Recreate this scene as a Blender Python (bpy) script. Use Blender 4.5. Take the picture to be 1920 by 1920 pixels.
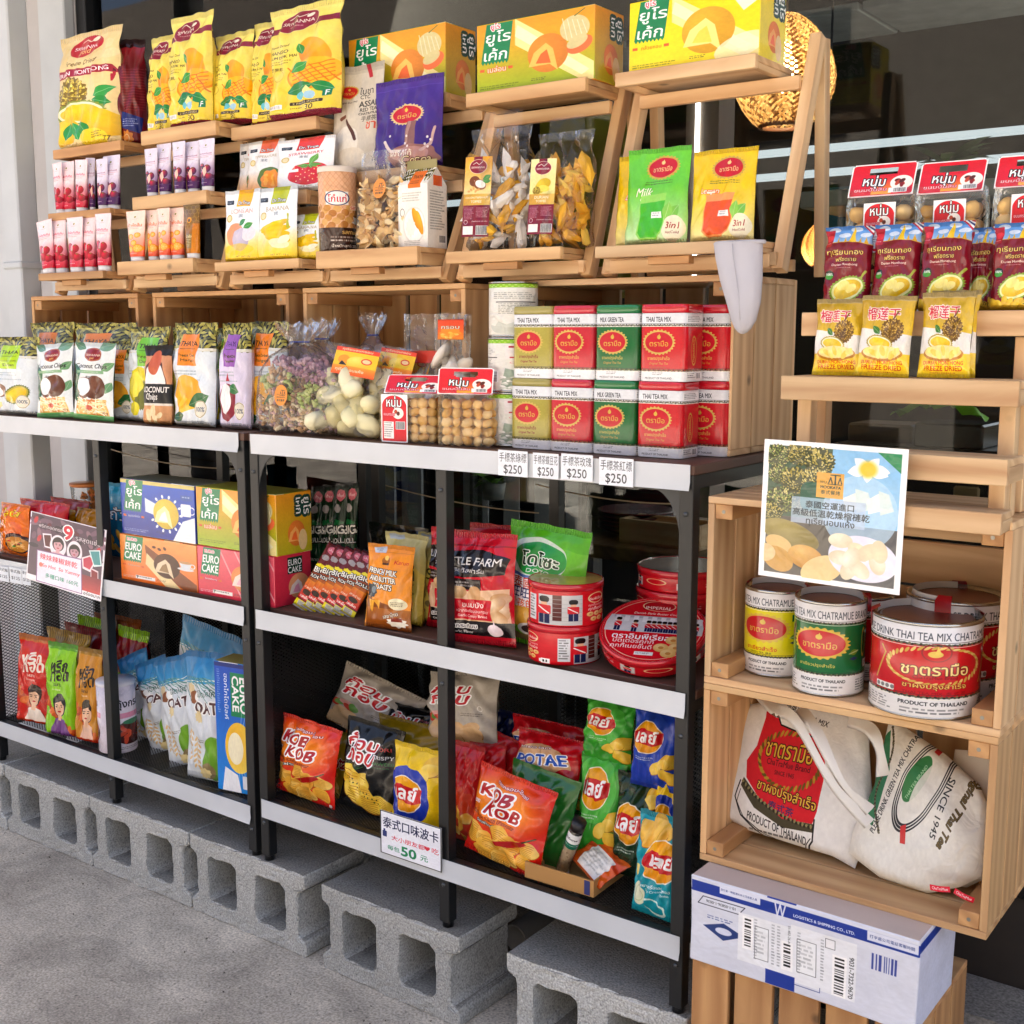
import bpy, bmesh, math, random
import numpy as np
from mathutils import Vector, Matrix
random.seed(4)
SC = bpy.context.scene
for _o in list(bpy.data.objects): bpy.data.objects.remove(_o)
# ------------------------------------------------------------------ camera
CAM = np.array([1.96768, -1.72886, 1.16294])
CR = np.array([0.8050560, 0.5931981, 0.0009292]); CU = np.array([-0.0868235, 0.1162822, 0.9894140]); CF = np.array([-0.5868104, 0.7966144, -0.1451173])
FPX = 2260.57                                   # focal length in pixels of the 1920 px photograph
cd = bpy.data.cameras.new('camera'); cam = bpy.data.objects.new('camera', cd); SC.collection.objects.link(cam)
cd.sensor_width = 36; cd.lens = FPX / 1920 * 36; cd.clip_start = .05; cd.clip_end = 400
cam.matrix_world = Matrix(((CR[0], CU[0], -CF[0], CAM[0]), (CR[1], CU[1], -CF[1], CAM[1]), (CR[2], CU[2], -CF[2], CAM[2]), (0, 0, 0, 1)))
SC.camera = cam
# ------------------------------------------------------------------ sky, sun, exposure
SUN_EL, SUN_AZ = 62, 22                         # azimuth clockwise from +Y: the sun stands behind the shop, whose front lies in open shade
W = bpy.data.worlds.new('World'); SC.world = W; W.use_nodes = True
nt = W.node_tree; sky = nt.nodes.new('ShaderNodeTexSky'); sky.sky_type = 'NISHITA'; sky.sun_disc = False
sky.sun_elevation = math.radians(SUN_EL); sky.sun_rotation = math.radians(SUN_AZ); sky.air_density = .7; sky.dust_density = 6.0; sky.ozone_density = 0
bgn = nt.nodes['Background']; nt.links.new(sky.outputs[0], bgn.inputs[0]); bgn.inputs[1].default_value = .12
sd = bpy.data.lights.new('sun', 'SUN'); sd.energy = 3.0; sd.angle = math.radians(1); sd.color = (1, .965, .9)
so = bpy.data.objects.new('sun', sd); SC.collection.objects.link(so)
_e, _a = math.radians(SUN_EL), math.radians(SUN_AZ)
so.rotation_euler = Vector((math.sin(_a) * math.cos(_e), math.cos(_a) * math.cos(_e), math.sin(_e))).to_track_quat('Z', 'Y').to_euler()
SC.view_settings.view_transform = 'Standard'; SC.view_settings.look = 'None'; SC.view_settings.exposure = 2.48; SC.view_settings.gamma = 1
try: SC.view_settings.use_curve_mapping = False
except Exception: pass
SC.cycles.max_bounces = 8; SC.cycles.transparent_max_bounces = 24; SC.cycles.glossy_bounces = 3; SC.cycles.diffuse_bounces = 5
SC.cycles.caustics_reflective = False; SC.cycles.caustics_refractive = False; SC.cycles.sample_clamp_indirect = 4
try: SC.cycles.use_denoising = True
except Exception: pass
# ------------------------------------------------------------------ printed artwork: computed in numpy, nothing is loaded
_tc = bpy.data.curves.new('lettering', 'FONT'); _tc.resolution_u = 3
_to = bpy.data.objects.new('lettering', _tc)
_tcache = {}
def glyph_tris(s):
    k = s
    if k not in _tcache:
        _tc.body = s; _tc.size = 1.0
        me = _to.to_mesh()
        me.calc_loop_triangles()
        v = np.empty(len(me.vertices) * 3, np.float32); me.vertices.foreach_get('co', v); v = v.reshape(-1, 3)[:, :2]
        t = np.empty(len(me.loop_triangles) * 3, np.int32); me.loop_triangles.foreach_get('vertices', t)
        tr = v[t.reshape(-1, 3)].copy() if len(t) else np.zeros((0, 3, 2), np.float32)
        _to.to_mesh_clear()
        _tcache[k] = tr
    return _tcache[k]
def lin(c):
    c = np.asarray(c, float)
    return np.where(c <= .04045, c / 12.92, ((c + .055) / 1.055) ** 2.4)
def hx(c):
    if isinstance(c, str):
        c = c.lstrip('#'); return np.array([int(c[i:i + 2], 16) / 255 for i in (0, 2, 4)])
    return np.asarray(c, float)
def vnoise(h, w, cells, seed=0):
    rg = np.random.RandomState(seed); out = np.zeros((h, w)); a = 1; tot = 0
    for o in range(3):
        n = max(2, int(cells * 2 ** o)); g = rg.rand(n + 2, n + 2)
        y = np.linspace(0, n, h, endpoint=False); x = np.linspace(0, n, w, endpoint=False)
        yi = y.astype(int); xi = x.astype(int); fy = (y - yi)[:, None]; fx = (x - xi)[None]
        fy = fy * fy * (3 - 2 * fy); fx = fx * fx * (3 - 2 * fx)
        v = (g[yi][:, xi] * (1 - fy) * (1 - fx) + g[yi + 1][:, xi] * fy * (1 - fx) + g[yi][:, xi + 1] * (1 - fy) * fx + g[yi + 1][:, xi + 1] * fy * fx)
        out += a * v; tot += a; a *= .5
    return out / tot
class Art:
    """a printed sheet; x, y and all sizes are in percent of the sheet's WIDTH, y runs down"""
    def __init__(s, w, h, bg='ffffff', res=288):
        s.W = int(res); s.H = max(8, int(round(res * h / w))); s.k = res / 100.0; s.h = 100.0 * h / w
        s.a = np.zeros((s.H, s.W, 3)); s.a[:] = hx(bg); s.rg = np.random.RandomState(7)
    def _box(s, x0, y0, x1, y1):
        k = s.k; return max(0, int(x0 * k - 1)), max(0, int(y0 * k - 1)), min(s.W, int(x1 * k + 2)), min(s.H, int(y1 * k + 2))
    def _put(s, b, m, col, al=1.0):
        x0, y0, x1, y1 = b
        if x1 <= x0 or y1 <= y0: return
        m = np.clip(m, 0, 1)[..., None] * al
        s.a[y0:y1, x0:x1] = s.a[y0:y1, x0:x1] * (1 - m) + m * (col if isinstance(col, np.ndarray) and col.ndim == 3 else hx(col))
    def _grid(s, b):
        x0, y0, x1, y1 = b
        return (np.arange(x0, x1)[None] + .5) / s.k, (np.arange(y0, y1)[:, None] + .5) / s.k
    def rect(s, x0, y0, x1, y1, col, r=0, al=1):
        b = s._box(x0, y0, x1, y1); X, Y = s._grid(b)
        cx, cy, hw, hh = (x0 + x1) / 2, (y0 + y1) / 2, (x1 - x0) / 2 - r, (y1 - y0) / 2 - r
        dx = np.abs(X - cx) - hw; dy = np.abs(Y - cy) - hh
        d = np.hypot(np.maximum(dx, 0), np.maximum(dy, 0)) + np.minimum(np.maximum(dx, dy), 0) - r
        s._put(b, .5 - d * s.k, col, al)
    def grad(s, x0, y0, x1, y1, c0, c1, ang=90):
        b = s._box(x0, y0, x1, y1); X, Y = s._grid(b)
        t = ((X - x0) / (x1 - x0) * math.cos(math.radians(ang)) + (Y - y0) / (y1 - y0) * math.sin(math.radians(ang)))
        t = np.clip(t, 0, 1)[..., None]
        s._put(b, np.ones(t.shape[:2]), hx(c0) * (1 - t) + hx(c1) * t)
    def ell(s, cx, cy, rx, ry, col, rot=0, al=1, c2=None, wav=0, nw=9, soft=0):
        R_ = max(rx, ry) * (1 + wav) + soft; b = s._box(cx - R_, cy - R_, cx + R_, cy + R_)
        if b[2] <= b[0] or b[3] <= b[1]: return
        X, Y = s._grid(b); c, n = math.cos(math.radians(rot)), math.sin(math.radians(rot))
        u = ((X - cx) * c + (Y - cy) * n) / rx; v = (-(X - cx) * n + (Y - cy) * c) / ry
        r = np.hypot(u, v)
        if wav: r = r / (1 + wav * np.sin(np.arctan2(v, u) * nw))
        m = .5 + (1 - r) * min(rx, ry) * (s.k if not soft else 1 / soft)
        if c2 is not None:
            t = np.clip(np.hypot(u + .35, v + .4) / 1.5, 0, 1)[..., None]; col = hx(col) * (1 - t) + hx(c2) * t
        s._put(b, m, col, al)
    def ring(s, cx, cy, rx, ry, col, wd, rot=0):
        R_ = max(rx, ry) + wd; b = s._box(cx - R_, cy - R_, cx + R_, cy + R_)
        if b[2] <= b[0] or b[3] <= b[1]: return
        X, Y = s._grid(b); c, n = math.cos(math.radians(rot)), math.sin(math.radians(rot))
        u = ((X - cx) * c + (Y - cy) * n) / rx; v = (-(X - cx) * n + (Y - cy) * c) / ry
        d = np.abs(np.hypot(u, v) - 1) * min(rx, ry) - wd / 2
        s._put(b, .5 - d * s.k, col)
    def poly(s, pts, col, al=1):
        p = np.array(pts, float); b = s._box(p[:, 0].min(), p[:, 1].min(), p[:, 0].max(), p[:, 1].max())
        if b[2] <= b[0] or b[3] <= b[1]: return
        m = 0
        for ox, oy in ((.25, .25), (-.25, .25), (.25, -.25), (-.25, -.25)):
            X, Y = s._grid(b); X = X + ox / s.k; Y = Y + oy / s.k; ins = np.zeros((b[3] - b[1], b[2] - b[0]), bool)
            for (xa, ya), (xb, yb) in zip(p, np.roll(p, -1, 0)):
                if ya == yb: continue
                ins ^= ((ya > Y) != (yb > Y)) & (X < (xb - xa) * (Y - ya) / (yb - ya) + xa)
            m = m + ins / 4
        s._put(b, m, col, al)
    def line(s, pts, col, wd, al=1):
        for (xa, ya), (xb, yb) in zip(pts[:-1], pts[1:]):
            b = s._box(min(xa, xb) - wd, min(ya, yb) - wd, max(xa, xb) + wd, max(ya, yb) + wd)
            if b[2] <= b[0] or b[3] <= b[1]: continue
            X, Y = s._grid(b); dx, dy = xb - xa, yb - ya; L = dx * dx + dy * dy + 1e-9
            t = np.clip(((X - xa) * dx + (Y - ya) * dy) / L, 0, 1)
            s._put(b, .5 - (np.hypot(X - xa - t * dx, Y - ya - t * dy) - wd / 2) * s.k, col, al)
    def leaf(s, x0, y0, x1, y1, col, fat=.28, vein='d8e8c0'):
        dx, dy = x1 - x0, y1 - y0; n = 8; L = [(x0 + dx * i / n - dy * fat * math.sin(math.pi * i / n), y0 + dy * i / n + dx * fat * math.sin(math.pi * i / n)) for i in range(n + 1)]
        R_ = [(x0 + dx * i / n + dy * fat * math.sin(math.pi * i / n), y0 + dy * i / n - dx * fat * math.sin(math.pi * i / n)) for i in range(n, -1, -1)]
        s.poly(L + R_, col)
        if vein: s.line([(x0, y0), (x1, y1)], vein, .6, .6)
    def text(s, t, cx, cy, w, col, h=None, bold=.02, out=None, ow=1.2, rot=0, shear=0, maxh=None, al=1, arc=0):
        tr = glyph_tris(t)
        if not len(tr): return
        tr = tr.astype(float).copy(); mn = tr.reshape(-1, 2).min(0); mx = tr.reshape(-1, 2).max(0); sz = np.maximum(mx - mn, 1e-6)
        sx = w / sz[0]; sy = sx if h is None else h / sz[1]
        if maxh and sy * sz[1] > maxh: sy = maxh / sz[1]
        p = (tr - (mn + mx) / 2) * [sx, -sy]
        p[..., 0] -= shear * p[..., 1]
        if arc: p[..., 1] += arc * (p[..., 0] / (w / 2)) ** 2
        if rot:
            c, n = math.cos(math.radians(rot)), math.sin(math.radians(rot)); p = np.stack([p[..., 0] * c - p[..., 1] * n, p[..., 0] * n + p[..., 1] * c], -1)
        p = (p + [cx, cy]) * s.k
        pad = 3 + (int(ow * s.k + 1) if out else 0); SS = 3
        x0 = int(p[..., 0].min()) - pad; y0 = int(p[..., 1].min()) - pad; x1 = int(p[..., 0].max()) + pad + 1; y1 = int(p[..., 1].max()) + pad + 1
        M = np.zeros(((y1 - y0) * SS, (x1 - x0) * SS), bool); q = (p - [x0, y0]) * SS
        lo = np.floor(q.min(1)).astype(int); hi = np.ceil(q.max(1)).astype(int) + 1
        for T, (a0, b0), (a1, b1) in zip(q, lo, hi):
            (ax, ay), (bx, by), (cx_, cy_) = T
            D = (bx - ax) * (cy_ - ay) - (cx_ - ax) * (by - ay)
            if abs(D) < 1e-9: continue
            X = np.arange(a0, a1)[None] + .5; Y = np.arange(b0, b1)[:, None] + .5
            u = ((X - ax) * (cy_ - ay) - (cx_ - ax) * (Y - ay)) / D; v = ((bx - ax) * (Y - ay) - (X - ax) * (by - ay)) / D
            M[b0:b1, a0:a1] |= ((u >= -1e-6) & (v >= -1e-6) & (u + v <= 1.000001))[:M.shape[0] - b0, :M.shape[1] - a0]
        e = int(round(bold * sy * .55 * s.k * SS)) if bold else 0
        if e:
            O = M.copy()
            for i in range(-e, e + 1):
                for j in range(-e, e + 1):
                    if i * i + j * j <= e * e: O |= np.roll(np.roll(M, i, 0), j, 1)
            M = O
        m = M.reshape(y1 - y0, SS, x1 - x0, SS).mean((1, 3))
        def put(mm, c):
            bx0, by0, bx1, by1 = max(x0, 0), max(y0, 0), min(x1, s.W), min(y1, s.H)
            if bx1 > bx0 and by1 > by0: s._put((bx0, by0, bx1, by1), mm[by0 - y0:by1 - y0, bx0 - x0:bx1 - x0], c, al)
        if out:
            r = ow * s.k; o = m.copy()
            for a in range(0, 360, 30):
                o = np.maximum(o, np.roll(np.roll(m, int(round(r * math.cos(math.radians(a)))), 1), int(round(r * math.sin(math.radians(a)))), 0))
            put(o, out)
        put(m, col)
    def fine(s, x0, y0, x1, y1, col, n=4, al=.8, seed=1):
        """rows of small print too fine to read"""
        rg = np.random.RandomState(seed); st = (y1 - y0) / n
        for i in range(n):
            x = x0; e = x1 - rg.rand() * (x1 - x0) * .3
            while x < e:
                l = .8 + rg.rand() * 3.2; s.rect(x, y0 + i * st, min(x + l, e), y0 + i * st + st * .5, col, al=al * (.6 + .4 * rg.rand())); x += l + .7
    def bars(s, x0, y0, x1, y1, col='101010', bg='ffffff', vert=False, seed=3):
        if bg: s.rect(x0 - 1, y0 - 1, x1 + 1, y1 + 1, bg)
        rg = np.random.RandomState(seed); p = y0 if vert else x0; e = y1 if vert else x1
        while p < e:
            l = .3 + rg.rand() * .9
            s.rect(*((x0, p, x1, min(e, p + l)) if vert else (p, y0, min(e, p + l), y1)), col); p += l + .3 + rg.rand() * .8
    def mottle(s, amt=.06, cells=6, seed=0):
        s.a *= 1 + amt * (vnoise(s.H, s.W, cells, seed)[..., None] * 2 - 1)
    # ---- small pictures used on many packs
    def durian(s, cx, cy, r, seed=0, c='c8b040', d='7a6420', hi='ece07a'):
        s.ell(cx, cy, r, r * .95, d, wav=.05, nw=23); rg = np.random.RandomState(seed)
        for i in range(150):
            a = rg.rand() * 6.283; q = math.sqrt(rg.rand()) * .95; x = cx + math.cos(a) * q * r; y = cy + math.sin(a) * q * r * .95; z = r * .1
            s.poly([(x - z * .7, y + z * .5), (x + z * .7, y + z * .5), (x + math.cos(a) * z * .6, y - z * .7 + math.sin(a) * z * .5)], c if i % 3 else hi)
    def durian_half(s, cx, cy, rx, ry, rot=0, skin='8a9a3a', rim='f0ecc8', flesh='f4d82c'):
        s.ell(cx, cy, rx, ry, skin, rot, wav=.04, nw=31); s.ell(cx, cy, rx * .9, ry * .86, rim, rot); s.ell(cx, cy, rx * .8, ry * .68, flesh, rot, c2='dcb414')
    def mango(s, cx, cy, r, rot=-30):
        s.ell(cx, cy, r, r * .72, 'f6b820', rot, c2='e08a10')
    def mango_cut(s, cx, cy, r):
        s.ell(cx, cy, r, r * .7, 'e89010', -20); s.ell(cx + r * .03, cy - r * .06, r * .95, r * .64, 'f9b81c', -20)
        for i in (-2, -1, 0, 1, 2):
            o = i * r * .3; s.line([(cx + o - r * .3, cy - r * .42), (cx + o + r * .25, cy + r * .4)], 'd87808', r * .05); s.line([(cx - r * .75, cy + o * .6 + r * .2), (cx + r * .75, cy + o * .6 - r * .2)], 'd87808', r * .05)
    def chips(s, x0, y0, x1, y1, n=9, seed=0, c=('f0c050', 'e8a83c', 'f6d478', 'dc9430'), r=None, ridge=False):
        rg = np.random.RandomState(seed); r = r or (x1 - x0) * .2
        for i in range(n):
            x = x0 + rg.rand() * (x1 - x0); y = y0 + (y1 - y0) * (i + rg.rand()) / n; a = rg.rand() * 180; q = r * (.75 + .5 * rg.rand())
            s.ell(x, y + q * .07, q, q * .72, 'a86c1c', a); s.ell(x, y, q, q * .7, c[i % len(c)], a, c2=c[(i + 1) % len(c)])
            if ridge:
                for j in range(-3, 4): s.line([(x - q * .55, y + j * q * .17), (x + q * .55, y + j * q * .17 + q * .12)], 'b87c20', q * .045)
    def person(s, cx, cy, r, hair='2a1a14', top='f2e2d4', skin='eec3a0'):
        s.ell(cx, cy - r * .1, r * 1.05, r * 1.25, hair); s.poly([(cx - r * 1.6, cy + r * 3), (cx - r * .9, cy + r * 1.5), (cx, cy + r * 1.2), (cx + r * .9, cy + r * 1.5), (cx + r * 1.6, cy + r * 3)], top)
        s.rect(cx - r * .3, cy + r * .7, cx + r * .3, cy + r * 1.6, skin); s.ell(cx, cy + r * .1, r * .78, r * 1.0, skin)
        s.poly([(cx - r * .9, cy - r * .2), (cx - r * .3, cy - r * .95), (cx + r * .8, cy - r * .8), (cx + r * .9, cy), (cx + r * .3, cy - r * .55)], hair)
        for q in (-1, 1): s.ell(cx + q * r * .32, cy + r * .08, r * .14, r * .06, '20120c'); s.line([(cx + q * r * .15, cy - r * .1), (cx + q * r * .5, cy - r * .14)], '20120c', r * .07)
        s.ell(cx, cy + r * .62, r * .22, r * .09, 'b02028'); s.line([(cx, cy + r * .1), (cx + r * .07, cy + r * .35)], 'c09070', r * .05)
    def cup(s, cx, cy, r, c='f2f2f4', liq='8a5a30'):
        s.ell(cx, cy + r * .75, r * 1.3, r * .28, 'e4e4e6'); s.poly([(cx - r, cy - r * .4), (cx + r, cy - r * .4), (cx + r * .6, cy + r * .8), (cx - r * .6, cy + r * .8)], c); s.ring(cx + r * 1.1, cy + r * .1, r * .35, r * .35, c, r * .15); s.ell(cx, cy - r * .4, r, r * .25, liq)
    def oval_logo(s, cx, cy, rx, ry, line1, thai=True, ring='c8a848', fill='c01c28', txt='d8b850'):
        s.ell(cx, cy, rx * 1.16, ry * 1.2, ring, wav=.05, nw=26); s.ell(cx, cy, rx, ry, fill)
        s.ell(cx, cy - ry * .5, rx * .13, ry * .2, txt); s.poly([(cx - rx * .06, cy - ry * .5), (cx + rx * .02, cy - ry * .85), (cx + rx * .1, cy - ry * .5)], txt)
        s.text(line1, cx, cy + ry * .12, rx * 1.35, txt, maxh=ry * .55)
# ------------------------------------------------------------------ materials
def newmat(name):
    m = bpy.data.materials.new(name); m.use_nodes = True
    return m, m.node_tree, m.node_tree.nodes['Principled BSDF']
def N(nt, t, **k):
    n = nt.nodes.new(t)
    for a, v in k.items(): setattr(n, a, v)
    return n
def bump(nt, b, scale, strength, dist=.002, detail=4, coord='Object', warp=0):
    tc = N(nt, 'ShaderNodeTexCoord'); nz = N(nt, 'ShaderNodeTexNoise'); nz.inputs['Scale'].default_value = scale; nz.inputs['Detail'].default_value = detail; nz.inputs['Distortion'].default_value = warp
    bp = N(nt, 'ShaderNodeBump'); bp.inputs['Strength'].default_value = strength; bp.inputs['Distance'].default_value = dist
    nt.links.new(tc.outputs[coord], nz.inputs['Vector']); nt.links.new(nz.outputs[0], bp.inputs['Height']); nt.links.new(bp.outputs[0], b.inputs['Normal'])
    return nz
def LC(c): return tuple(lin(hx(c))) + (1,)
_pm = {}
def plain(col, rough=.5, metal=0.0, bmp=None, coat=0.0, name=None, var=0.0):
    k = (str(col), rough, metal, bmp, coat, var)
    if k in _pm: return _pm[k]
    m, nt, b = newmat(name or 'paint')
    b.inputs['Base Color'].default_value = LC(col); b.inputs['Roughness'].default_value = rough; b.inputs['Metallic'].default_value = metal; b.inputs['Coat Weight'].default_value = coat
    if var:
        tc = N(nt, 'ShaderNodeTexCoord'); nz = N(nt, 'ShaderNodeTexNoise'); nz.inputs['Scale'].default_value = 9; nz.inputs['Detail'].default_value = 6
        mr = N(nt, 'ShaderNodeMapRange'); mr.inputs[1].default_value = .3; mr.inputs[2].default_value = .7; mr.inputs[3].default_value = 1 - var; mr.inputs[4].default_value = 1 + var
        mx = N(nt, 'ShaderNodeMix', data_type='RGBA', blend_type='MULTIPLY'); mx.inputs[0].default_value = 1; mx.inputs[6].default_value = LC(col)
        nt.links.new(tc.outputs['Object'], nz.inputs['Vector']); nt.links.new(nz.outputs[0], mr.inputs[0]); nt.links.new(mr.outputs[0], mx.inputs[7]); nt.links.new(mx.outputs[2], b.inputs['Base Color'])
    if bmp: bump(nt, b, bmp[0], bmp[1])
    _pm[k] = m; return m
def artmat(art, rough=.2, metal=0.0, bmp=(20, .8), coat=.25, name='print', mott=.04, crimp=1):
    g_ = art.a.mean(-1, keepdims=True); art.a = np.clip(g_ + (art.a - g_) * 1.04, 0, 1) ** 1.06
    art.mottle(mott, 5, art.W % 7 + len(bpy.data.images))
    art.mottle(mott * .9, 44, 3)
    im = bpy.data.images.new(name, art.W, art.H); px = np.ones((art.H, art.W, 4), np.float32); px[..., :3] = np.clip(art.a[::-1], 0, 1)
    im.pixels.foreach_set(px.ravel()); im.update(); im.pack()
    m, nt, b = newmat(name); t = N(nt, 'ShaderNodeTexImage', image=im, interpolation='Linear', extension='EXTEND' if 'tote' in name else 'REPEAT'); uv = N(nt, 'ShaderNodeUVMap')
    nt.links.new(uv.outputs[0], t.inputs[0]); nt.links.new(t.outputs[0], b.inputs['Base Color'])
    b.inputs['Roughness'].default_value = rough; b.inputs['Metallic'].default_value = metal; b.inputs['Coat Weight'].default_value = coat * .6; b.inputs['Coat Roughness'].default_value = .1; b.inputs['Specular IOR Level'].default_value = .35
    if bmp:
        soft = not any(k in name for k in ('bk_', 'tin', 'dsign', 'tote', 'tube', 'nut', 'topcan', 'chcan', 'parcel', 'print_pl'))
        nz = bump(nt, b, bmp[0], bmp[1], .011, 2, warp=1.6)
        if soft: nz.noise_type = 'RIDGED_MULTIFRACTAL'; nz.inputs['Scale'].default_value = bmp[0] * .42; nz.inputs['Distortion'].default_value = .6
        if soft and crimp:                               # pressed ribs in the top and bottom seals
            sx = N(nt, 'ShaderNodeSeparateXYZ'); nt.links.new(uv.outputs[0], sx.inputs[0]); sn = N(nt, 'ShaderNodeMath', operation='MULTIPLY'); sn.inputs[1].default_value = 210; nt.links.new(sx.outputs[1 if crimp == 2 else 0], sn.inputs[0]); s2 = N(nt, 'ShaderNodeMath', operation='SINE'); nt.links.new(sn.outputs[0], s2.inputs[0])
            ab = N(nt, 'ShaderNodeMath', operation='SUBTRACT'); ab.inputs[1].default_value = .5; nt.links.new(sx.outputs[1], ab.inputs[0]); a2 = N(nt, 'ShaderNodeMath', operation='ABSOLUTE'); nt.links.new(ab.outputs[0], a2.inputs[0]); gt = N(nt, 'ShaderNodeMath', operation='GREATER_THAN'); gt.inputs[1].default_value = .452; nt.links.new(a2.outputs[0], gt.inputs[0])
            mk = N(nt, 'ShaderNodeMath', operation='MULTIPLY'); nt.links.new(s2.outputs[0], mk.inputs[0]); nt.links.new(gt.outputs[0], mk.inputs[1]); fa = N(nt, 'ShaderNodeMath', operation='MULTIPLY_ADD'); fa.inputs[1].default_value = .2; nt.links.new(mk.outputs[0], fa.inputs[0]); nt.links.new(nz.outputs[0], fa.inputs[2]); bn = [q for q in nt.nodes if q.type == 'BUMP'][0]; nt.links.new(fa.outputs[0], bn.inputs['Height'])
    return m
def woodmat(name, c0, c1, rough=.55):
    m, nt, b = newmat(name); uv = N(nt, 'ShaderNodeUVMap'); mp = N(nt, 'ShaderNodeMapping'); mp.inputs['Scale'].default_value = (1.7, 13, 1)
    nz = N(nt, 'ShaderNodeTexNoise'); nz.inputs['Scale'].default_value = 1.6; nz.inputs['Detail'].default_value = 6; nz.inputs['Distortion'].default_value = 1.1
    wv = N(nt, 'ShaderNodeTexWave', wave_type='BANDS', bands_direction='Y'); wv.inputs['Scale'].default_value = .55; wv.inputs['Distortion'].default_value = 11; wv.inputs['Detail'].default_value = 2; wv.inputs['Detail Scale'].default_value = .35
    big = N(nt, 'ShaderNodeTexNoise'); big.inputs['Scale'].default_value = .6; big.inputs['Detail'].default_value = 1
    kn = N(nt, 'ShaderNodeTexVoronoi'); kn.inputs['Scale'].default_value = 7.0; kn.inputs['Randomness'].default_value = 1
    nt.links.new(uv.outputs[0], mp.inputs[0]); nt.links.new(mp.outputs[0], nz.inputs['Vector']); nt.links.new(mp.outputs[0], wv.inputs['Vector']); nt.links.new(uv.outputs[0], big.inputs['Vector']); nt.links.new(uv.outputs[0], kn.inputs['Vector'])
    ad = N(nt, 'ShaderNodeMath', operation='ADD'); ml = N(nt, 'ShaderNodeMath', operation='MULTIPLY'); ml.inputs[1].default_value = .26
    nt.links.new(wv.outputs['Fac'], ml.inputs[0]); nt.links.new(nz.outputs[0], ad.inputs[0]); nt.links.new(ml.outputs[0], ad.inputs[1])
    cr = N(nt, 'ShaderNodeValToRGB'); cr.color_ramp.elements[0].position = .18; cr.color_ramp.elements[1].position = .86; cr.color_ramp.elements[0].color = LC(c0); cr.color_ramp.elements[1].color = LC(c1)
    nt.links.new(ad.outputs[0], cr.inputs[0])
    mr = N(nt, 'ShaderNodeMapRange'); mr.inputs[1].default_value = .25; mr.inputs[2].default_value = .75; mr.inputs[3].default_value = .7; mr.inputs[4].default_value = 1.14
    nt.links.new(big.outputs[0], mr.inputs[0]); mx = N(nt, 'ShaderNodeMix', data_type='RGBA', blend_type='MULTIPLY'); mx.inputs[0].default_value = 1
    nt.links.new(cr.outputs[0], mx.inputs[6]); nt.links.new(mr.outputs[0], mx.inputs[7])
    kr = N(nt, 'ShaderNodeMapRange'); kr.inputs[1].default_value = .03; kr.inputs[2].default_value = .085; kr.inputs[3].default_value = .42; kr.inputs[4].default_value = 1
    nt.links.new(kn.outputs['Distance'], kr.inputs[0]); mk = N(nt, 'ShaderNodeMix', data_type='RGBA', blend_type='MULTIPLY'); mk.inputs[0].default_value = 1
    nt.links.new(mx.outputs[2], mk.inputs[6]); nt.links.new(kr.outputs[0], mk.inputs[7]); nt.links.new(mk.outputs[2], b.inputs['Base Color'])
    b.inputs['Roughness'].default_value = rough
    bp = N(nt, 'ShaderNodeBump'); bp.inputs['Strength'].default_value = .25; bp.inputs['Distance'].default_value = .001; nt.links.new(ad.outputs[0], bp.inputs['Height']); nt.links.new(bp.outputs[0], b.inputs['Normal'])
    return m
def filmmat(name='clear_film', gloss=.22, tint=(1, 1, 1), scale=30, haze=.0):
    m = bpy.data.materials.new(name); m.use_nodes = True; nt = m.node_tree; nt.nodes.clear()
    out = N(nt, 'ShaderNodeOutputMaterial'); mx = N(nt, 'ShaderNodeMixShader'); tr = N(nt, 'ShaderNodeBsdfTransparent'); gl = N(nt, 'ShaderNodeBsdfGlossy'); lw = N(nt, 'ShaderNodeLayerWeight')
    tr.inputs[0].default_value = tint + (1,); gl.inputs['Roughness'].default_value = .08; lw.inputs[0].default_value = gloss
    tc = N(nt, 'ShaderNodeTexCoord'); nz = N(nt, 'ShaderNodeTexNoise'); nz.inputs['Scale'].default_value = scale; nz.inputs['Detail'].default_value = 3; nz.inputs['Distortion'].default_value = 1.5
    bp = N(nt, 'ShaderNodeBump'); bp.inputs['Strength'].default_value = .8; bp.inputs['Distance'].default_value = .008
    nt.links.new(tc.outputs['Object'], nz.inputs['Vector']); nt.links.new(nz.outputs[0], bp.inputs['Height']); nt.links.new(bp.outputs[0], gl.inputs['Normal']); nt.links.new(bp.outputs[0], lw.inputs['Normal'])
    ml = N(nt, 'ShaderNodeMath', operation='MULTIPLY_ADD'); ml.inputs[1].default_value = .75; ml.inputs[2].default_value = .04 + haze
    nt.links.new(lw.outputs['Fresnel'], ml.inputs[0]); nt.links.new(ml.outputs[0], mx.inputs[0]); nt.links.new(tr.outputs[0], mx.inputs[1])
    if haze:
        df = N(nt, 'ShaderNodeBsdfDiffuse'); df.inputs[0].default_value = (.8, .8, .8, 1); m2 = N(nt, 'ShaderNodeMixShader'); m2.inputs[0].default_value = .5
        nt.links.new(gl.outputs[0], m2.inputs[1]); nt.links.new(df.outputs[0], m2.inputs[2]); nt.links.new(m2.outputs[0], mx.inputs[2])
    else: nt.links.new(gl.outputs[0], mx.inputs[2])
    nt.links.new(mx.outputs[0], out.inputs[0]); return m
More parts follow.
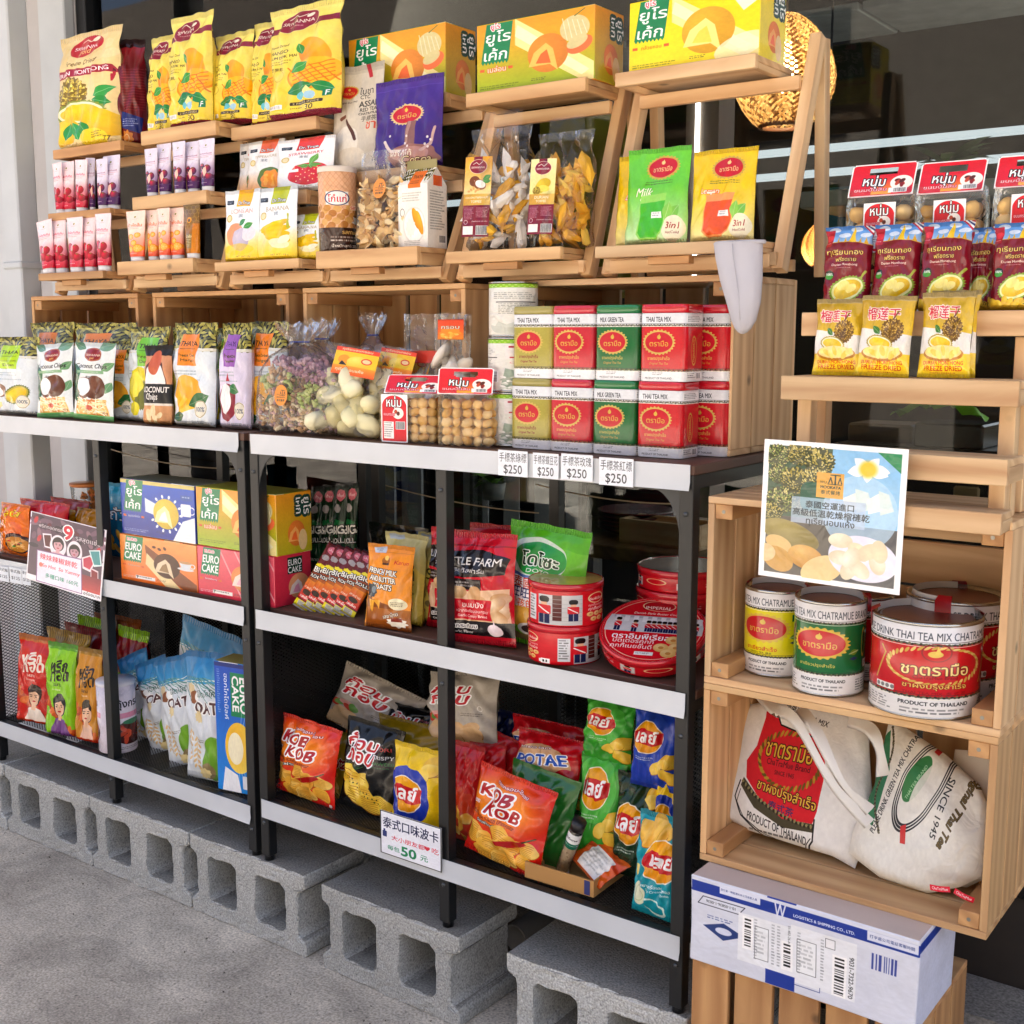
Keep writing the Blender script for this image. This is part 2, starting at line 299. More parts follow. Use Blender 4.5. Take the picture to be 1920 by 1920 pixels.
# ------------------------------------------------------------------ mesh building
class MB:
    def __init__(s): s.v = []; s.f = []; s.uv = []; s.m = []; s.sm = []
    def add(s, vs, fs, uvs=None, m=0, smooth=False):
        o = len(s.v); s.v += [tuple(map(float, p)) for p in vs]
        for i, f in enumerate(fs):
            s.f.append([o + j for j in f]); s.m.append(m); s.sm.append(smooth)
            s.uv.append(uvs[i] if uvs else [(0, 0)] * len(f))
    def box(s, x0, x1, y0, y1, z0, z1, m=0, M=None, ms=None, uvs=None):
        """faces: front(-y) back right left top bottom; UVs in metres along the longest side with a random offset"""
        vs = [(x0, y0, z0), (x1, y0, z0), (x1, y1, z0), (x0, y1, z0), (x0, y0, z1), (x1, y0, z1), (x1, y1, z1), (x0, y1, z1)]
        fs = [(0, 1, 5, 4), (2, 3, 7, 6), (1, 2, 6, 5), (3, 0, 4, 7), (4, 5, 6, 7), (3, 2, 1, 0)]
        d = [x1 - x0, y1 - y0, z1 - z0]; L = d.index(max(d)); o1, o2 = [i for i in range(3) if i != L]; ru, rv = random.random() * 40, random.random() * 40
        U = []
        for f in fs: U.append([(vs[i][L] + ru, vs[i][o1] + vs[i][o2] * 1.3 + rv) for i in f])
        if uvs == 'fit': U = [[(0, 0), (1, 0), (1, 1), (0, 1)]] * 6
        if M is not None: vs = [tuple(M @ Vector(p)) for p in vs]
        o = len(s.v); s.v += [tuple(p) for p in vs]
        for i, f in enumerate(fs): s.f.append([o + j for j in f]); s.uv.append(U[i]); s.m.append(ms[i] if ms else m); s.sm.append(False)
    def beam(s, a, b, wx, wy, m=0, up=None):
        """a board from a to b, wx wide across, wy thick"""
        a, b = Vector(a), Vector(b); d = b - a; L = d.length; z = d.normalized()
        u = Vector(up or (1, 0, 0)); x = (u - z * u.dot(z)).normalized(); y = z.cross(x)
        M = Matrix(((x.x, y.x, z.x, a.x), (x.y, y.y, z.y, a.y), (x.z, y.z, z.z, a.z), (0, 0, 0, 1)))
        s.box(-wx / 2, wx / 2, -wy / 2, wy / 2, 0, L, m, M)
    def lathe(s, prof, n=40, m=0, uvr=1.0, smooth=True, cap0=False, cap1=False, off=0.0, rep=1.0, capm=None):
        """prof: [(r, z)], a wrap UV (u once round * rep, v by height)"""
        zs = [p[1] for p in prof]; z0, z1 = min(zs), max(zs); o = len(s.v)
        for r, z in prof:
            for i in range(n): a = 2 * math.pi * i / n; s.v.append((r * math.sin(a), -r * math.cos(a), z))
        for k in range(len(prof) - 1):
            for i in range(n):
                j = (i + 1) % n; s.f.append([o + k * n + i, o + k * n + j, o + (k + 1) * n + j, o + (k + 1) * n + i])
                u0, u1 = i / n + .5 + off, (i + 1) / n + .5 + off; v0, v1 = (prof[k][1] - z0) / (z1 - z0 + 1e-9), (prof[k + 1][1] - z0) / (z1 - z0 + 1e-9)
                s.uv.append([(u0 * rep, v0), (u1 * rep, v0), (u1 * rep, v1), (u0 * rep, v1)]); s.m.append(m); s.sm.append(smooth)
        for c, k, fl in ((cap0, 0, True), (cap1, len(prof) - 1, False)):
            if c:
                idx = [o + k * n + i for i in range(n)]; idx = idx[::-1] if fl else idx; R_ = prof[k][0]
                s.f.append(idx); s.uv.append([(.5 + s.v[i][0] / R_ / 2, .5 + s.v[i][1] / R_ / 2) for i in idx]); s.m.append(m if capm is None else capm); s.sm.append(False)
    def grid(s, P, U, m=0, smooth=True, flip=False):
        o = len(s.v); nr, nc = len(P), len(P[0])
        for r in P: s.v += [tuple(map(float, p)) for p in r]
        for i in range(nr - 1):
            for j in range(nc - 1):
                q = [(i, j), (i, j + 1), (i + 1, j + 1), (i + 1, j)]; q = q[::-1] if flip else q
                s.f.append([o + a * nc + b for a, b in q]); s.uv.append([U[a][b] for a, b in q]); s.m.append(m); s.sm.append(smooth)
    def tube(s, pts, r, n=8, m=0):
        pts = [Vector(p) for p in pts]; o = len(s.v); k = len(pts)
        for i, p in enumerate(pts):
            d = (pts[min(i + 1, k - 1)] - pts[max(i - 1, 0)]).normalized(); u = d.orthogonal().normalized() if i == 0 else (u - d * u.dot(d)).normalized(); w = d.cross(u)
            rr = r[i] if isinstance(r, (list, tuple)) else r
            for j in range(n): a = 2 * math.pi * j / n; s.v.append(tuple(p + (u * math.cos(a) + w * math.sin(a)) * rr))
        for i in range(k - 1):
            for j in range(n):
                q = (j + 1) % n; s.f.append([o + i * n + j, o + i * n + q, o + (i + 1) * n + q, o + (i + 1) * n + j]); s.uv.append([(0, 0), (1, 0), (1, 1), (0, 1)]); s.m.append(m); s.sm.append(True)
        s.f.append([o + j for j in range(n)][::-1]); s.uv.append([(0, 0)] * n); s.m.append(m); s.sm.append(False)
        s.f.append([o + (k - 1) * n + j for j in range(n)]); s.uv.append([(0, 0)] * n); s.m.append(m); s.sm.append(False)
    def lump(s, c, r, seed, m=0, flat=(1, 1, 1), sub=1, rough=.25):
        rg = random.Random(seed); bm = bmesh.new(); bmesh.ops.create_icosphere(bm, subdivisions=sub, radius=1)
        A = Matrix.Rotation(rg.random() * 6, 3, Vector((rg.random() - .5, rg.random() - .5, rg.random() - .5)).normalized())
        o = len(s.v)
        for v in bm.verts:
            p = v.co * (1 + rough * (rg.random() - .5)); p = A @ Vector((p.x * flat[0], p.y * flat[1], p.z * flat[2])); s.v.append((c[0] + p.x * r, c[1] + p.y * r, c[2] + p.z * r))
        for f in bm.faces: s.f.append([o + v.index for v in f.verts]); s.uv.append([(0, 0)] * 3); s.m.append(m); s.sm.append(sub > 1)
        bm.free()
    def mesh(s, name, mats, bevel=0, seg=1, weld=False):
        me = bpy.data.meshes.new(name); me.from_pydata(s.v, [], s.f)
        uvl = me.uv_layers.new(name='UVMap'); uvl.data.foreach_set('uv', np.array([c for f in s.uv for p in f for c in p], np.float32))
        me.polygons.foreach_set('material_index', np.array(s.m, np.int32)); me.polygons.foreach_set('use_smooth', np.array(s.sm, bool))
        for m in (mats if isinstance(mats, (list, tuple)) else [mats]): me.materials.append(m)
        if bevel or weld:
            bm = bmesh.new(); bm.from_mesh(me)
            if weld: bmesh.ops.remove_doubles(bm, verts=bm.verts, dist=1e-5)
            if bevel: bmesh.ops.bevel(bm, geom=[e for e in bm.edges if len(e.link_faces) == 2 and e.calc_face_angle(0) > .6], offset=bevel, segments=seg, affect='EDGES', profile=.5)
            bm.to_mesh(me); bm.free()
        me.update(); return me
    def build(s, name, mats, parent=None, **k):
        o = bpy.data.objects.new(name, s.mesh(name, mats, **k)); SC.collection.objects.link(o)
        if parent: o.parent = parent
        return o
def tag(o, label, cat, group=None, kind=None):
    if label: o['label'] = label
    if cat: o['category'] = cat
    if group: o['group'] = group
    if kind: o['kind'] = kind
    return o
def thing(name, label, cat, group=None, loc=(0, 0, 0), rot=(0, 0, 0)):
    o = bpy.data.objects.new(name, None); o.empty_display_size = .05; SC.collection.objects.link(o); o.location = loc; o.rotation_euler = rot
    return tag(o, label, cat, group)
def link(name, me, parent=None, loc=None, rot=None):
    o = bpy.data.objects.new(name, me); SC.collection.objects.link(o)
    if parent: o.parent = parent
    if loc: o.location = loc
    if rot: o.rotation_euler = rot
    return o
# ------------------------------------------------------------------ where a sight line of the photograph meets a real surface
def ray(px, py): return CF + (px - 960) / FPX * CR - (py - 960) / FPX * CU
def at(px, py, **k):
    d = ray(px, py); (a, v), = k.items(); i = 'xyz'.index(a); return CAM + (v - CAM[i]) / d[i] * d
class Pl: pass
def pl(xl, xr, yb, yt, Y=None, rot=0, lean=0, z=None, roll=0):
    p = Pl(); mx = (xl + xr) / 2; a = math.radians(rot); l = math.radians(lean)
    p0 = at(mx, yb, z=z) if Y is None else at(mx, yb, y=Y)
    if Y is not None and z is not None: p0[2] = z
    t = np.array([math.cos(a), math.sin(a), 0]); n = np.array([math.sin(a), -math.cos(a), 0])
    def hit(px, py, nn):
        d = ray(px, py); return CAM + ((p0 - CAM) @ nn) / (d @ nn) * d
    A, B = (hit(x, yb, n) - p0) @ t, (hit(x, yb, n) - p0) @ t
    A = (hit(xl, yb, n) - p0) @ t; B = (hit(xr, yb, n) - p0) @ t
    p.w = B - A; c = p0 + t * (A + B) / 2; c[2] = p0[2]; p0 = c
    up = np.array([0, 0, math.cos(l)]) - n * math.sin(l); nn = np.cross(t, up)
    p.h = (hit(mx, yt, nn) - p0) @ up; p.loc = tuple(c); p.rot = (-l, math.radians(roll), a)
    return p
# ------------------------------------------------------------------ packs
def wob(seed, n=5, f0=1.0, f1=4.0):
    rg = random.Random(seed); T = [(rg.uniform(-f1, f1), rg.uniform(-f1, f1), rg.uniform(0, 6.3), rg.uniform(.4, 1)) for _ in range(n)]
    return lambda a, b: sum(q * math.sin(u * a + v * b + p) for u, v, p, q in T) / n
def pouch_mesh(w, h, t, kind, seed, name, crease=1.0, nx=26, nz=34):
    mb = MB(); f1 = wob(seed, 6, f1=5); f2 = wob(seed + 1, 6, f1=11); f3 = wob(seed + 2, 3, f1=2.2); f4 = wob(seed + 3, 4, f1=7); f5 = wob(seed + 4, 8, f1=24)
    def pt(s, q, side):
        if kind == 'pillow':
            b = min(1, max(0, (q - .055) / .89)); T = math.sin(math.pi * b) ** .55 if 0 < b < 1 else 0
            wx = w / 2 * (1 - .07 * T); T *= max(0, 1 - s * s) ** .55
        elif kind == 'block':
            b = min(1, max(0, q / .9)); T = (min(1, b / .04) ** .5) * (1 if q < .72 else max(0, (.93 - q) / .21) ** .8 if q < .93 else 0)
            wx = w / 2 * (.93 + .07 * max(0, (q - .7) / .3)) * (1 - .08 * math.exp(-((q - .85) / .07) ** 2)); T *= max(0, 1 - abs(s) ** 4) ** .5
        else:
            T = (min(1, q / .05) ** .5) * max(0, 1 - max(0, q - .12) / .78) ** .8; wx = w / 2 * (1 - .03 * math.sin(math.pi * q)); T *= max(0, 1 - abs(s) ** 2.6) ** .5
        fl = math.exp(-abs(q - .93) * 9) + (.6 * math.exp(-abs(q - .07) * 9) if kind == 'pillow' else 0)
        y = side * (t / 2 * T + .0006) + crease * t * (.2 * f1(s * 2, q * 2.6) * min(1, T * 2 + .15) + .19 * f2(s * 2, q * 3) * min(1, T * 2) + .085 * f5(s, q * 1.6) * min(1, T * 2 + .3) + .09 * fl * math.sin(s * 11 + seed) * (.3 + T))
        y += h * .025 * f3(s * 1.2, q) * q ** 2
        x = s * wx + w * .022 * f4(q * 2, side) * crease * min(1, q * 4) * (1 if abs(s) > .5 else abs(s) * 2); z = q * h + h * .012 * f4(s * 2.2, 9) * (q > .5) * q
        return (x, y, z)
    for side in (-1, 1):
        P = [[pt(-1 + 2 * i / nx, j / nz, side) for i in range(nx + 1)] for j in range(nz + 1)]
        U = [[(i / nx, j / nz) if side < 0 else (1 - i / nx, j / nz) for i in range(nx + 1)] for j in range(nz + 1)]
        mb.grid(P, U, 0, True, side > 0)
    n = nx; e = [[pt(-1 + 2 * i / nx, 0, sd) for i in range(nx + 1)] for sd in (1, -1)]; mb.grid(e, [[(i / nx, .01) for i in range(nx + 1)]] * 2, 0, True)
    return mb.mesh(name, [], weld=True)
def pack(name, p, t, kind, mat, label, cat, group=None, seed=None, crease=1.0, dz=0):
    seed = seed if seed is not None else random.randint(0, 9999)
    me = pouch_mesh(p.w, p.h, t, kind, seed, name, crease); me.materials.append(mat)
    o = link(name, me, None, (p.loc[0], p.loc[1], p.loc[2] + abs(math.sin(p.rot[0])) * t * .3 + dz), p.rot); return tag(o, label, cat, group)
def carton(name, p, d, front, side, top, label, cat, group=None, bevel=.0012):
    mb = MB(); w, h = p.w, p.h; x0, x1 = -w / 2, w / 2
    vs = [(x0, 0, 0), (x1, 0, 0), (x1, d, 0), (x0, d, 0), (x0, 0, h), (x1, 0, h), (x1, d, h), (x0, d, h)]; q = [(0, 0), (1, 0), (1, 1), (0, 1)]
    for f, m in (((0, 1, 5, 4), 0), ((2, 3, 7, 6), 0), ((1, 2, 6, 5), 1), ((3, 0, 4, 7), 1), ((4, 5, 6, 7), 2), ((3, 2, 1, 0), 2)): mb.f.append(list(f)); mb.uv.append(q); mb.m.append(m); mb.sm.append(False)
    mb.v = vs; o = mb.build(name, [front, side, top], bevel=bevel); o.location = p.loc; o.rotation_euler = p.rot
    return tag(o, label, cat, group)
def sheet(name, p, mat, label=None, cat=None, group=None, th=.001, parent=None, curl=0.0):
    mb = MB(); n = 8
    for sd, y in ((0, 0.0), (1, th)):
        P = [[(-p.w / 2 + p.w * i / n, y + curl * math.sin(math.pi * i / n) * (j / 4) + curl * .4 * (j / 4 - .5) ** 2, p.h * j / 4) for i in range(n + 1)] for j in range(5)]
        mb.grid(P, [[(i / n, j / 4) for i in range(n + 1)] for j in range(5)], 0 if sd == 0 else 1, True, sd == 1)
    o = mb.build(name, [mat, plain('e8e8e4', .5)], parent); o.location = p.loc; o.rotation_euler = p.rot
    return tag(o, label, cat, group) if label else o
# ------------------------------------------------------------------ setting
def struct(o): o['kind'] = 'structure'; return o
def concrete(name, c0, c1, stain, scale=1.0, bumpy=.35, speck=True):
    m, nt, b = newmat(name); tc = N(nt, 'ShaderNodeTexCoord')
    big = N(nt, 'ShaderNodeTexNoise'); big.inputs['Scale'].default_value = 2.2 * scale; big.inputs['Detail'].default_value = 8; big.inputs['Roughness'].default_value = .62
    fin = N(nt, 'ShaderNodeTexNoise'); fin.inputs['Scale'].default_value = 190 * scale; fin.inputs['Detail'].default_value = 3
    vor = N(nt, 'ShaderNodeTexVoronoi'); vor.inputs['Scale'].default_value = 42 * scale; vor.feature = 'F1'
    for n in (big, fin, vor): nt.links.new(tc.outputs['Object'], n.inputs['Vector'])
    cr = N(nt, 'ShaderNodeValToRGB'); cr.color_ramp.elements[0].position = .35; cr.color_ramp.elements[1].position = .62; cr.color_ramp.elements[0].color = LC(c0); cr.color_ramp.elements[1].color = LC(c1)
    nt.links.new(big.outputs[0], cr.inputs[0])
    r2 = N(nt, 'ShaderNodeMapRange'); r2.inputs[1].default_value = .3; r2.inputs[2].default_value = .7; r2.inputs[3].default_value = .6; r2.inputs[4].default_value = 1.4
    nt.links.new(fin.outputs[0], r2.inputs[0]); mx = N(nt, 'ShaderNodeMix', data_type='RGBA', blend_type='MULTIPLY'); mx.inputs[0].default_value = 1
    oi = N(nt, 'ShaderNodeObjectInfo'); orr = N(nt, 'ShaderNodeMapRange'); orr.inputs[3].default_value = .82; orr.inputs[4].default_value = 1.1; nt.links.new(oi.outputs['Random'], orr.inputs[0]); mo = N(nt, 'ShaderNodeMath', operation='MULTIPLY'); nt.links.new(r2.outputs[0], mo.inputs[0]); nt.links.new(orr.outputs[0], mo.inputs[1])
    nt.links.new(cr.outputs[0], mx.inputs[6]); nt.links.new(mo.outputs[0], mx.inputs[7])
    r3 = N(nt, 'ShaderNodeMapRange'); r3.inputs[1].default_value = .04; r3.inputs[2].default_value = .16; r3.inputs[3].default_value = .45 if speck else 1; r3.inputs[4].default_value = 1
    nt.links.new(vor.outputs[0], r3.inputs[0]); m3 = N(nt, 'ShaderNodeMix', data_type='RGBA', blend_type='MULTIPLY'); m3.inputs[0].default_value = 1
    nt.links.new(mx.outputs[2], m3.inputs[6]); nt.links.new(r3.outputs[0], m3.inputs[7]); nt.links.new(m3.outputs[2], b.inputs['Base Color'])
    if 'worn' in name:                          # old stains, scuffs and pits
        st = N(nt, 'ShaderNodeTexNoise'); st.inputs['Scale'].default_value = 5.5; st.inputs['Detail'].default_value = 10; st.inputs['Roughness'].default_value = .72; st.inputs['Distortion'].default_value = .8; nt.links.new(tc.outputs['Object'], st.inputs['Vector']); r6 = N(nt, 'ShaderNodeMapRange'); r6.inputs[1].default_value = .34; r6.inputs[2].default_value = .58; r6.inputs[3].default_value = .74; r6.inputs[4].default_value = 1.06; nt.links.new(st.outputs[0], r6.inputs[0])
        pt = N(nt, 'ShaderNodeTexVoronoi'); pt.inputs['Scale'].default_value = 17; nt.links.new(tc.outputs['Object'], pt.inputs['Vector']); r7 = N(nt, 'ShaderNodeMapRange'); r7.inputs[1].default_value = .03; r7.inputs[2].default_value = .1; r7.inputs[3].default_value = .5; nt.links.new(pt.outputs[0], r7.inputs[0]); mm = N(nt, 'ShaderNodeMath', operation='MULTIPLY'); nt.links.new(r6.outputs[0], mm.inputs[0]); nt.links.new(r7.outputs[0], mm.inputs[1])
        m6 = N(nt, 'ShaderNodeMix', data_type='RGBA', blend_type='MULTIPLY'); m6.inputs[0].default_value = 1; nt.links.new(m3.outputs[2], m6.inputs[6]); nt.links.new(mm.outputs[0], m6.inputs[7]); nt.links.new(m6.outputs[2], b.inputs['Base Color'])
    if 'cinder' in name:                        # grime lies on the upper faces
        ge = N(nt, 'ShaderNodeNewGeometry'); sx = N(nt, 'ShaderNodeSeparateXYZ'); nt.links.new(ge.outputs['Normal'], sx.inputs[0]); md = N(nt, 'ShaderNodeMath', operation='MULTIPLY'); r4 = N(nt, 'ShaderNodeMapRange'); r4.inputs[1].default_value = .75; r4.inputs[2].default_value = .95; nt.links.new(sx.outputs[2], r4.inputs[0]); nt.links.new(r4.outputs[0], md.inputs[0]); r5 = N(nt, 'ShaderNodeMapRange'); r5.inputs[1].default_value = .3; r5.inputs[2].default_value = .6; r5.inputs[3].default_value = .6; r5.inputs[4].default_value = 1; nt.links.new(big.outputs[0], r5.inputs[0]); nt.links.new(r5.outputs[0], md.inputs[1])
        m4 = N(nt, 'ShaderNodeMix', data_type='RGBA', blend_type='MULTIPLY'); nt.links.new(md.outputs[0], m4.inputs[0]); nt.links.new(m3.outputs[2], m4.inputs[6]); m4.inputs[7].default_value = (.42, .385, .35, 1); nt.links.new(m4.outputs[2], b.inputs['Base Color'])
    b.inputs['Roughness'].default_value = .88
    bp = N(nt, 'ShaderNodeBump'); bp.inputs['Strength'].default_value = bumpy; bp.inputs['Distance'].default_value = .003; nt.links.new(fin.outputs[0], bp.inputs['Height']); nt.links.new(bp.outputs[0], b.inputs['Normal'])
    return m
M_floor = concrete('worn_concrete', '928a7e', 'c6bdae', '706860')
M_block = concrete('cinder_concrete', 'a6a8a4', 'c8c9c5', '808080', 1.3, 1.0)
M_blacksteel = plain('17191b', .42, 0, (120, .05)); M_frame = plain('0d0e10', .35); M_white = plain('bcc2c8', .55, 0, (25, .15), var=.05); M_wall = plain('b6b4b6', .7, 0, (60, .15), var=.04)
M_dark = plain('191513', .7, var=.2); M_brown = plain('4a342a', .6, var=.15); M_grey = plain('9aa0a4', .75, var=.15)
M_pine = woodmat('pine_wood', 'ac784a', 'e0b884'); M_pine2 = woodmat('pale_pine_wood', 'b88658', 'e8c698'); M_oak = woodmat('orange_pine_wood', '9c683c', 'd0a06a')
M_board = plain('5c4034', .55, 0, (60, .1), var=.12)
def emis(name, col, st):
    m, nt, b = newmat(name); b.inputs['Base Color'].default_value = (0, 0, 0, 1); b.inputs['Emission Color'].default_value = tuple(col) + (1,); b.inputs['Emission Strength'].default_value = st; return m
FZ = -.19
mb = MB(); mb.add([(-60, -60, FZ), (60, -60, FZ), (60, 8, FZ), (-60, 8, FZ)], [(0, 1, 2, 3)]); struct(mb.build('ground', M_floor))
# painted wall, steel door posts and window of the shop
WY = .46
mb = MB(); mb.box(-4.2, -1.21, WY, WY + .12, FZ, 2.9); wl = mb.build('shop_wall', M_wall); tag(wl, 'pale painted shop wall beside the dark window', 'wall')
for x0, x1, t in ((-1.345, -1.215, .035), (-1.62, -1.525, .06)):
    mb = MB(); mb.box(x0, x1, WY - t, WY - .001, FZ, 2.9); mb.build('pilaster', M_white, wl, bevel=.004)
mb = MB(); mb.box(-1.525, -1.345, WY - .006, WY - .001, 1.075, 1.078); mb.build('wall_seam', plain('77787a'), wl)
px = at(22, 330, y=.16); mb = MB()
mb.box(-.045, .03, -.03, .03, 0, 3.05); mb.box(-.05, .036, -.036, .036, 1.53, 1.55)
post = mb.build('steel_post', M_white, bevel=.004); post.location = (px[0] - .01, .19, FZ); tag(post, 'white painted steel post with a bolted bracket, standing free of the wall', 'post')
mb = MB(); mb.box(-1.21, 5, WY + .02, WY + .16, FZ, .16); tag(mb.build('window_base_wall', plain('2b2624', .6, var=.2)), 'dark stone base wall under the shop window', 'wall')
mb = MB(); mb.box(1.2, 5, .34, WY + .019, FZ, -.02); tag(mb.build('entrance_step', concrete('step_concrete', '77767a', '93928f', '555555')), 'grey concrete step at the foot of the base wall', 'step')
win = thing('shop_window', 'large dark shop window with black frame behind the racks', 'window', loc=(0, WY, 0))
mb = MB(); mb.box(-1.21, -1.165, .0, .07, .16, 2.9); mb.box(-1.165, 5, .0, .07, .16, .2); mb.box(-1.165, 5, 0, .07, 2.86, 2.9); mb.box(2.1, 2.15, 0, .07, .2, 2.86); mb.build('window_frame', M_frame, win, bevel=.003)
def glassmat():
    m = bpy.data.materials.new('window_glass'); m.use_nodes = True; nt = m.node_tree; nt.nodes.clear(); out = N(nt, 'ShaderNodeOutputMaterial'); mx = N(nt, 'ShaderNodeMixShader'); tr = N(nt, 'ShaderNodeBsdfTransparent'); gl = N(nt, 'ShaderNodeBsdfGlossy'); fr = N(nt, 'ShaderNodeFresnel')
    tr.inputs[0].default_value = (.74, .78, .77, 1); gl.inputs['Roughness'].default_value = .015; fr.inputs[0].default_value = 1.45
    nt.links.new(fr.outputs[0], mx.inputs[0]); nt.links.new(tr.outputs[0], mx.inputs[1]); nt.links.new(gl.outputs[0], mx.inputs[2]); nt.links.new(mx.outputs[0], out.inputs[0]); return m
mb = MB(); mb.box(-1.165, 2.1, .03, .036, .2, 2.86); mb.box(2.15, 5, .03, .036, .2, 2.86); mb.build('window_pane', glassmat(), win)
bld = thing('facing_building', 'plain grey building across the street, seen only as a reflection', 'building', None, (0, -11, FZ)); mb = MB(); mb.box(-34, 34, -6, 0, 0, 7); mb.build('wall', plain('7c746a', .8, var=.2), bld);  # unseen facade, added to keep bright sky out of the glass reflection
for x in range(-20, 22, 5):
    for z in (.9, 3.6): mb = MB(); mb.box(x, x + 1.6, .0, .03, z, z + 1.4); mb.build('window', M_frame, bld)
# the awning over the pavement and the dim room behind the glass
mb = MB(); n = 60
P = [[(-5 + 11 * i / n, y, 2.95 + .05 * (-y) * 0 + (.02 if i % 2 else 0)) for i in range(n + 1)] for y in (-.85, .44)]
mb.grid(P, [[(0, 0)] * (n + 1)] * 2, 0, False); struct(mb.build('ceiling', plain('c0c2c2', .6)))
mb = MB(); mb.add([(-4.2, .7, -.12), (5, .7, -.12), (5, 5.5, -.12), (-4.2, 5.5, -.12)], [(0, 1, 2, 3)]); struct(mb.build('floor', plain('2a2523', .4, var=.2)))
mb = MB(); mb.box(-4.2, .6, 5.5, 5.6, -.12, 3.2); mb.box(-4.3, -4.2, .6, 5.6, -.12, 3.2); mb.box(-4.3, 6, .45, 5.6, 3.2, 3.4); tag(mb.build('room_wall', M_dark), 'dark brown walls of the dim dining room behind the glass', 'wall')
zc = 2.75
for pa, pb in (((1600, 20), (1600, 75)), ((1700, 170), (1700, 225))):
    ya, yb = at(*pa, z=zc)[1], at(*pb, z=zc)[1]; mb = MB(); n = 6
    for i in range(n): mb.box(-3 + i * 1.33, -3 + i * 1.33 + 1.31, min(ya, yb), max(ya, yb), zc, zc + .04)
    tag(mb.build('ceiling_panel', M_grey, bevel=.006), 'weathered grey ceiling panel row ' + ('nearest the shop window' if pa[1] < 100 else 'behind the pendant lamp, farther into the room'), 'ceiling panel', 'grey ceiling panel rows in the dim room')
for (x, y), lb in (((1700, 262), 'upper of two pale rails under the dark ceiling'), ((1700, 310), 'lower of two pale rails, just above the plant')):
    p = at(x, y, y=3.2); mb = MB(); mb.box(-2.5, 4, 0, .05, -.013, .013); o = mb.build('ceiling_rail', emis('tube_light', (.9, .95, 1), .22)); o.location = (0, 3.2, p[2]); tag(o, lb, 'rail', 'pale rails under the dark ceiling')  # pale streaks built as bars with added glow that also lights the ceiling panels
p = at(1312, 250, y=1.5); mb = MB(); mb.box(-.045, .06, 0, .1, -1.4, .6); pil = mb.build('pillar', plain('7d6a5e', .6)); pil.location = (p[0], 1.5, p[2] - .33); tag(pil, 'taupe pillar with a lit strip on its edge, seen through the stand', 'pillar')
mb = MB(); mb.box(-.012, 0, -.006, -.001, -.9, .42); mb.build('light_strip', emis('strip_light', (1, .96, .9), 2.5), pil)
p = at(290, 200, y=.62); mb = MB(); mb.box(-.16, .16, 0, .06, -1.2, 1.3); o = mb.build('curtain_panel', plain('6c6e72', .8, var=.1)); o.location = (p[0], .62, p[2]); tag(o, 'grey blind panel hanging inside the glass behind the mango bags', 'blind')
for (xa, xb, ya, yb), lb in (((372, 432, 285, 460), 'olive menu board behind the glass beside the purple tubes'), ((1010, 1190, 205, 560), 'olive menu board behind the glass and the snack bags with paper labels')):
    p = pl(xa, xb, yb, ya, .6); mb = MB(); mb.box(-p.w / 2, p.w / 2, 0, .012, 0, p.h); o = mb.build('menu_board', plain('b4a820', .6, var=.1), bevel=.002); o.location = p.loc; tag(o, lb, 'board')
# rattan pendant lamps
def rattan(px, py0, py1, wpx, Y, label):
    a, b = at(px, py0, y=Y), at(px, py1, y=Y); H = a[2] - b[2]; Rr = wpx / FPX * ((a + b) / 2 - CAM).dot(CF) / 2
    t = thing('pendant_lamp', label, 'lamp', 'woven pendant lamps', loc=(float((a[0] + b[0]) / 2), Y, float(b[2])))
    prof = lambda q: Rr * (.47 + .53 * math.sin(math.pi * min(1, q / .84)) ** .8 if q < .42 else .22 + .78 * max(0, math.cos(math.pi / 2 * (q - .42) / .58)) ** .75)
    mb = MB(); n, sg = 34, 22
    for d in (-1, 1):
        for i in range(n):
            pts = []
            for j in range(sg + 1):
                q = j / sg; an = 2 * math.pi * (i / n + d * q * .62); r = prof(q) + d * .0012 + .0008 * math.sin(j * 3.1 + i); pts.append(Vector((r * math.cos(an), r * math.sin(an), q * H)))
            wd = .0029
            for j in range(sg):
                p, q_ = pts[j], pts[j + 1]; tdir = (q_ - p).normalized(); nr = Vector((p.x, p.y, 0)).normalized(); s_ = tdir.cross(nr) * wd
                mb.add([p - s_, p + s_, q_ + s_, q_ - s_], [(0, 1, 2, 3)], m=(i * 7 + j) % 3)
    m1 = []
    for c in ('c89c64', 'dcb880', '7c5430'):
        m, nt, bb = newmat('rattan'); bb.inputs['Base Color'].default_value = LC(c); bb.inputs['Roughness'].default_value = .6; tl = N(nt, 'ShaderNodeBsdfTranslucent'); tl.inputs[0].default_value = LC(c); mx = N(nt, 'ShaderNodeMixShader'); mx.inputs[0].default_value = .55
        nt.links.new(bb.outputs[0], mx.inputs[1]); nt.links.new(tl.outputs[0], mx.inputs[2]); nt.links.new(mx.outputs[0], nt.nodes['Material Output'].inputs[0]); m1.append(m)
    mb.build('lamp_shade', m1, t)
    mb = MB(); mb.lathe([(.0001, H * .3), (.018, H * .33), (.03, H * .45), (.026, H * .58), (.013, H * .66), (.013, H * .75)], 16); mb.build('bulb', emis('bulb_glow', (1, .8, .5), 16), t)
    mb = MB(); mb.tube([(0, 0, H * .75), (0, 0, H + 1.0)], .004); mb.build('cord', M_frame, t)
    mb = MB(); mb.lathe([(prof(0) + .004, -.002), (prof(0) + .004, .006), (prof(0) - .006, .006), (prof(0) - .006, -.002)], 40); mb.build('rim', plain('6e3c1c', .6), t)
    l = bpy.data.lights.new('lamp_light', 'POINT'); l.energy = 5.5 if Y < 1.6 else 7; l.color = (1, .8, .55); l.shadow_soft_size = .03; lo = bpy.data.objects.new('lamp_light', l); SC.collection.objects.link(lo); lo.parent = t; lo.location = (0, 0, H * .45)
rattan(1472, 28, 238, 186, 1.0, 'large glowing woven rattan pendant lamp over the tall stand')
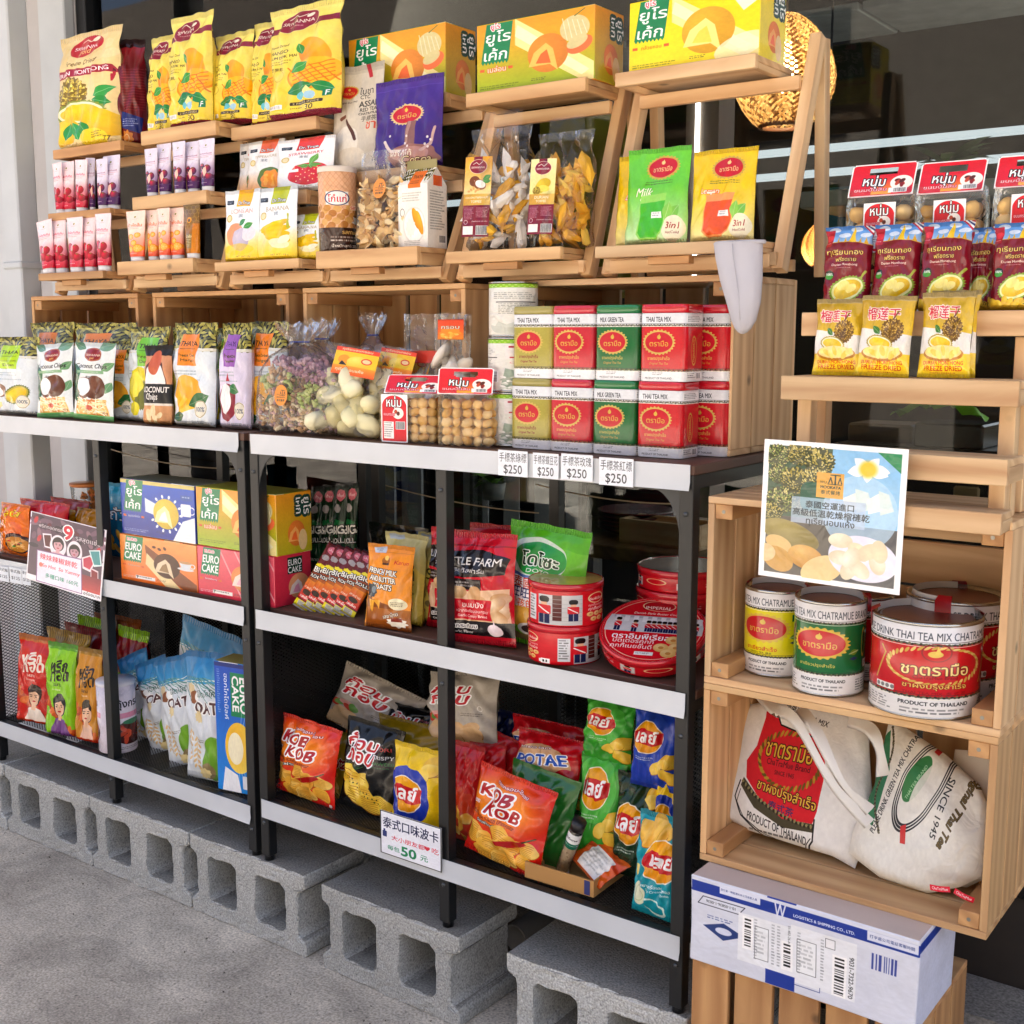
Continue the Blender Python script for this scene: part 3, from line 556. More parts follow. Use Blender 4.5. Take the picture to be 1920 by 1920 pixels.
rattan(1545, 415, 500, 82, 2.2, 'small glowing woven lamp half hidden behind the red durian packs')
# things on tables in the dim room
def room_box(name, xa, xb, ya, yb, Y, d, mat, label, cat, bev=.004):
    p = pl(xa, xb, yb, ya, Y); mb = MB(); mb.box(-p.w / 2, p.w / 2, 0, d, 0, p.h); o = mb.build(name, mat, bevel=bev); o.location = p.loc; return tag(o, label, cat)
def table(xa, xb, ytop, Y, d, mat, label):
    p = pl(xa, xb, ytop, ytop - 10, Y); z = p.loc[2]; t = thing('dining_table', label, 'table', loc=(p.loc[0], Y, -.12)); mb = MB(); mb.box(-p.w / 2, p.w / 2, 0, d, z + .12 - .035, z + .12); mb.build('table_top', mat, t, bevel=.003)
    for sx in (-1, 1):
        for yy in (.04, d - .04): mb = MB(); mb.box(sx * (p.w / 2 - .05) - .02, sx * (p.w / 2 - .05) + .02, yy - .02, yy + .02, 0, z + .084); mb.build('leg', M_frame, t)
    return z
M_walnut = woodmat('walnut', '5c4634', '8a6c50')
zt = table(1060, 1330, 1030, .72, .55, M_walnut, 'brown dining table inside the window carrying the plate stack and a wooden tray')
p = at(1185, 1000, y=.9); t = thing('plate_stack', 'stack of dark red plates on the table inside the window', 'plates', loc=(p[0], .92, zt))
for i in range(5): mb = MB(); mb.lathe([(.0001, 0), (.05, 0), (.098, .018), (.1, .02), (.096, .022), (.05, .006), (.0001, .005)], 32); o = mb.build('plate', plain('571a1e', .25), t); o.location = (.002 * (i % 2), 0, .0105 * i)
p = at(1242, 1010, y=.8); mb = MB(); w_ = .11
for q in ((-w_, w_, 0, .1, 0, .008), (-w_, w_, 0, .008, .008, .06), (-w_, w_, .092, .1, .008, .06), (-w_, -w_ + .008, .008, .092, .008, .06), (w_ - .008, w_, .008, .092, .008, .06)): mb.box(*q)
o = mb.build('wooden_tray', M_pine2, bevel=.001); o.location = (p[0], .78, zt); tag(o, 'pale wooden cutlery tray beside the plate stack', 'tray')
for i, (x, yt, yb, c, lb) in enumerate(((600, 850, 1010, 'a0a2a6', 'grey chair with slatted back inside the window behind the dark green strips'), (700, 860, 1000, 'b4b6ba', 'pale grey chair with slatted back inside the window, behind the sagging cord'), (800, 865, 1010, '9a9ca0', 'dull grey chair with slatted back inside the window, beside the middle rack leg'), (985, 880, 1010, '90949a', 'dim grey chair with slatted back near the green leaves'))):
    p = at(x, yt, y=1.25 + .12 * (i % 2)); t = thing('dining_chair', lb, 'chair', 'grey chairs in the dim room', loc=(p[0], p[1], -.12), rot=(0, 0, .25 * (i - 1))); zz = p[2] + .12; mt = plain(c, .6, var=.1)
    for k in range(4): mb = MB(); mb.box(-.17 + k * .1, -.12 + k * .1, 0, .015, .42, zz); mb.build('back_slat', mt, t)
    mb = MB(); mb.box(-.19, .2, -.4, 0, .4, .43); mb.build('seat', M_frame, t)
    for sx in (-.18, .17):
        for sy in (-.38, 0): mb = MB(); mb.box(sx, sx + .025, sy, sy + .025, 0, .4 if sy else zz + .02); mb.build('leg', M_frame, t)
def plant(px, py, Y, s, n, label, col, seed, pot=True):
    p = at(px, py, y=Y); t = thing('potted_plant', label, 'plant', loc=tuple(p)); rg = random.Random(seed); mb = MB()
    for i in range(n):
        a = rg.random() * 6.28; L = s * rg.uniform(.6, 1.1); up = rg.uniform(.3, 1.0); pts = [Vector((math.cos(a) * L * q, math.sin(a) * L * q, L * (up * q - .5 * q * q))) for q in (0, .25, .5, .75, 1)]; sd_ = Vector((-math.sin(a), math.cos(a), 0))
        for j in range(4): w0, w1 = [L * .17 * math.sin(math.pi * (.12 + .88 * q)) for q in (j / 4, (j + 1) / 4)]; mb.add([pts[j] - sd_ * w0, pts[j] + sd_ * w0, pts[j + 1] + sd_ * w1, pts[j + 1] - sd_ * w1], [(0, 1, 2, 3)], m=i % 2, smooth=True)
    mb.build('leaves', [plain(col, .35), plain([c * .75 for c in hx(col)], .35)], t)
    if pot: mb = MB(); mb.lathe([(.0001, -s * .5), (s * .3, -s * .5), (s * .38, 0), (s * .33, 0), (.0001, -s * .06)], 20); mb.build('pot', plain('8d8f8a', .5), t)
plant(1775, 312, 1.6, .14, 16, 'leafy green potted plant beyond the glass above the red handle cards', '5c8c34', 5)
plant(925, 905, 1.1, .1, 14, 'bright green leafy plant inside the window under the price tags', '78b82a', 9)
room_box('plant_shelf', 1500, 2100, 338, 372, 1.5, .3, plain('8c979c', .4), 'pale shelf carrying the leafy plant inside the glass', 'shelf')
room_box('poster', 1545, 1606, 350, 428, 1.9, .01, plain('2c6a86', .5, var=.25), 'blue poster on a dark post beyond the glass', 'poster')
zz = room_box('wooden_box', 1588, 1708, 795, 840, .75, .12, M_walnut, 'brown wooden box behind the empty stand tray', 'box')
room_box('speaker_box', 1712, 1842, 795, 842, .7, .14, plain('0b0b0c', .25), 'black stereo amplifier box beside the brown wooden box', 'speaker')
p = at(1760, 790, y=.74); mb = MB(); n = 10
P = [[(-.09 + .18 * i / n, -.03 + .06 * j / 4, .045 * math.sin(math.pi * i / n) * (1 - (j / 4 - .5) ** 2 * 2) + .008 * math.sin(i * 2.1 + j)) for i in range(n + 1)] for j in range(5)]
mb.grid(P, [[(0, 0)] * (n + 1)] * 5); o = mb.build('green_cloth', plain('86d81a', .6)); o.location = (p[0], .74, p[2] + .01); tag(o, 'bright green cloth lying over the black amplifier box', 'cloth')
room_box('side_counter', 1560, 2000, 842, 866, .68, .3, plain('3a322c', .4), 'dark counter carrying the amplifier and the wooden box', 'counter')
room_box('wall_poster', 1785, 1835, 912, 945, .62, .008, plain('b89a70', .6), 'small tan notice behind the lowest stand tray', 'notice')
# sagging cord in front of the glass
def cord(a, b, sag, Y, label):
    pa, pb = at(*a, y=Y), at(*b, y=Y); mb = MB(); mb.tube([pa + (pb - pa) * q + np.array([0, 0, -sag * 4 * q * (1 - q)]) for q in np.linspace(0, 1, 17)], .0016, 6); tag(mb.build('twine', plain('b5a488', .8)), label, 'cord', 'twine cords strung across the window')
cord((195, 838), (470, 878), .02, .43, 'thin twine sagging above the blue cake boxes'); cord((690, 900), (1010, 962), .012, .43, 'thin twine running behind the middle rack leg'); cord((1005, 908), (1300, 945), .012, .42, 'thin twine above the dark red plate stack')
# ------------------------------------------------------------------ cinder blocks
def block_mesh():
    L, D, H = .385, .19, .19; xs = [0, .022, .058, .158, .222, .322, .358, L]; xs = [0, .024, .062, .160, .225, .323, .361, L]; zs = [0, .04, .15, H]
    on = lambda i, k: 0 <= i < 7 and 0 <= k < 3 and not (k == 1 and i in (0, 2, 4, 6))
    bm = bmesh.new(); V = {}
    def v(i, k, y):
        if (i, k, y) not in V: V[i, k, y] = bm.verts.new((xs[i] - L / 2, y, zs[k]))
        return V[i, k, y]
    for i in range(7):
        for k in range(3):
            if not on(i, k): continue
            bm.faces.new((v(i, k, 0), v(i + 1, k, 0), v(i + 1, k + 1, 0), v(i, k + 1, 0))); bm.faces.new((v(i, k, D), v(i, k + 1, D), v(i + 1, k + 1, D), v(i + 1, k, D)))
            for di, dk, e in ((-1, 0, ((i, k), (i, k + 1))), (1, 0, ((i + 1, k + 1), (i + 1, k))), (0, -1, ((i + 1, k), (i, k))), (0, 1, ((i, k + 1), (i + 1, k + 1)))):
                if not on(i + di, k + dk): (a, b), (c, d) = e; bm.faces.new((v(a, b, 0), v(c, d, 0), v(c, d, D), v(a, b, D)))
    bmesh.ops.recalc_face_normals(bm, faces=bm.faces)
    ce = [e for e in bm.edges if len(e.link_faces) == 2 and e.calc_face_angle(0) > .6 and abs(e.verts[0].co.y - e.verts[1].co.y) > .1 and abs(e.verts[0].co.z - .095) < .07]
    bmesh.ops.bevel(bm, geom=ce, offset=.016, segments=4, affect='EDGES', profile=.5)
    ce = [e for e in bm.edges if len(e.link_faces) == 2 and e.calc_face_angle(0) > .9]; bmesh.ops.bevel(bm, geom=ce, offset=.004, segments=2, affect='EDGES', profile=.5)
    bmesh.ops.triangulate(bm, faces=[f for f in bm.faces if len(f.verts) > 4])
    bmesh.ops.subdivide_edges(bm, edges=[e for e in bm.edges if e.calc_length() > .03], cuts=3, use_grid_fill=True)
    rg = random.Random(3)
    for q in bm.verts: q.co += Vector((rg.uniform(-1, 1), rg.uniform(-1, 1), rg.uniform(-1, 1))) * .0014
    me = bpy.data.meshes.new('cinder_block'); bm.to_mesh(me); bm.free(); me.materials.append(M_block); return me
bme = block_mesh()
for x, y, r, lb in ((-.835, -.006, 0, 'hollow grey concrete block under the noodle rack beside the bare wall'), (-.447, -.004, .3, 'hollow grey block in the front row under the oat bags'), (-.056, -.004, -.3, 'hollow grey block spanning the joint between the two racks'), (.385, -.012, -1.2, 'hollow grey block standing alone under the rack\'s middle leg, its right end bare'), (.878, -.004, .4, 'hollow grey block under the leg next to the wooden crates'), (-1.225, -.008, 0, 'hollow grey block at the start of the row by the bare wall'),
                     (-.835, .215, 0, 'hollow block in the back row behind the noodle rack'), (-.447, .215, 0, 'hollow block in the back row below the oat bags'), (-.056, .215, 0, 'hollow block in the back row below the red chip bag'), (.9, .24, 0, 'hollow block in the back row below the teal chip bag')):
    o = link('cinder_block', bme, None, (x, y, FZ), (0, 0, math.radians(r))); tag(o, lb, 'concrete block', 'cinder blocks under the racks')
p = at(985, 1745, y=.3); mb = MB(); mb.lathe([(.03, 0), (.03, .5), (.026, .5), (.026, 0), (.03, 0)], 24); o = mb.build('drain_pipe', plain('9a9894', .5)); o.location = (p[0], .26, p[2]); o.rotation_euler = (-math.pi / 2, 0, 0); tag(o, 'grey plastic pipe end in the gap between two blocks', 'pipe')
# ------------------------------------------------------------------ racks
Z0, Z1, Z2, ZL = .1453, .5752, .956, .119
def mesh_panel(w, h, a=.0155, b=.0088, wd=.0021):
    mb = MB(); s = b / a
    for sg in (-1, 1):
        k0 = int(-(h / s) / a) - 2 if sg > 0 else -1; k1 = int(w / a) + 2 if sg > 0 else int((w + h / s) / a) + 2
        for k in range(k0, k1):
            xa = k * a; pts = []       # line x = xa + sg*z/s
            za, zb = 0.0, h
            if sg > 0: za = max(za, (0 - xa) * s); zb = min(zb, (w - xa) * s)
            else: za = max(za, (xa - w) * s); zb = min(zb, xa * s)
            if zb - za < .002: continue
            A = Vector((xa + sg * za / s, 0, za)); B = Vector((xa + sg * zb / s, 0, zb)); d = (B - A).normalized(); n = Vector((-d.z, 0, d.x)) * wd / 2; y = .0007 * sg
            v = [A - n, A + n, B + n, B - n]; mb.add([(p.x, y, p.z) for p in v], [(0, 1, 2, 3)])
    me = mb.mesh('mesh_panel', M_blacksteel); return me
ME_side, ME_back, ME_shelf = mesh_panel(.35, .40), mesh_panel(1.0, .40), mesh_panel(1.0, .35, .012, .007, .002)
M_strip = plain('ccd1d6', .38, 0, (14, .2), var=.05)
def rack(x0, label, x_strip0, x_strip1, Z0=Z0):
    t = thing('shelf_rack', label, 'rack', 'black metal display racks', loc=(x0, 0, 0))      # x0: centre of the first leg
    for x in (0, .517, 1.034):
        for y in (.0125, .3875):
            mb = MB(); mb.box(x - .0125, x + .0125, y - .0125, y + .0125, .012, .939); mb.build('leg', M_blacksteel, t, bevel=.0012)
            mb = MB(); mb.lathe([(.0001, 0), (.011, 0), (.011, .012)], 14); o = mb.build('foot', M_frame, t); o.location = (x, y, .0005)
    for z, nm in ((.939, 'shelf_board'), (.559, 'shelf_board')):
        mb = MB(); mb.box(-.0135, 1.0475, .0 if z > .9 else .026, .402 if z > .9 else .374, z, z + .016); mb.build(nm, M_board, t, bevel=.0012)
    for z in (Z0 - .0253, .535, .915):
        for y in (.004, .378): 
            for xa, xb in ((.0125, .5045), (.5295, 1.0215)): mb = MB(); mb.box(xa, xb, y, y + .018, z, z + .0235); mb.build('shelf_rail', M_blacksteel, t, bevel=.001)
        for x in (0, 1.034): mb = MB(); mb.box(x - .009, x + .009, .025, .375, z, z + .0235); mb.build('side_rail', M_blacksteel, t, bevel=.001)
    link('mesh_shelf', ME_shelf, t, (.017, .025, Z0 - .001), (-math.pi / 2, 0, 0))
    for x in (0, 1.034): link('mesh_side', ME_side, t, (x, .025, Z0 - .005), (0, 0, math.pi / 2))
    link('mesh_back', ME_back, t, (.017, .388, Z0 - .005))
    for x in (0, .517, 1.034):
        for z in (.875, .5, Z0 - .055): mb = MB(); mb.lathe([(.0001, .0032), (.0038, .0026), (.0045, 0)], 10); o = mb.build('bolt', plain('55585a', .35, .8), t); o.location = (x, -.0002, z); o.rotation_euler = (math.pi / 2, 0, 0)
    for x, s in ((.0125, 1), (1.0215, -1)):
        mb = MB(); pts = [(0, 0), (0, -.085)] + [(s * (.06 - .06 * math.cos(a)), -.085 + .085 * math.sin(a) * 1.0) for a in np.linspace(.15, 1.57, 7)]
        vs = [(px_, y, pz) for y in (.003, .006) for px_, pz in pts]; n = len(pts); mb.add(vs, [tuple(range(n)) if s < 0 else tuple(range(n))[::-1], tuple(range(n, 2 * n))[::-1] if s < 0 else tuple(range(n, 2 * n))])
        o = mb.build('corner_bracket', plain('2b2e31', .4), t); o.location = (x, 0, .915)
    for z, h in ((Z2, .042), (Z1, .042), (Z0, .042)):
        mb = MB(); n = 24; f = wob(int(z * 1000) + int(x0 * 100), 5, f1=6)
        for sd, y in ((0, -.0035), (1, -.0026)):
            P = [[(x_strip0 + (x_strip1 - x_strip0) * i / n, y + .0016 * f(i / n * 4, j) - (.004 * (i / n) ** 14 if j == 0 else 0), z - h + h * j / 3 + .0012 * f(i / n * 3, 2)) for i in range(n + 1)] for j in range(4)]
            mb.grid(P, [[(0, 0)] * (n + 1)] * 4, 0, True, sd == 1)
        ls = mb.build('label_strip', M_strip, t)
        if z == Z2: t2 = ls
        if z == Z1: t1 = ls
    return t, t2, t1
R1 = rack(-1.065, 'black metal rack with white label strips, holding noodles, cake boxes and oat bags', -.3, 1.034, ZL)
R2 = rack(.011, 'black metal rack with white label strips and price tags, holding tea tins and chip bags', -.004, 1.042)
# ------------------------------------------------------------------ wooden crates, opening to the street
def crate(name, x0, x1, y0, d, z0, z1, label, backdir='z', mat=None, closed_front=False, nback=5):
    mat = mat or M_pine; t = thing(name, label, 'crate', 'pine crates stacked on their sides', loc=((x0 + x1) / 2, y0, z0)); W2, H = (x1 - x0) / 2, z1 - z0; th = .011; nb = 3; g = .005; bw = (d - th - g * (nb - 1)) / nb
    for nm, za in (('top_panel', H - th), ('bottom_panel', 0)):
        mb = MB()
        for i in range(nb): mb.box(-W2, W2, i * (bw + g), i * (bw + g) + bw, za, za + th)
        mb.build(nm, mat, t, bevel=.001)
    for xa in (-W2, W2 - th):
        mb = MB()
        for i in range(nb): mb.box(xa, xa + th, i * (bw + g) + .0006, i * (bw + g) + bw, th + .0004, H - th - .0004)
        mb.build('side_panel', mat, t, bevel=.001)
    mb = MB(); ya = d - th if not closed_front else -.0005
    if backdir == 'z':
        q = (2 * W2 - (nback - 1) * .012) / nback
        for i in range(nback): mb.box(-W2 + i * (q + .012), -W2 + i * (q + .012) + q, ya, ya + th, .0006, H - .0006)
    else:
        q = (H - 3 * .006) / 4
        for i in range(4): mb.box(-W2 + .0006, W2 - .0006, ya, ya + th, i * (q + .006), i * (q + .006) + q)
    mb.build('back_panel', mat, t, bevel=.001)
    if not closed_front:
        for sx in (-1, 1):
            for za in (th + .0006, H - th - .0246): mb = MB(); xa = -W2 + th + .0006 if sx < 0 else W2 - th - .0306; mb.box(xa, xa + .03, .003, d - th - .001, za, za + .024); nv = [(xa + .015 + .0032 * math.cos(q), .0022, za + .012 + .0032 * math.sin(q)) for q in np.linspace(0, 6.283, 9)[:8]]; mb.add(nv, [tuple(range(8))], m=1); mb.build('corner_post', [M_oak, plain('8a8880', .4, .8)], t, bevel=.001)
    return t
CZ = 1.265
crate('wooden_crate', -1.045, -.583, .165, .26, Z2 + .0005, CZ, 'pine crate on the rack under the stand with pink tubes', mat=M_oak)
crate('wooden_crate', -.525, -.045, .165, .26, Z2 + .0005, CZ, 'pine crate on the rack under the orange tubes and longan pouch', mat=M_oak)
crate('wooden_crate', 0, .457, .165, .26, Z2 + .0005, CZ, 'pine crate on the rack holding the clear bags of sweets')
crate('wooden_crate', .585, 1.045, .155, .26, Z2 + .0005, CZ, 'pine crate on the rack framing the tea tins, beside the white cloth strainer', mat=M_pine2)
crate('wooden_crate', 1.085, 1.551, 0, .25, .6005, .908, 'pine crate holding the round tea cans, under the stepped stand', 'x', M_pine2)
crate('wooden_crate', 1.085, 1.549, 0, .25, .2945, .6, 'pine crate holding the cotton tote bags')
crate('wooden_crate', 1.095, 1.47, -.035, .26, FZ, .145, 'pine crate at the bottom with its slatted base facing out, under the white parcel', closed_front=True, mat=M_oak, nback=5)
# ------------------------------------------------------------------ stepped stands
TRAY = []
def tray(t, base, p, d, lip=None, th=.011, mat=None):
    lip = lip or p.h; mat = mat or M_pine; w = p.w / 2; o = Vector(p.loc) - base; mb = MB()
    mb.box(-w, w, 0, .012, 0, lip); mb.box(-w + .0004, w - .0004, .0122, d, lip - th - .0008, lip - .0008)
    for sx in (-w, w - .011): mb.box(sx + (.0003 if sx < 0 else -.0003), sx + .011 + (.0003 if sx < 0 else -.0003), .0123, d + .004, .0006, lip - th - .0012)
    q = mb.build('tray', mat, t, bevel=.0012); q.location = o; TRAY.append(q); return float(p.loc[2]) + lip - .0005
def stand(label, low, mids, top, zb, ztop, yf=.172, yt=.30, deps=(.12, .12, .12), wx=None, mat=None):
    mat = mat or M_pine; xc, w = low.loc[0], low.w; base = Vector((xc, yf, zb)); t = thing('stepped_stand', label, 'stand', 'stepped wooden display stands', loc=tuple(base)); hw = w / 2 + .014; H = ztop - zb
    for sx in (-1, 1):
        mb = MB(); mb.beam((sx * hw, 0, .004), (sx * hw, yt - yf, H), .02, .026); mb.build('leg', mat, t, bevel=.001)
        mb = MB(); mb.beam((sx * (hw - .002), yt - yf + .055, .001), (sx * (hw - .002), yt - yf + .024, H), .018, .024); mb.build('leg', mat, t, bevel=.001)
    mb = MB(); mb.box(-hw, hw, -.016, -.004, .012, .034); mb.box(-hw + .02, hw - .02, .1, .112, .008, .028); mb.build('rail', M_pine2, t, bevel=.001)
    zs = []
    for p, d in zip([low] + mids + [top], deps):
        zs.append(tray(t, base, p, d, mat=mat)); lowt = TRAY[-1]; q = Vector(p.loc) - base; yy = (q.z) / H * (yt - yf)
        mb = MB(); mb.box(-hw + .011, hw - .011, yy - .028, yy - .016, q.z - .024, q.z - .001); mb.build('rail', M_pine2, t, bevel=.001)
        if p is low: mb = MB(); mb.box(-.05, .03, q.y + .01, q.y + .028, q.z - .014, q.z - .0005); mb.build('support_block', M_oak, lowt, bevel=.001).location = -lowt.location
    return zs
S1 = stand('small stepped stand with three trays of pink and purple tubes', pl(72, 193, 524, 510, .10), [pl(90, 207, 409, 395, .135)], pl(99, 226, 290, 272, .18), CZ, 1.655, mat=M_oak)
S2 = stand('stepped stand with mango bags above purple and orange tubes', pl(220, 362, 513, 487, .10), [pl(248, 387, 388, 363, .135)], pl(264, 405, 263, 236, .17), CZ, 1.665)
S3 = stand('stepped stand with longan and banana pouches under two mango bags', pl(402, 560, 506, 488, .10), [pl(425, 575, 388, 362, .168)], pl(433, 593, 252, 228, .2), CZ, 1.675, yt=.32)
S4 = stand('stepped stand carrying the striped coffee-nut tin and the violet cocoa pouch', pl(592, 782, 500, 466, .10), [pl(640, 812, 342, 316, .19)], pl(655, 838, 212, 186, .25), CZ, 1.685, yt=.36)
S5 = stand('two-tray ladder stand with the paper-labelled snack bags and a melon cake box', pl(836, 1050, 490, 467, .10), [], pl(873, 1097, 186, 160, .16), CZ, 1.645, deps=(.12, .15))
S6 = stand('tall two-tray ladder stand with the green and yellow drink pouches', pl(1115, 1412, 478, 455, .10), [], pl(1153, 1415, 145, 118, .16), CZ, 1.665, deps=(.12, .15), mat=M_pine2)
# the stepped stand on the tall crate pile
tA, tB, tC, tD = pl(1513, 1928, 630, 584, .07), pl(1471, 1930, 757, 710, .0), pl(1452, 1896, 897, 846, -.035), pl(1442, 1878, 985, 944, -.052)
for q in (tA, tB, tC, tD): q.w = .345; q.loc = (1.375, q.loc[1], q.loc[2])
def stand7():
    base = Vector((1.375, .0, .909)); t = thing('stepped_stand', 'wide stepped stand on the crate pile with red and gold durian packs', 'stand', 'stepped wooden display stands', loc=tuple(base)); zs = []
    for p, d, l in ((tA, .11, .036), (tB, .1, .036), (tC, .085, .036), (tD, .06, .03)): zs.append(tray(t, base, p, d, l, mat=M_pine2))
    for sx in (-1, 1):
        for y, h in ((.105, tA.loc[2] - .909 - .001), (.045, tB.loc[2] - .909 - .001), (.012, tC.loc[2] - .909 - .0015)): mb = MB(); mb.box(sx * .15 - .011, sx * .15 + .011, y - .006, y + .02, .0, h); mb.build('leg', M_pine2, t, bevel=.001)
    return zs
S7 = stand7()
# ------------------------------------------------------------------ designs of the packs (drawn flat, front faces)
def A_duriangold():
    a = Art(100, 178, 'e9d29a', 320); h = a.h
    for i in range(14): a.ell(20 + 13 * (i % 6) + 6 * (i // 6), 12 + 15 * (i // 5), 10, 7, 'f0dfb0', 30 * i, al=.5)
    a.ell(50, 24, 26, 17, 'c01834', -12, wav=.03, nw=2); a.line([(40, 16), (48, 12), (56, 17), (62, 13)], 'f2e2d0', 1.6); a.ell(62, 13, 5, 3.5, 'f4ecd8', -30)
    a.text('SRIWANNA', 50, 25, 42, 'ffffff', maxh=8); a.text('gold', 50, 33, 20, 'f4d890'); a.text('Freeze Dried', 50, 50, 50, '7a5a1c', shear=.25)
    a.poly([(-1, 57), (94, 59), (100, 70), (-1, 69)], 'a01636'); a.text('DURIAN  MONTHONG', 46, 64, 90, 'ffffff', maxh=8)
    a.durian(32, 96, 27, 2); a.leaf(70, 103, 98, 92, '2f9a48'); a.leaf(68, 108, 96, 116, '1f8a3c'); a.durian_half(46, 124, 44, 18, 4); a.ell(78, 145, 30, 22, 'f0d020', 20, c2='d8a810'); a.ell(20, 152, 26, 20, 'f4d830', -20, c2='dcb018')
    a.leaf(30, 138, 22, 164, '1f9048'); a.leaf(36, 138, 46, 166, '249a50'); a.leaf(46, 138, 62, 162, '1f8a3c'); a.ell(70, 165, 22, 14, 'f2d42c', 12); a.fine(64, 156, 86, 166, '6a5a20', 3); a.text('77', 90, 168, 9, '5a4a18'); return a
def A_redsnack():
    a = Art(100, 200, '6e1420', 220); a.rect(0, 0, 100, 16, '2c0c10'); a.grad(0, 16, 100, 60, '8a1a26', '6a1018')
    for i in range(16): a.line([(52, 60 + i * 5), (98, 58 + i * 5)], '9a3038', 1)
    a.rect(4, 62, 42, 112, 'b82030', 4); a.ell(24, 100, 14, 9, 'e8b070'); a.poly([(48, 136), (96, 148), (92, 178), (44, 166)], '1c2c78'); a.fine(50, 150, 88, 166, 'c8d0f0', 4)
    for x, y, c in ((20, 150, 'd0384a'), (26, 180, 'e0a050'), (60, 186, 'd88838'), (12, 128, 'f0c8a0')): a.ell(x, y, 15, 14, c, wav=.12, nw=8); a.ring(x, y, 7, 7, 'f4d8a0', 1.2)
    a.text('木', 20, 46, 16, 'f0e0c8'); return a
def A_mango():
    a = Art(100, 200, 'ead95e', 300); h = a.h; a.grad(0, 0, 100, 200, 'efe27a', 'e6cc3c'); a.poly([(0, 36), (100, 26), (100, 37), (0, 48)], '86203c')
    a.ell(44, 30, 30, 19, '8c1c3c', -10); a.ring(44, 30, 30, 19, 'e8d8a0', .8, -10); a.line([(28, 22), (38, 17), (46, 23), (56, 18)], 'f0e2d8', 1.5); a.ell(60, 21, 5, 3.5, 'f4ece0', -20); a.text('SRIWANNA', 44, 31, 46, 'f4e8dc', maxh=8); a.fine(32, 38, 56, 42, 'f0d8c8', 1)
    a.text('Freeze Dried', 22, 72, 30, '6a5a20', shear=.2); a.text('MANGO', 22, 83, 30, '3c3414'); a.text('NUM DOK MAI', 27, 92, 42, '3c3414'); a.fine(6, 98, 44, 106, '8a7a30', 2); a.text('芒果乾', 18, 112, 18, '6a5a20')
    a.mango(72, 92, 28, 65); a.leaf(56, 92, 50, 72, '2f8a3c'); a.mango_cut(68, 128, 36); a.leaf(40, 122, 66, 108, '3c9a44'); a.leaf(30, 156, 70, 146, '238044'); a.leaf(96, 158, 66, 146, '1f8a48'); a.poly([(50, 168), (62, 148), (74, 168)], 'f2e8a0'); a.ell(18, 166, 16, 22, 'f2dc60', c2='e8c434')
    a.ring(20, 124, 8, 10, 'c8b040', 1); a.ell(52, 164, 7, 7, '6ac0d0'); a.ell(66, 165, 7, 7, 'a8d0e8'); a.rect(82, 158, 94, 170, '1c7a54'); a.text('F', 88, 164, 5, 'ffffff'); a.rect(36, 174, 84, 180, '3a2c18', 2); a.text('2 PACKS INSIDE', 60, 177, 40, 'f0e0a0', maxh=3.4); a.text('30', 66, 186, 12, '4a4018'); a.fine(36, 184, 56, 188, '6a5a20', 1); a.rect(0, 192, 100, 200, '86203c'); a.rect(6, 176, 26, 184, 'f4f4f0'); a.bars(8, 177, 24, 183, '8a8a88'); return a
def euro_logo(a, x, y, w, en):
    k = w / 30.0
    P = lambda *q: [(x + u * k, y + v * k) for u, v in q]
    a.poly(P((5, 0), (34, 0), (29, 44), (-1, 44)) , '0f8456')
    for i in range(8): a.poly(P((-1 + i * 3.75, 43.8), (2.75 + i * 3.75, 43.8), (.9 + i * 3.75, 47)), '0f8456')
    if en:
        a.text('EURO', x + 15 * k, y + 6 * k, 16 * k, 'd02848', out='ffffff', ow=.8 * k, bold=.03); a.text('EURO', x + 17 * k, y + 19 * k, 27 * k, 'ffffff', h=13 * k, bold=.035, shear=.08); a.text('CAKE', x + 15 * k, y + 35 * k, 27 * k, 'ffffff', h=13 * k, bold=.035, shear=.08)
    else:
        a.text('ยูโร', x + 15 * k, y + 4 * k, 10 * k, 'd02848', out='ffffff', ow=.9 * k, bold=.03); a.text('ยูโร', x + 18 * k, y + 17 * k, 27 * k, 'ffffff', h=17 * k, bold=.03, shear=.1); a.text('เค้ก', x + 15 * k, y + 35 * k, 25 * k, 'ffffff', h=14 * k, bold=.03, shear=.1)
def cake(a, cx, cy, r, shell, inner, core):
    a.ell(cx, cy, r, r * 1.02, shell, c2=[max(0, c * .86) for c in hx(shell)]); a.poly([(cx - r * .95, cy + r * .62), (cx - r * .7, cy - r * .1), (cx - r * .1, cy - r * .55), (cx + r * .25, cy - r * .2), (cx + r * .5, cy + r * .98), (cx + r * .1, cy + r * .6)], inner)
    a.poly([(cx - r * .6, cy + r * .48), (cx - r * .35, cy), (cx - r * .05, cy - r * .2), (cx + r * .15, cy + r * .55)], core)
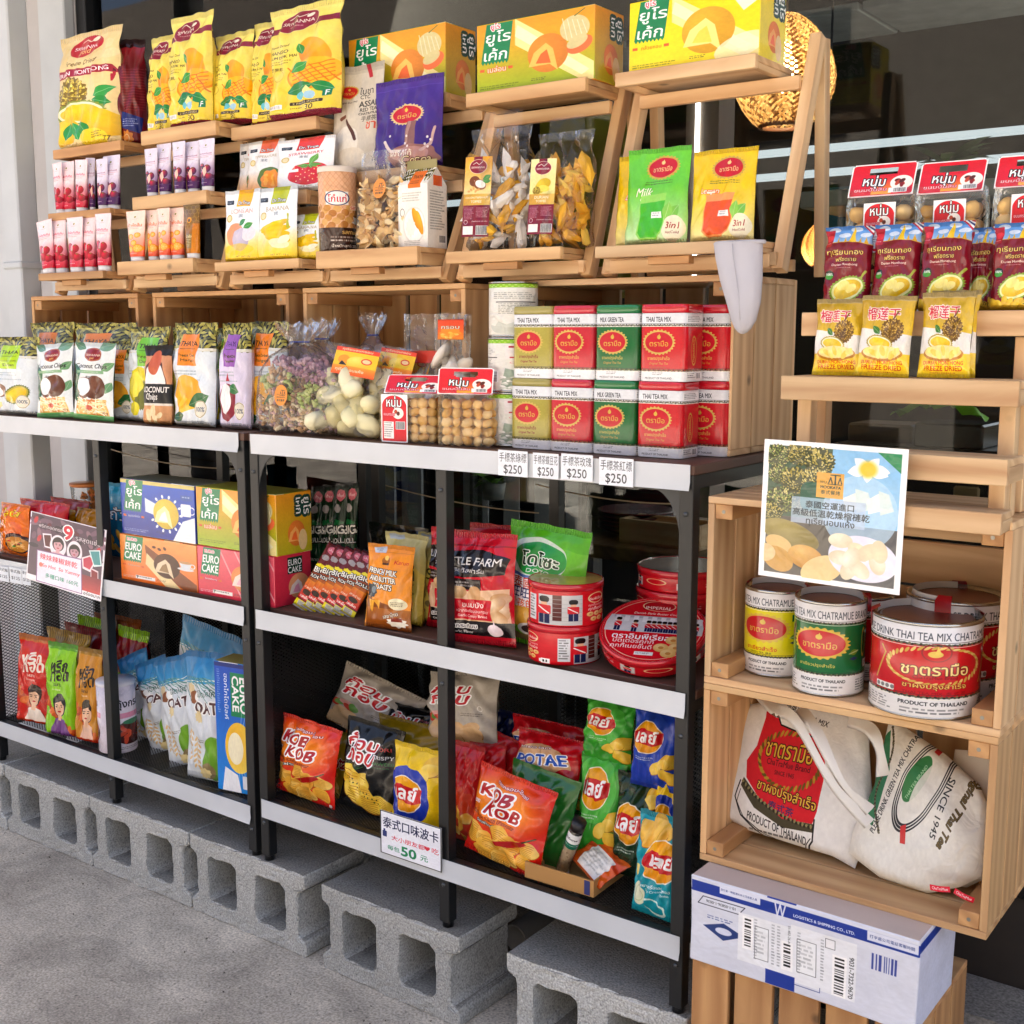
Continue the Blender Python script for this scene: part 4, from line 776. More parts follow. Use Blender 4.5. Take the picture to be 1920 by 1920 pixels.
def A_euro(kind):
    c = dict(melon=('f2a02c', '9cba28', 'f0983c', 'f6c468', 'f07038', 'เมล่อน'), banana=('f2d818', 'f4e23c', 'eeb83c', 'f8e890', 'f4dc60', 'กล้วยหอม'), milk=('1c6cd0', '14309a', 'f0d048', 'f8ecb0', 'fbfaf2', 'นมฮอกไกโด'), cappuccino=('f4a860', 'ee7830', '5c3420', 'e8d4b4', '9a7c54', 'Cappuccino'), strawberry=('e86a78', 'd83c54', 'f09858', 'f6e4d8', 'f8c0cc', 'Strawberry'))[kind]
    a = Art(100, 66, c[0], 340); h = a.h; a.grad(0, 0, 100, h, c[0], c[1])
    if kind == 'milk': a.grad(0, 0, 100, h, '1c60c8', '0c2c92'); a.rect(0, 0, 100, 5, 'd8c878'); a.poly([(70, 66), (84, 42), (100, 36), (100, 66)], 'eef2f8'); a.poly([(34, 20), (60, 30), (60, 42), (34, 36)], 'e4ecf6')
    elif kind == 'cappuccino': a.poly([(34, 10), (100, 56), (100, 66), (84, 66), (36, 36)], '8a5030'); a.poly([(36, 22), (80, 66), (60, 66), (34, 38)], 'f2dca8')
    elif kind == 'strawberry':
        for i in range(4): a.line([(30 + i * 20, 0), (60 + i * 22, 66)], 'f0a0a8', 2)
    else: a.poly([(34, 0), (100, 50), (100, 66), (92, 66), (34, 24)], 'f8e8a0'); a.poly([(36, 6), (96, 56), (90, 60), (34, 16)], 'fdf4c8')
    cake(a, 62, 36, 17 if kind != 'banana' else 20, c[2], c[3], c[4])
    if kind == 'melon': a.ell(84, 18, 12, 11.5, 'd8cc98'); [a.line([(74 + i * 4, 8 + i), (78 + i * 4, 28 - i)], 'efe8c8', .6) for i in range(5)]; a.line([(84, 7), (92, 2)], '6a7a3a', 1); a.ell(88, 33, 11, 7, 'f07848', -25); a.ell(86, 30, 9, 5, 'd8cc98', -25)
    if kind == 'banana': a.poly([(78, 8), (92, 2), (90, 12), (99, 16), (88, 24)], 'f6f2d8'); a.ell(86, 54, 20, 10, 'f4f0d0', -20, al=.8)
    if kind == 'milk':
        for i in range(14): q = i * .45; a.ell(62 + 20 * math.cos(q), 36 + 20 * math.sin(q), 2.2, 1.4, 'f4f8fc', q * 57)
        a.rect(82, 22, 95, 36, 'f0f2f6', 1.5); a.ring(96, 29, 4, 4, 'f0f2f6', 1); a.rect(82, 12, 97, 18, '2858a8', 1); a.fine(84, 13.5, 95, 16.5, 'ffffff', 1)
    if kind == 'cappuccino': a.cup(86, 30, 8, 'dfe4ea', 'c89a68'); [a.ell(46 + i * 7, 12 + (i % 2) * 2, 2.6, 1.8, '5a3018', 30 * i) for i in range(3)]
    en = kind in ('cappuccino', 'strawberry'); euro_logo(a, 5, 1, 24, en)
    a.text(c[5], 18, 43, 16, 'ffffff' if kind in ('milk', 'strawberry') else ('b06818' if kind == 'banana' else 'f4e8d0'), out='2a3a9a' if kind == 'milk' else ('c03858' if kind == 'strawberry' else ('d06828' if kind != 'banana' else 'f0d020')), ow=.5); a.rect(3, 42, 7, 44.5, 'd86838'); a.rect(28, 42, 32, 44.5, 'd86838')
    a.fine(3, h - 8, 42, h - 4, '5a6a18' if kind in ('melon', 'banana') else 'e8e0f0', 2, .7); a.fine(48, h - 9, 62, h - 6, '303030', 2, .6)
    if en: a.rect(20, h - 10, 46, h - 5, 'f4f0ec'); a.fine(22, h - 9, 44, h - 6, '404040', 1); a.text('T', 22, h - 7.5, 3, '202020')
    return a
def A_euroside(kind):
    c = dict(melon=('eda02a', 'b8b02a'), banana=('f2d818', 'f0e060'), milk=('1c4cb0', '14309a'), cappuccino=('f09048', 'e87830'), strawberry=('d83c54', 'c83048'))[kind]
    a = Art(60, 70, c[0], 220); h = a.h; a.grad(0, 0, 100, h, c[0], c[1])
    if kind in ('strawberry', 'cappuccino'):
        a.rect(36, 8, 76, 46, '1c3c2c'); a.text('EURO', 56, 20, 36, 'ffffff', h=14); a.text('CAKE', 55, 37, 36, 'ffffff', h=14); cake(a, 66, 76, 28, 'f0a878', 'f8e4dc', 'f0a8c0')
    else:
        a.text('เค้ก', 66, 26, 30, 'ffffff', rot=90, out='20443c', ow=6); a.text('ยูโร', 85, 28, 32, 'ffffff', rot=90, out='20443c', ow=6); a.line([(50, 0), (50, h)], 'd8a040', .8); cake(a, 56, 78, 24, 'f08838', 'f6b060', 'f07038'); a.ell(74, 92, 12, 20, 'e8c890')
    return a
def A_tube(kind):
    c = dict(pink=('f6e0e4', 'e0304c', 'c81838', '8a1428'), purple=('e4dcec', 'd4304c', '5c2a70', '3c1c50'), orange=('f8ded0', 'f08828', 'e85838', 'c83828'))[kind]
    a = Art(100, 300, c[0], 130); h = a.h; a.grad(0, h * .45, 100, h, c[0], c[2]); a.ell(50, 40, 5, 6, '8a8a40'); a.fine(36, 52, 66, 58, '909080', 1)
    a.text('น้ำผึ้งทับทิม' if kind == 'pink' else ('ดอกสตรอว์เบอร์รี่' if kind == 'purple' else 'น้ำผึ้งส้ม'), 50, 92, 80, 'd83050' if kind == 'pink' else ('8a2a5a' if kind == 'purple' else 'e86a30')); a.line([(8, 108), (92, 104)], 'd890a0', 2); a.fine(14, 114, 86, 122, 'b09098', 1)
    rg = random.Random(3)
    if kind == 'orange':
        for x, y, r in ((30, 170, 20), (70, 160, 18), (24, 250, 24), (74, 246, 28), (50, 210, 20)): a.ell(x, y, r, r * .95, 'f09020'); a.ell(x, y, r * .8, r * .76, 'fbb84c'); [a.line([(x, y), (x + r * .75 * math.cos(q), y + r * .75 * math.sin(q))], 'f8dca0', 1.5) for q in np.linspace(0, 6.28, 8)]
    else:
        for x, y, r in ((32, 180, 22), (70, 190, 22), (50, 225, 26), (20, 235, 20), (82, 240, 20)): a.ell(x, y, r, r * 1.15, c[1], c2=c[3]); a.poly([(x - 8, y - r * 1.2), (x, y - r * .9), (x + 8, y - r * 1.25), (x, y - r * .6)], '5a8a38')
        if kind == 'purple': a.poly([(30, 190), (62, 175), (70, 215), (52, 240)], 'f0c8b8'); a.poly([(14, 170), (46, 176), (40, 196)], '2c1418'); a.rect(0, 256, 100, h, '4c2060')
        else: [a.line([(40 + i * 6, 200), (42 + i * 5, 170)], 'f8d8d8', 2.5) for i in range(3)]
    a.fine(20, h - 24, 80, h - 14, 'f8e0e0', 1); return a
def A_fruit(kind):
    c = dict(strawberry=('f0f0f2', 'd83c34', 'e8eef2', 'STRAWBERRY'), temp=('eef0f2', 'e06a3c', 'f0a050', 'TEMPERATURE'), longan=('eef2f6', 'f2b418', 'f2cc1c', 'LONGAN'), banana=('eaf0f4', 'b8c020', 'f2cc18', 'BANANA'))[kind]
    a = Art(100, 150, c[0], 260); h = a.h; a.grad(0, h * .55, 100, h, c[0], c[2]); a.poly([(40, 0), (84, 0), (74, 34), (34, 34)], c[1]); a.text('Dr.True', 56, 27, 34, 'ffffff', out='303840', ow=.8); a.rect(6, 20, 26, 29, '2c3440', 1); a.fine(8, 22, 24, 27, 'd0d4d8', 2)
    a.text(c[3], 52, 44, 62, 'c8545c' if kind == 'strawberry' else ('e0a8a0' if kind == 'longan' else 'b8a890'), maxh=9); a.text('凍乾', 50, 54, 16, '8a9098'); a.ell(16, 58, 8, 8, 'c8b060'); a.ell(16, 58, 6, 6, 'e8dcb0')
    if kind == 'strawberry':
        a.ell(62, 104, 36, 32, 'd02c38', wav=.02, nw=5); [a.ell(36 + (i * 37) % 52, 84 + (i * 23) % 44, 1.2, 1.7, 'f4c8a0') for i in range(26)]; [a.leaf(62, 78, 62 + 22 * math.cos(q), 76 + 14 * math.sin(q), '5a9a3c', .2) for q in np.linspace(.3, 2.9, 6)]; a.leaf(62, 80, 74, 48, '6aa848', .2); a.rect(26, 88, 44, 96, 'f4f4f4')
    elif kind == 'temp': a.ell(70, 105, 34, 30, '5c7a3c', 20); a.ell(74, 108, 28, 25, 'e8942c', 20, wav=.08, nw=7); [a.ell(60 + (i * 17) % 34, 96 + (i * 11) % 28, 6, 4, 'f0b048', i * 40) for i in range(8)]
    elif kind == 'longan': a.ell(38, 94, 26, 25, 'e8a078'); a.ell(56, 104, 26, 24, 'd8d0e0', c2='b0a8c4'); a.ell(76, 92, 17, 16, 'e6e2ea'); a.leaf(46, 74, 66, 62, '3c8a48'); a.leaf(62, 80, 84, 70, '4c9a50'); a.ell(50, h - 26, 42, 12, 'f0c81c', al=.5)
    else:
        for i in range(4): a.ell(48 + i * 3, 78 + i * 9, 38 - i * 2, 7.5, 'f0d020', -14 + i * 8, c2='d8b010')
        a.line([(80, 58), (82, 84)], 'b0b030', 6); a.ell(62, 116, 24, 10, 'f4ecc0', 10); a.ell(74, 108, 14, 8, 'f8f2d4', -20)
    a.text('NET WT. 15 g', 66, h - 10, 40, '6a5a20', maxh=4); return a
def A_thai_pouch(bg, cup, liq, title, g0, cupbottom):
    a = Art(100, 125, bg, 300); h = a.h; a.grad(0, h * .4, 100, h, bg, cupbottom); a.oval_logo(58, 26, 23, 13, 'ชาตรามือ', txt='e8c888'); a.fine(32, 43, 84, 49, '405020', 2, .7)
    a.text(title[0], 34, 57, 26, 'f8f0dc', shear=.3, out=liq, ow=.6); a.text(title[1], 44, 66, 34, 'f8f0dc', shear=.3, out=liq, ow=.6)
    a.poly([(28, 62), (72, 60), (68, 112), (60, 120), (36, 120), (27, 112)], cup); a.poly([(29, 72), (71, 70), (67, 110), (60, 117), (36, 117), (29, 110)], liq); a.leaf(74, 98, 90, 76, '7cc050'); a.leaf(72, 96, 78, 72, '8ccc58'); a.ell(84, 106, 15, 17, 'f2ecd0'); a.text('3in1', 83, 102, 17, 'a03028', shear=.15); a.text('Hot/Cold', 83, 111, 18, '803028'); a.rect(50, 84, 66, 92, 'f4f4f0'); a.fine(52, 85, 64, 91, '808080', 2); return a
def A_assam():
    a = Art(100, 190, 'cfc6b6', 260); a.rect(0, 10, 100, 14, 'bdb4a4'); a.poly([(62, 0), (70, 0), (78, 24), (70, 24)], 'b82838'); a.oval_logo(33, 46, 16, 10, 'ตรามือ'); a.text('Original Since 1945', 34, 64, 36, '3a3430', shear=.3); a.text('ใบชา', 68, 46, 26, '201c1a'); a.text('CTC', 66, 57, 18, '302c28'); a.text('ASSAM', 76, 69, 42, '201c1a', bold=.04); a.text('RED TEA', 74, 79, 34, '302c28', maxh=6); a.text('CHATRAMUE', 74, 86, 36, '302c28', maxh=5); a.text('手標茶', 76, 95, 30, '605850'); a.text('ชา', 82, 108, 18, 'd05030'); a.ell(34, 140, 26, 34, 'e2dcd0', 10); a.line([(36, 96), (54, 130)], '5a3428', 5); a.line([(22, 92), (30, 88)], '7a4a38', 6); a.ell(48, 160, 30, 16, 'dcd2c0'); return a
def A_cocoa():
    a = Art(100, 125, '43247e', 280); a.grad(0, 0, 100, 125, '4c2a90', '3a1c70'); a.line([(0, 14), (100, 14)], '5c3aa0', 1.2); a.oval_logo(52, 52, 21, 12, 'ตรามือ', ring='d8c08a'); a.poly([(55, 62), (68, 62), (70, 100), (54, 100)], '8a6058'); a.poly([(56, 62), (60, 62), (58, 98), (55, 98)], 'b08a80')
    a.ell(64, 112, 34, 18, '9a6a60', wav=.06, nw=6); a.ell(62, 108, 26, 10, 'b88a80'); a.line([(24, 88), (34, 102), (48, 104)], 'e0cfc8', 4); a.line([(94, 74), (88, 96), (78, 104)], 'c8a8a0', 4); [a.ell(30 + (i * 29) % 60, 80 + (i * 17) % 24, 1.4, 1.8, 'e8dcd8') for i in range(9)]; a.text('ผงโกโก้', 50, 106, 30, 'f4ead8'); a.text('Cocoa', 72, 116, 40, 'f2dca8', out='4a2a1c', ow=1, shear=.1); return a
def A_nuttin():
    a = Art(200, 150, 'e4b48c', 420); h = a.h
    for i in range(40): a.line([(i * 5, 0), (i * 5 - 30, h * .5)], 'd8a074', .5); a.line([(i * 5 - 30, 0), (i * 5, h * .5)], 'd8a074', .5)
    for i in range(60): a.ell((i * 37) % 100, 34 + (i * 13) % 20, 3.6, 3.2, ('c8904c', 'b87c3c', 'd8a864')[i % 3])
    a.rect(0, h - 22, 100, h, '3a2018')
    for ox in (8, 58):
        a.rect(ox, 20, ox + 20, 32, 'f4f0ea'); a.ring(ox + 10, 26, 10.5, 6.5, '283868', .7); a.text('โก๋แก่', ox + 10, 26, 16, 'd02030'); a.text('รสกาแฟ', ox + 30, 34, 16, 'd84838', out='f4e0c0', ow=.6); a.cup(ox + 30, 44, 5); a.text('รสกาแฟ', ox + 22, h - 18, 16, 'e8c070', maxh=4); a.fine(ox + 4, h - 14, ox + 36, h - 8, 'e8e0d8', 2); a.text('น้ำหนักสุทธิ 235 กรัม', ox + 21, h - 5, 32, 'f4ece0', maxh=4)
    return a
def A_mangorice(side=False):
    a = Art(100, 150 if not side else 190, 'f4f1ea', 220); h = a.h
    if side: [a.line([(0, i * 9 - 30), (100, i * 9 + 10)], 'e8e4da', .8) for i in range(12)]; a.rect(30, 20, 76, 44, 'e8682c'); a.fine(12, 56, 90, h - 40, '60605a', 15, .7); a.bars(60, h - 30, 92, h - 14); return a
    [a.ell((i * 37) % 100, (i * 13) % 24, 5, 2.4, ('6a6432', '3c3a1c', '8a8244')[i % 3], i * 50) for i in range(60)]; a.rect(34, 6, 76, 40, 'ee7a2c'); a.text('THAYA', 55, 18, 32, '5a2c10'); a.fine(40, 26, 70, 34, '8a4818', 2); a.fine(14, 48, 88, 66, '8a8a80', 4, .6); a.ell(54, 108, 38, 34, 'e4e2dc'); a.ell(54, 108, 34, 30, 'f8f6f2'); a.ell(60, 96, 22, 9, 'f0b028', 60, c2='d88c18'); a.ell(72, 104, 24, 9, 'f4bc38', 64, c2='e09820'); a.ell(42, 112, 15, 16, 'f0ece4', wav=.1, nw=9); a.ring(14, 84, 7, 7, '404040', 1); a.fine(20, 136, 80, 146, '707068', 3, .6); return a
def A_paperlabel(kind):
    c = ('e8a830', 'efe8b0')[kind]; a = Art(60, 165, c, 200); h = a.h; a.grad(0, 0, 100, 128, c, 'f2dca0' if kind == 0 else 'e8e090'); a.rect(34, 0, 66, 56, '7a1c38'); a.ell(50, 34, 32, 24, '8a1c38'); a.ring(50, 34, 32, 24, 'f0d8c8', 1.4); a.line([(32, 26), (44, 20), (54, 28), (66, 18)], 'f0e0d8', 2); a.text('SRIWANNA', 50, 37, 50, 'f4e4dc')
    if kind == 0: a.ell(40, 84, 20, 18, '7a4428'); a.ell(60, 96, 24, 17, '8a5030', 20); a.ell(62, 94, 19, 13, 'f4f4f0', 20); a.leaf(70, 80, 98, 64, '3c8a3c'); a.leaf(70, 84, 98, 84, '4c9a44'); [a.ell(20 + i * 9, 118 - (i % 3) * 5, 6, 4, 'd8a868', i * 40) for i in range(5)]; t = ('COCONUT&PEANUT', 'TOFFEE')
    else: a.leaf(20, 128, 70, 80, 'c8b838', .3); a.ell(56, 92, 28, 20, 'e8d048', -20, c2='c8a828'); a.ell(58, 108, 22, 12, 'f0dc60', 10); a.durian(30, 116, 16, 3); t = ('DURIAN', 'TOFFEE')
    a.grad(0, 128, 100, 166, 'c89a3c', 'e0bc60', 0); a.text(t[0], 50, 140, 84 if kind == 0 else 54, 'f8ecd0', maxh=11); a.text(t[1], 50, 154, 40, 'f8ecd0', maxh=10); a.rect(0, 166, 100, h, '7c1a36'); a.fine(6, 174, 46, 216, 'e8ccd4', 9, .7); a.fine(52, 174, 96, 210, 'e8ccd4', 8, .7); a.text('น้ำหนักสุทธิ 250 กรัม', 66, 222, 56, 'ffffff', maxh=6); a.rect(4, 238, 44, h - 8, 'f4f0ec'); a.bars(56, 238, 96, h - 8); a.ring(14, 224, 7, 7, 'e8ccd4', 1.4); return a
def A_nhum(card=True):
    if card:
        a = Art(100, 56, 'e2152c', 260); h = a.h; a.rect(0, 0, 100, h, 'ffffff'); a.rect(2, 2, 98, h - 2, 'dc1830', 4); a.grad(36, 22, 66, h - 4, 'dc1830', 'f4b030'); a.text('หนุ่ม', 38, 32, 34, 'ffffff', out='181010', ow=1.4, bold=.03, rot=4); a.ell(80, 35, 17, 12, 'fbf6ee'); [a.ell(74 + (i * 7) % 14, 31 + (i * 5) % 8, 5, 3, ('8a1c18', 'c04828', '5a2418')[i % 3], i * 30) for i in range(6)]; a.text('ขนมปั้นสิบ', 34, 44, 50, 'f8c8d0', out='c01028', ow=.6, maxh=6); a.rect(62, 43, 90, 51, 'ffffff'); a.bars(70, 44, 88, 50); return a
    a = Art(60, 80, 'ffffff', 200); h = a.h; a.rect(4, 26, 96, h - 3, 'd81830', 4); a.ell(50, 34, 46, 31, 'd81830'); a.text('หนุ่ม', 50, 24, 56, 'ffffff', out='181010', ow=2, bold=.03); a.ell(66, 52, 20, 16, 'f8f0e8'); [a.ell(58 + (i * 9) % 18, 48 + (i * 5) % 10, 6, 4, ('8a1c18', 'c04828', '5a2418')[i % 3], i * 30) for i in range(6)]; a.text('ขนมกรอบ', 32, 56, 44, 'f8c8d0', out='c01028', ow=1); a.rect(10, 76, 50, h - 10, 'f4f0ee'); a.fine(12, 78, 48, h - 12, '606060', 7); a.bars(58, 76, 90, 96); return a
def A_redgold():
    a = Art(100, 180, '7e1426', 280); h = a.h; a.grad(0, 0, 100, 40, '4a86d0', 'a8ccec'); [a.ell(20 + i * 22, 8 + (i % 2) * 12, 12, 5, 'f0f4fa', al=.8) for i in range(4)]; a.poly([(52, 44), (58, 12), (61, 2), (64, 12), (72, 44)], 'f0c830'); [a.poly([(x, 46), (x + 6, 24), (x + 12, 46)], 'e0b028') for x in (26, 38, 72, 84)]
    for i, c in enumerate(('c02838', 'f4f4f4', '283c80', 'f4f4f4', 'c02838')): a.line([(78 + i * 4, 0), (104, 22 - i * 4.5)], c, 3)
    a.ell(50, 78, 90, 44, '7e1426'); a.ring(50, 78, 90, 44, 'e0b048', 1.4); a.rect(0, 70, 100, h, '7e1426'); a.rect(0, 8, 20, 44, 'b01c2c'); a.ell(11, 26, 9, 7, 'd83848'); a.fine(3, 36, 18, 40, 'f0d0d0', 1)
    a.text('ทุเรียนทอง', 50, 58, 74, 'ecd070', out='4a0a14', ow=.9, maxh=14); a.text('ฟรีซดราย', 52, 71, 42, 'ecd070', out='4a0a14', ow=.9, maxh=12); a.text('Durian Monthong', 50, 83, 54, 'f0e0d0', maxh=6); a.fine(32, 88, 68, 91, 'e0c0c0', 1); a.ell(18, 104, 10, 10, '1c2c20'); a.ell(18, 107, 9, 6, '4c9a3c'); a.text('100%', 18, 102, 14, 'ffffff')
    a.durian_half(58, 134, 38, 26, -22, '8aa83c', 'e6ecb0', 'ecdc70'); a.ell(50, 126, 14, 9, 'f4e890', -20); a.ell(66, 132, 13, 8, 'f4e890', -30); a.line([(84, 112), (94, 98)], 'a8b048', 5); a.grad(0, 164, 100, h, 'c89c1c', 'e8c83c'); [a.ell(6 + i * 10, 162 + (i % 3) * 4, 11, 6, 'f0d450', i * 30, c2='d8b030') for i in range(10)]; a.text('35g', 84, 166, 18, '3a2c10'); return a
def A_smallgold():
    a = Art(100, 128, 'd0a828', 260); h = a.h; a.grad(0, 0, 100, h, 'b89424', 'f0d040', 70); a.rect(0, 0, 100, 8, 'c8b070'); [a.line([(0, 1 + i * 1.4), (100, 1 + i * 1.4)], 'a08848', .4) for i in range(5)]; a.ell(50, 130, 60, 26, 'f4d830'); a.poly([(0, 52), (100, 62), (100, 92), (0, 92)], 'e8e6e0'); a.text('榴莲干', 46, 30, 62, 'd03a48', out='f8ece0', ow=1.2, maxh=22); a.durian(66, 56, 20, 4, 'a88430', '6a4c18', 'd8b458'); a.line([(66, 38), (74, 26)], '7a5a28', 3); a.leaf(44, 62, 30, 50, '3c7a34'); a.durian_half(44, 76, 26, 12, 8, 'a8902c', 'f4f0d0', 'f2dc40'); a.ell(50, 92, 40, 12, 'b8802c'); a.ell(50, 90, 37, 10, 'f0e09c'); [a.ell(24 + i * 9, 88 + (i % 3) * 3, 8, 4.5, ('f2e488', 'e8d060')[i % 2], i * 25) for i in range(7)]
    a.text('DURIAN MONTHONG', 50, 106, 78, 'c83c24', maxh=6); a.text('FREEZE DRIED', 50, 114, 74, 'c83c24', maxh=7); a.fine(24, 120, 80, 123, 'b06020', 1); return a
def A_duriansign():
    a = Art(100, 107, 'f4f6f6', 440); h = a.h; a.rect(4, 4, 51, 58, '3c5a44'); a.rect(4, 58, 51, h - 4, '54504a'); a.rect(49, 4, 96, 60, '8ec4ea'); a.rect(50, 60, 96, h - 4, '4a4c52')
    for x, y, r, s in ((10, 12, 9, 1), (26, 9, 10, 2), (40, 14, 11, 3), (12, 26, 8, 4), (24, 30, 11, 5), (38, 30, 12, 6), (14, 46, 11, 7), (34, 48, 9, 8), (8, 56, 8, 9)): a.durian(x, y, r, s, ('b8a858', '8a9a50', 'a89848')[s % 3], '3c4424', 'd8cc88')
    a.rect(28, 30, 46, 52, '1c5a46', 6); a.poly([(80, 4), (96, 4), (96, 18)], '1c8a58'); a.ell(70, 50, 26, 28, 'b4d8f2', al=.7); [a.leaf(74, 17, 74 + 15 * math.cos(q), 17 + 10 * math.sin(q), 'f0f4f6', .3, None) for q in np.linspace(.4, 6.4, 6)]; a.ell(74, 17, 6, 6, 'f2c83c', soft=3); [a.poly([(58 + i * 8, 40 - (i % 2) * 8), (68 + i * 7, 34), (72 + i * 7, 46), (60 + i * 8, 50)], ('e8f0ec', 'd4e6e4')[i % 2]) for i in range(4)]
    a.ell(22, 72, 22, 10, 'a89a58', 18, c2='7c7038'); a.ell(14, 80, 10, 6, 'd8b878', 20); a.ell(34, 88, 13, 9, 'dcb468', 14, c2='c08c40'); a.ell(14, 92, 12, 9, 'c89c50', 30); a.ell(46, 96, 16, 10, 'e2c890', -28); a.ell(4, 88, 8, 7, 'e0c898', 0); a.ell(74, 84, 24, 17, 'e4e4f4', 8); [a.ell(58 + (i * 13) % 32, 72 + (i * 7) % 22, 8.5, 5.5, ('f4ecd8', 'efe2c0', 'faf4e6')[i % 3], i * 37, c2='dccfb0') for i in range(9)]
    a.rect(0, 0, 100, 3, 'f4f6f6'); a.rect(0, h - 3, 100, h, 'f4f6f6'); a.rect(0, 0, 3.5, h, 'f4f6f6'); a.rect(96.5, 0, 100, h, 'f4f6f6'); a.rect(22, 42, 74, 62, 'b8cce4', al=.75)
    a.rect(39, 22, 58, 41, 'e0a84c'); mook(a, 49, 28, 15, '1c3c3c'); a.text('泰國空運進口', 49, 47, 34, '1c2c34'); a.text('高級低溫乾燥榴槤乾', 50, 53.5, 54, '1c2c34'); a.text('ทุเรียนอบแห้ง', 50, 60, 34, '1c2c34'); return a
def mook(a, cx, cy, w, c):
    a.text('WU', cx - w * .36, cy + w * .08, w * .3, c); a.line([(cx - w * .15, cy + w * .16), (cx + w * .5, cy + w * .16)], c, w * .035); a.line([(cx - w * .02, cy - w * .3), (cx + w * .42, cy - w * .3)], c, w * .05); a.line([(cx + w * .2, cy - w * .3), (cx + w * .2, cy + w * .16)], c, w * .07)
    for q in (-.02, .42): a.line([(cx + w * q - w * .08, cy + w * .1), (cx + w * q, cy - w * .18), (cx + w * q + w * .08, cy + w * .1)], c, w * .05)
    a.text('MOOKATA', cx, cy + w * .32, w * .95, c, bold=.04); a.text('泰式餐烤', cx, cy + w * .58, w * .9, c)
def A_mooksticker():
    a = Art(50, 60, 'ee9a48', 120); mook(a, 50, 50, 66, '2c3c34'); return a
def A_thaya(col, sub, fruit, base='dfe6ea', lx=44):
    a = Art(100, 178, base, 260); h = a.h; a.rect(0, 0, 100, 44, '1a1a12'); [a.ell((i * 37) % 104 - 2, (i * 17) % 46, 7, 2.4, ('8a8438', '5c5c28', 'a8a050', 'c0b860')[i % 4], i * 61) for i in range(110)]; a.rect(0, 44, 100, 49, 'e8e8e0'); [a.line([(0, 44 + i * 1.6), (100, 44 + i * 1.6)], 'c0b898', .4) for i in range(4)]
    a.rect(lx - 22, 20, lx + 22, 74, col); a.text('THAYA', lx, 36, 38, '30300c' if col != '9a64b4' else '402058'); a.line([(lx - 16, 45), (lx + 16, 45)], '404018', .8); a.text(sub[0], lx, 56, 36, '40400c', maxh=6); a.text(sub[1], lx, 65, 30, '40400c', maxh=6); a.fine(8, 82, 70, 92, '90a0a8', 2); a.fine(8, 97, 84, 101, '90a0a8', 1)
    if fruit == 'durian': a.ell(20, 124, 18, 16, '7a4a30'); a.ell(14, 128, 15, 13, 'f4f2ee'); a.durian_half(62, 132, 30, 20, -28, '5c6a24', 'b8a83c', 'e6d82c'); a.ell(14, 158, 12, 9, 'ece0a0', wav=.1, nw=7)
    elif fruit == 'mango': a.ell(44, 116, 34, 26, 'f0b83c', 10, c2='e0a030'); [a.poly([(14, 154), (22 + i * 13, 118 + i * 6), (36 + i * 12, 126 + i * 6), (20, 158)], ('f2b41c', 'f8c83c')[i % 2]) for i in range(4)]; a.leaf(50, 142, 94, 124, '2f6a3c'); a.leaf(4, 164, 36, 160, '2c5c34')
    elif fruit == 'mangosteen': a.ell(36, 134, 30, 32, '8a2038'); a.ell(32, 128, 20, 26, 'f2f0f0'); a.leaf(44, 106, 74, 116, '3c7a4a'); a.poly([(30, 98), (36, 84), (44, 98)], 'b03848')
    elif fruit == 'durianstand': a.ell(38, 110, 30, 36, 'e6d82c', 20, c2='c8b81c'); a.ell(52, 128, 22, 28, '7a7c34', 20, wav=.05, nw=31); a.ell(30, 108, 18, 26, 'f0e458', 20); a.line([(60, 78), (78, 66)], '8a6a38', 5); a.ell(28, 154, 18, 13, 'ece03c'); a.rect(66, 106, 100, 136, '1c5a48')
    a.ell(76, 148, 15, 15, 'e8e2d0'); a.ring(76, 148, 14, 14, '9a8a58', 1); a.text('100%', 76, 148, 22, '405068'); a.fine(54, 168, 90, 174, '607078', 2); return a
def A_coconut():
    a = Art(100, 160, 'e6ebea', 260); h = a.h; a.leaf(0, 0, 30, 14, '5a8a6c'); a.leaf(100, 0, 60, 12, '7aa488'); a.leaf(0, 40, 18, 90, '2c6a48'); a.leaf(100, 40, 76, 58, '6a9a6c'); a.leaf(4, 62, 10, 124, '1f5a40'); a.ell(50, 25, 22, 14, '8c1c24'); a.ring(50, 25, 20, 12.5, 'd8a068', .8); a.text('SRIWANNA', 50, 26, 34, 'f0dcc8', maxh=6); a.text('gold', 50, 33, 10, 'f0c870')
    a.text('Coconut Chips', 48, 50, 78, '1c1c20', shear=.15, bold=.03, maxh=14); a.rect(14, 58, 80, 64, '8ab488'); a.fine(18, 60, 76, 63, 'f0f4f0', 1); a.text('原味', 42, 72, 12, '505050'); a.leaf(98, 80, 84, 104, '6a9a72', .3); a.ell(60, 92, 26, 24, '7a4630', c2='5a3020'); a.ell(34, 94, 20, 22, '6c4030', 20); a.ell(32, 92, 17, 19, 'f0f2f4', 20); a.poly([(12, 120), (86, 116), (92, 150), (8, 150)], 'e8b868')
    rg = random.Random(2); [a.line([(10 + rg.random() * 78, 114 + rg.random() * 34)] * 1 + [(10 + rg.random() * 78, 114 + rg.random() * 34)], ('f4e4b0', 'ecd088', 'f8f0d0', 'd88c50')[i % 4], 2.2) for i in range(70)]; a.ell(46, 134, 9, 5, 'c84c28'); a.rect(0, 149, 100, h, '6cb46c'); a.text('40 g', 82, 144, 12, '804028'); return a
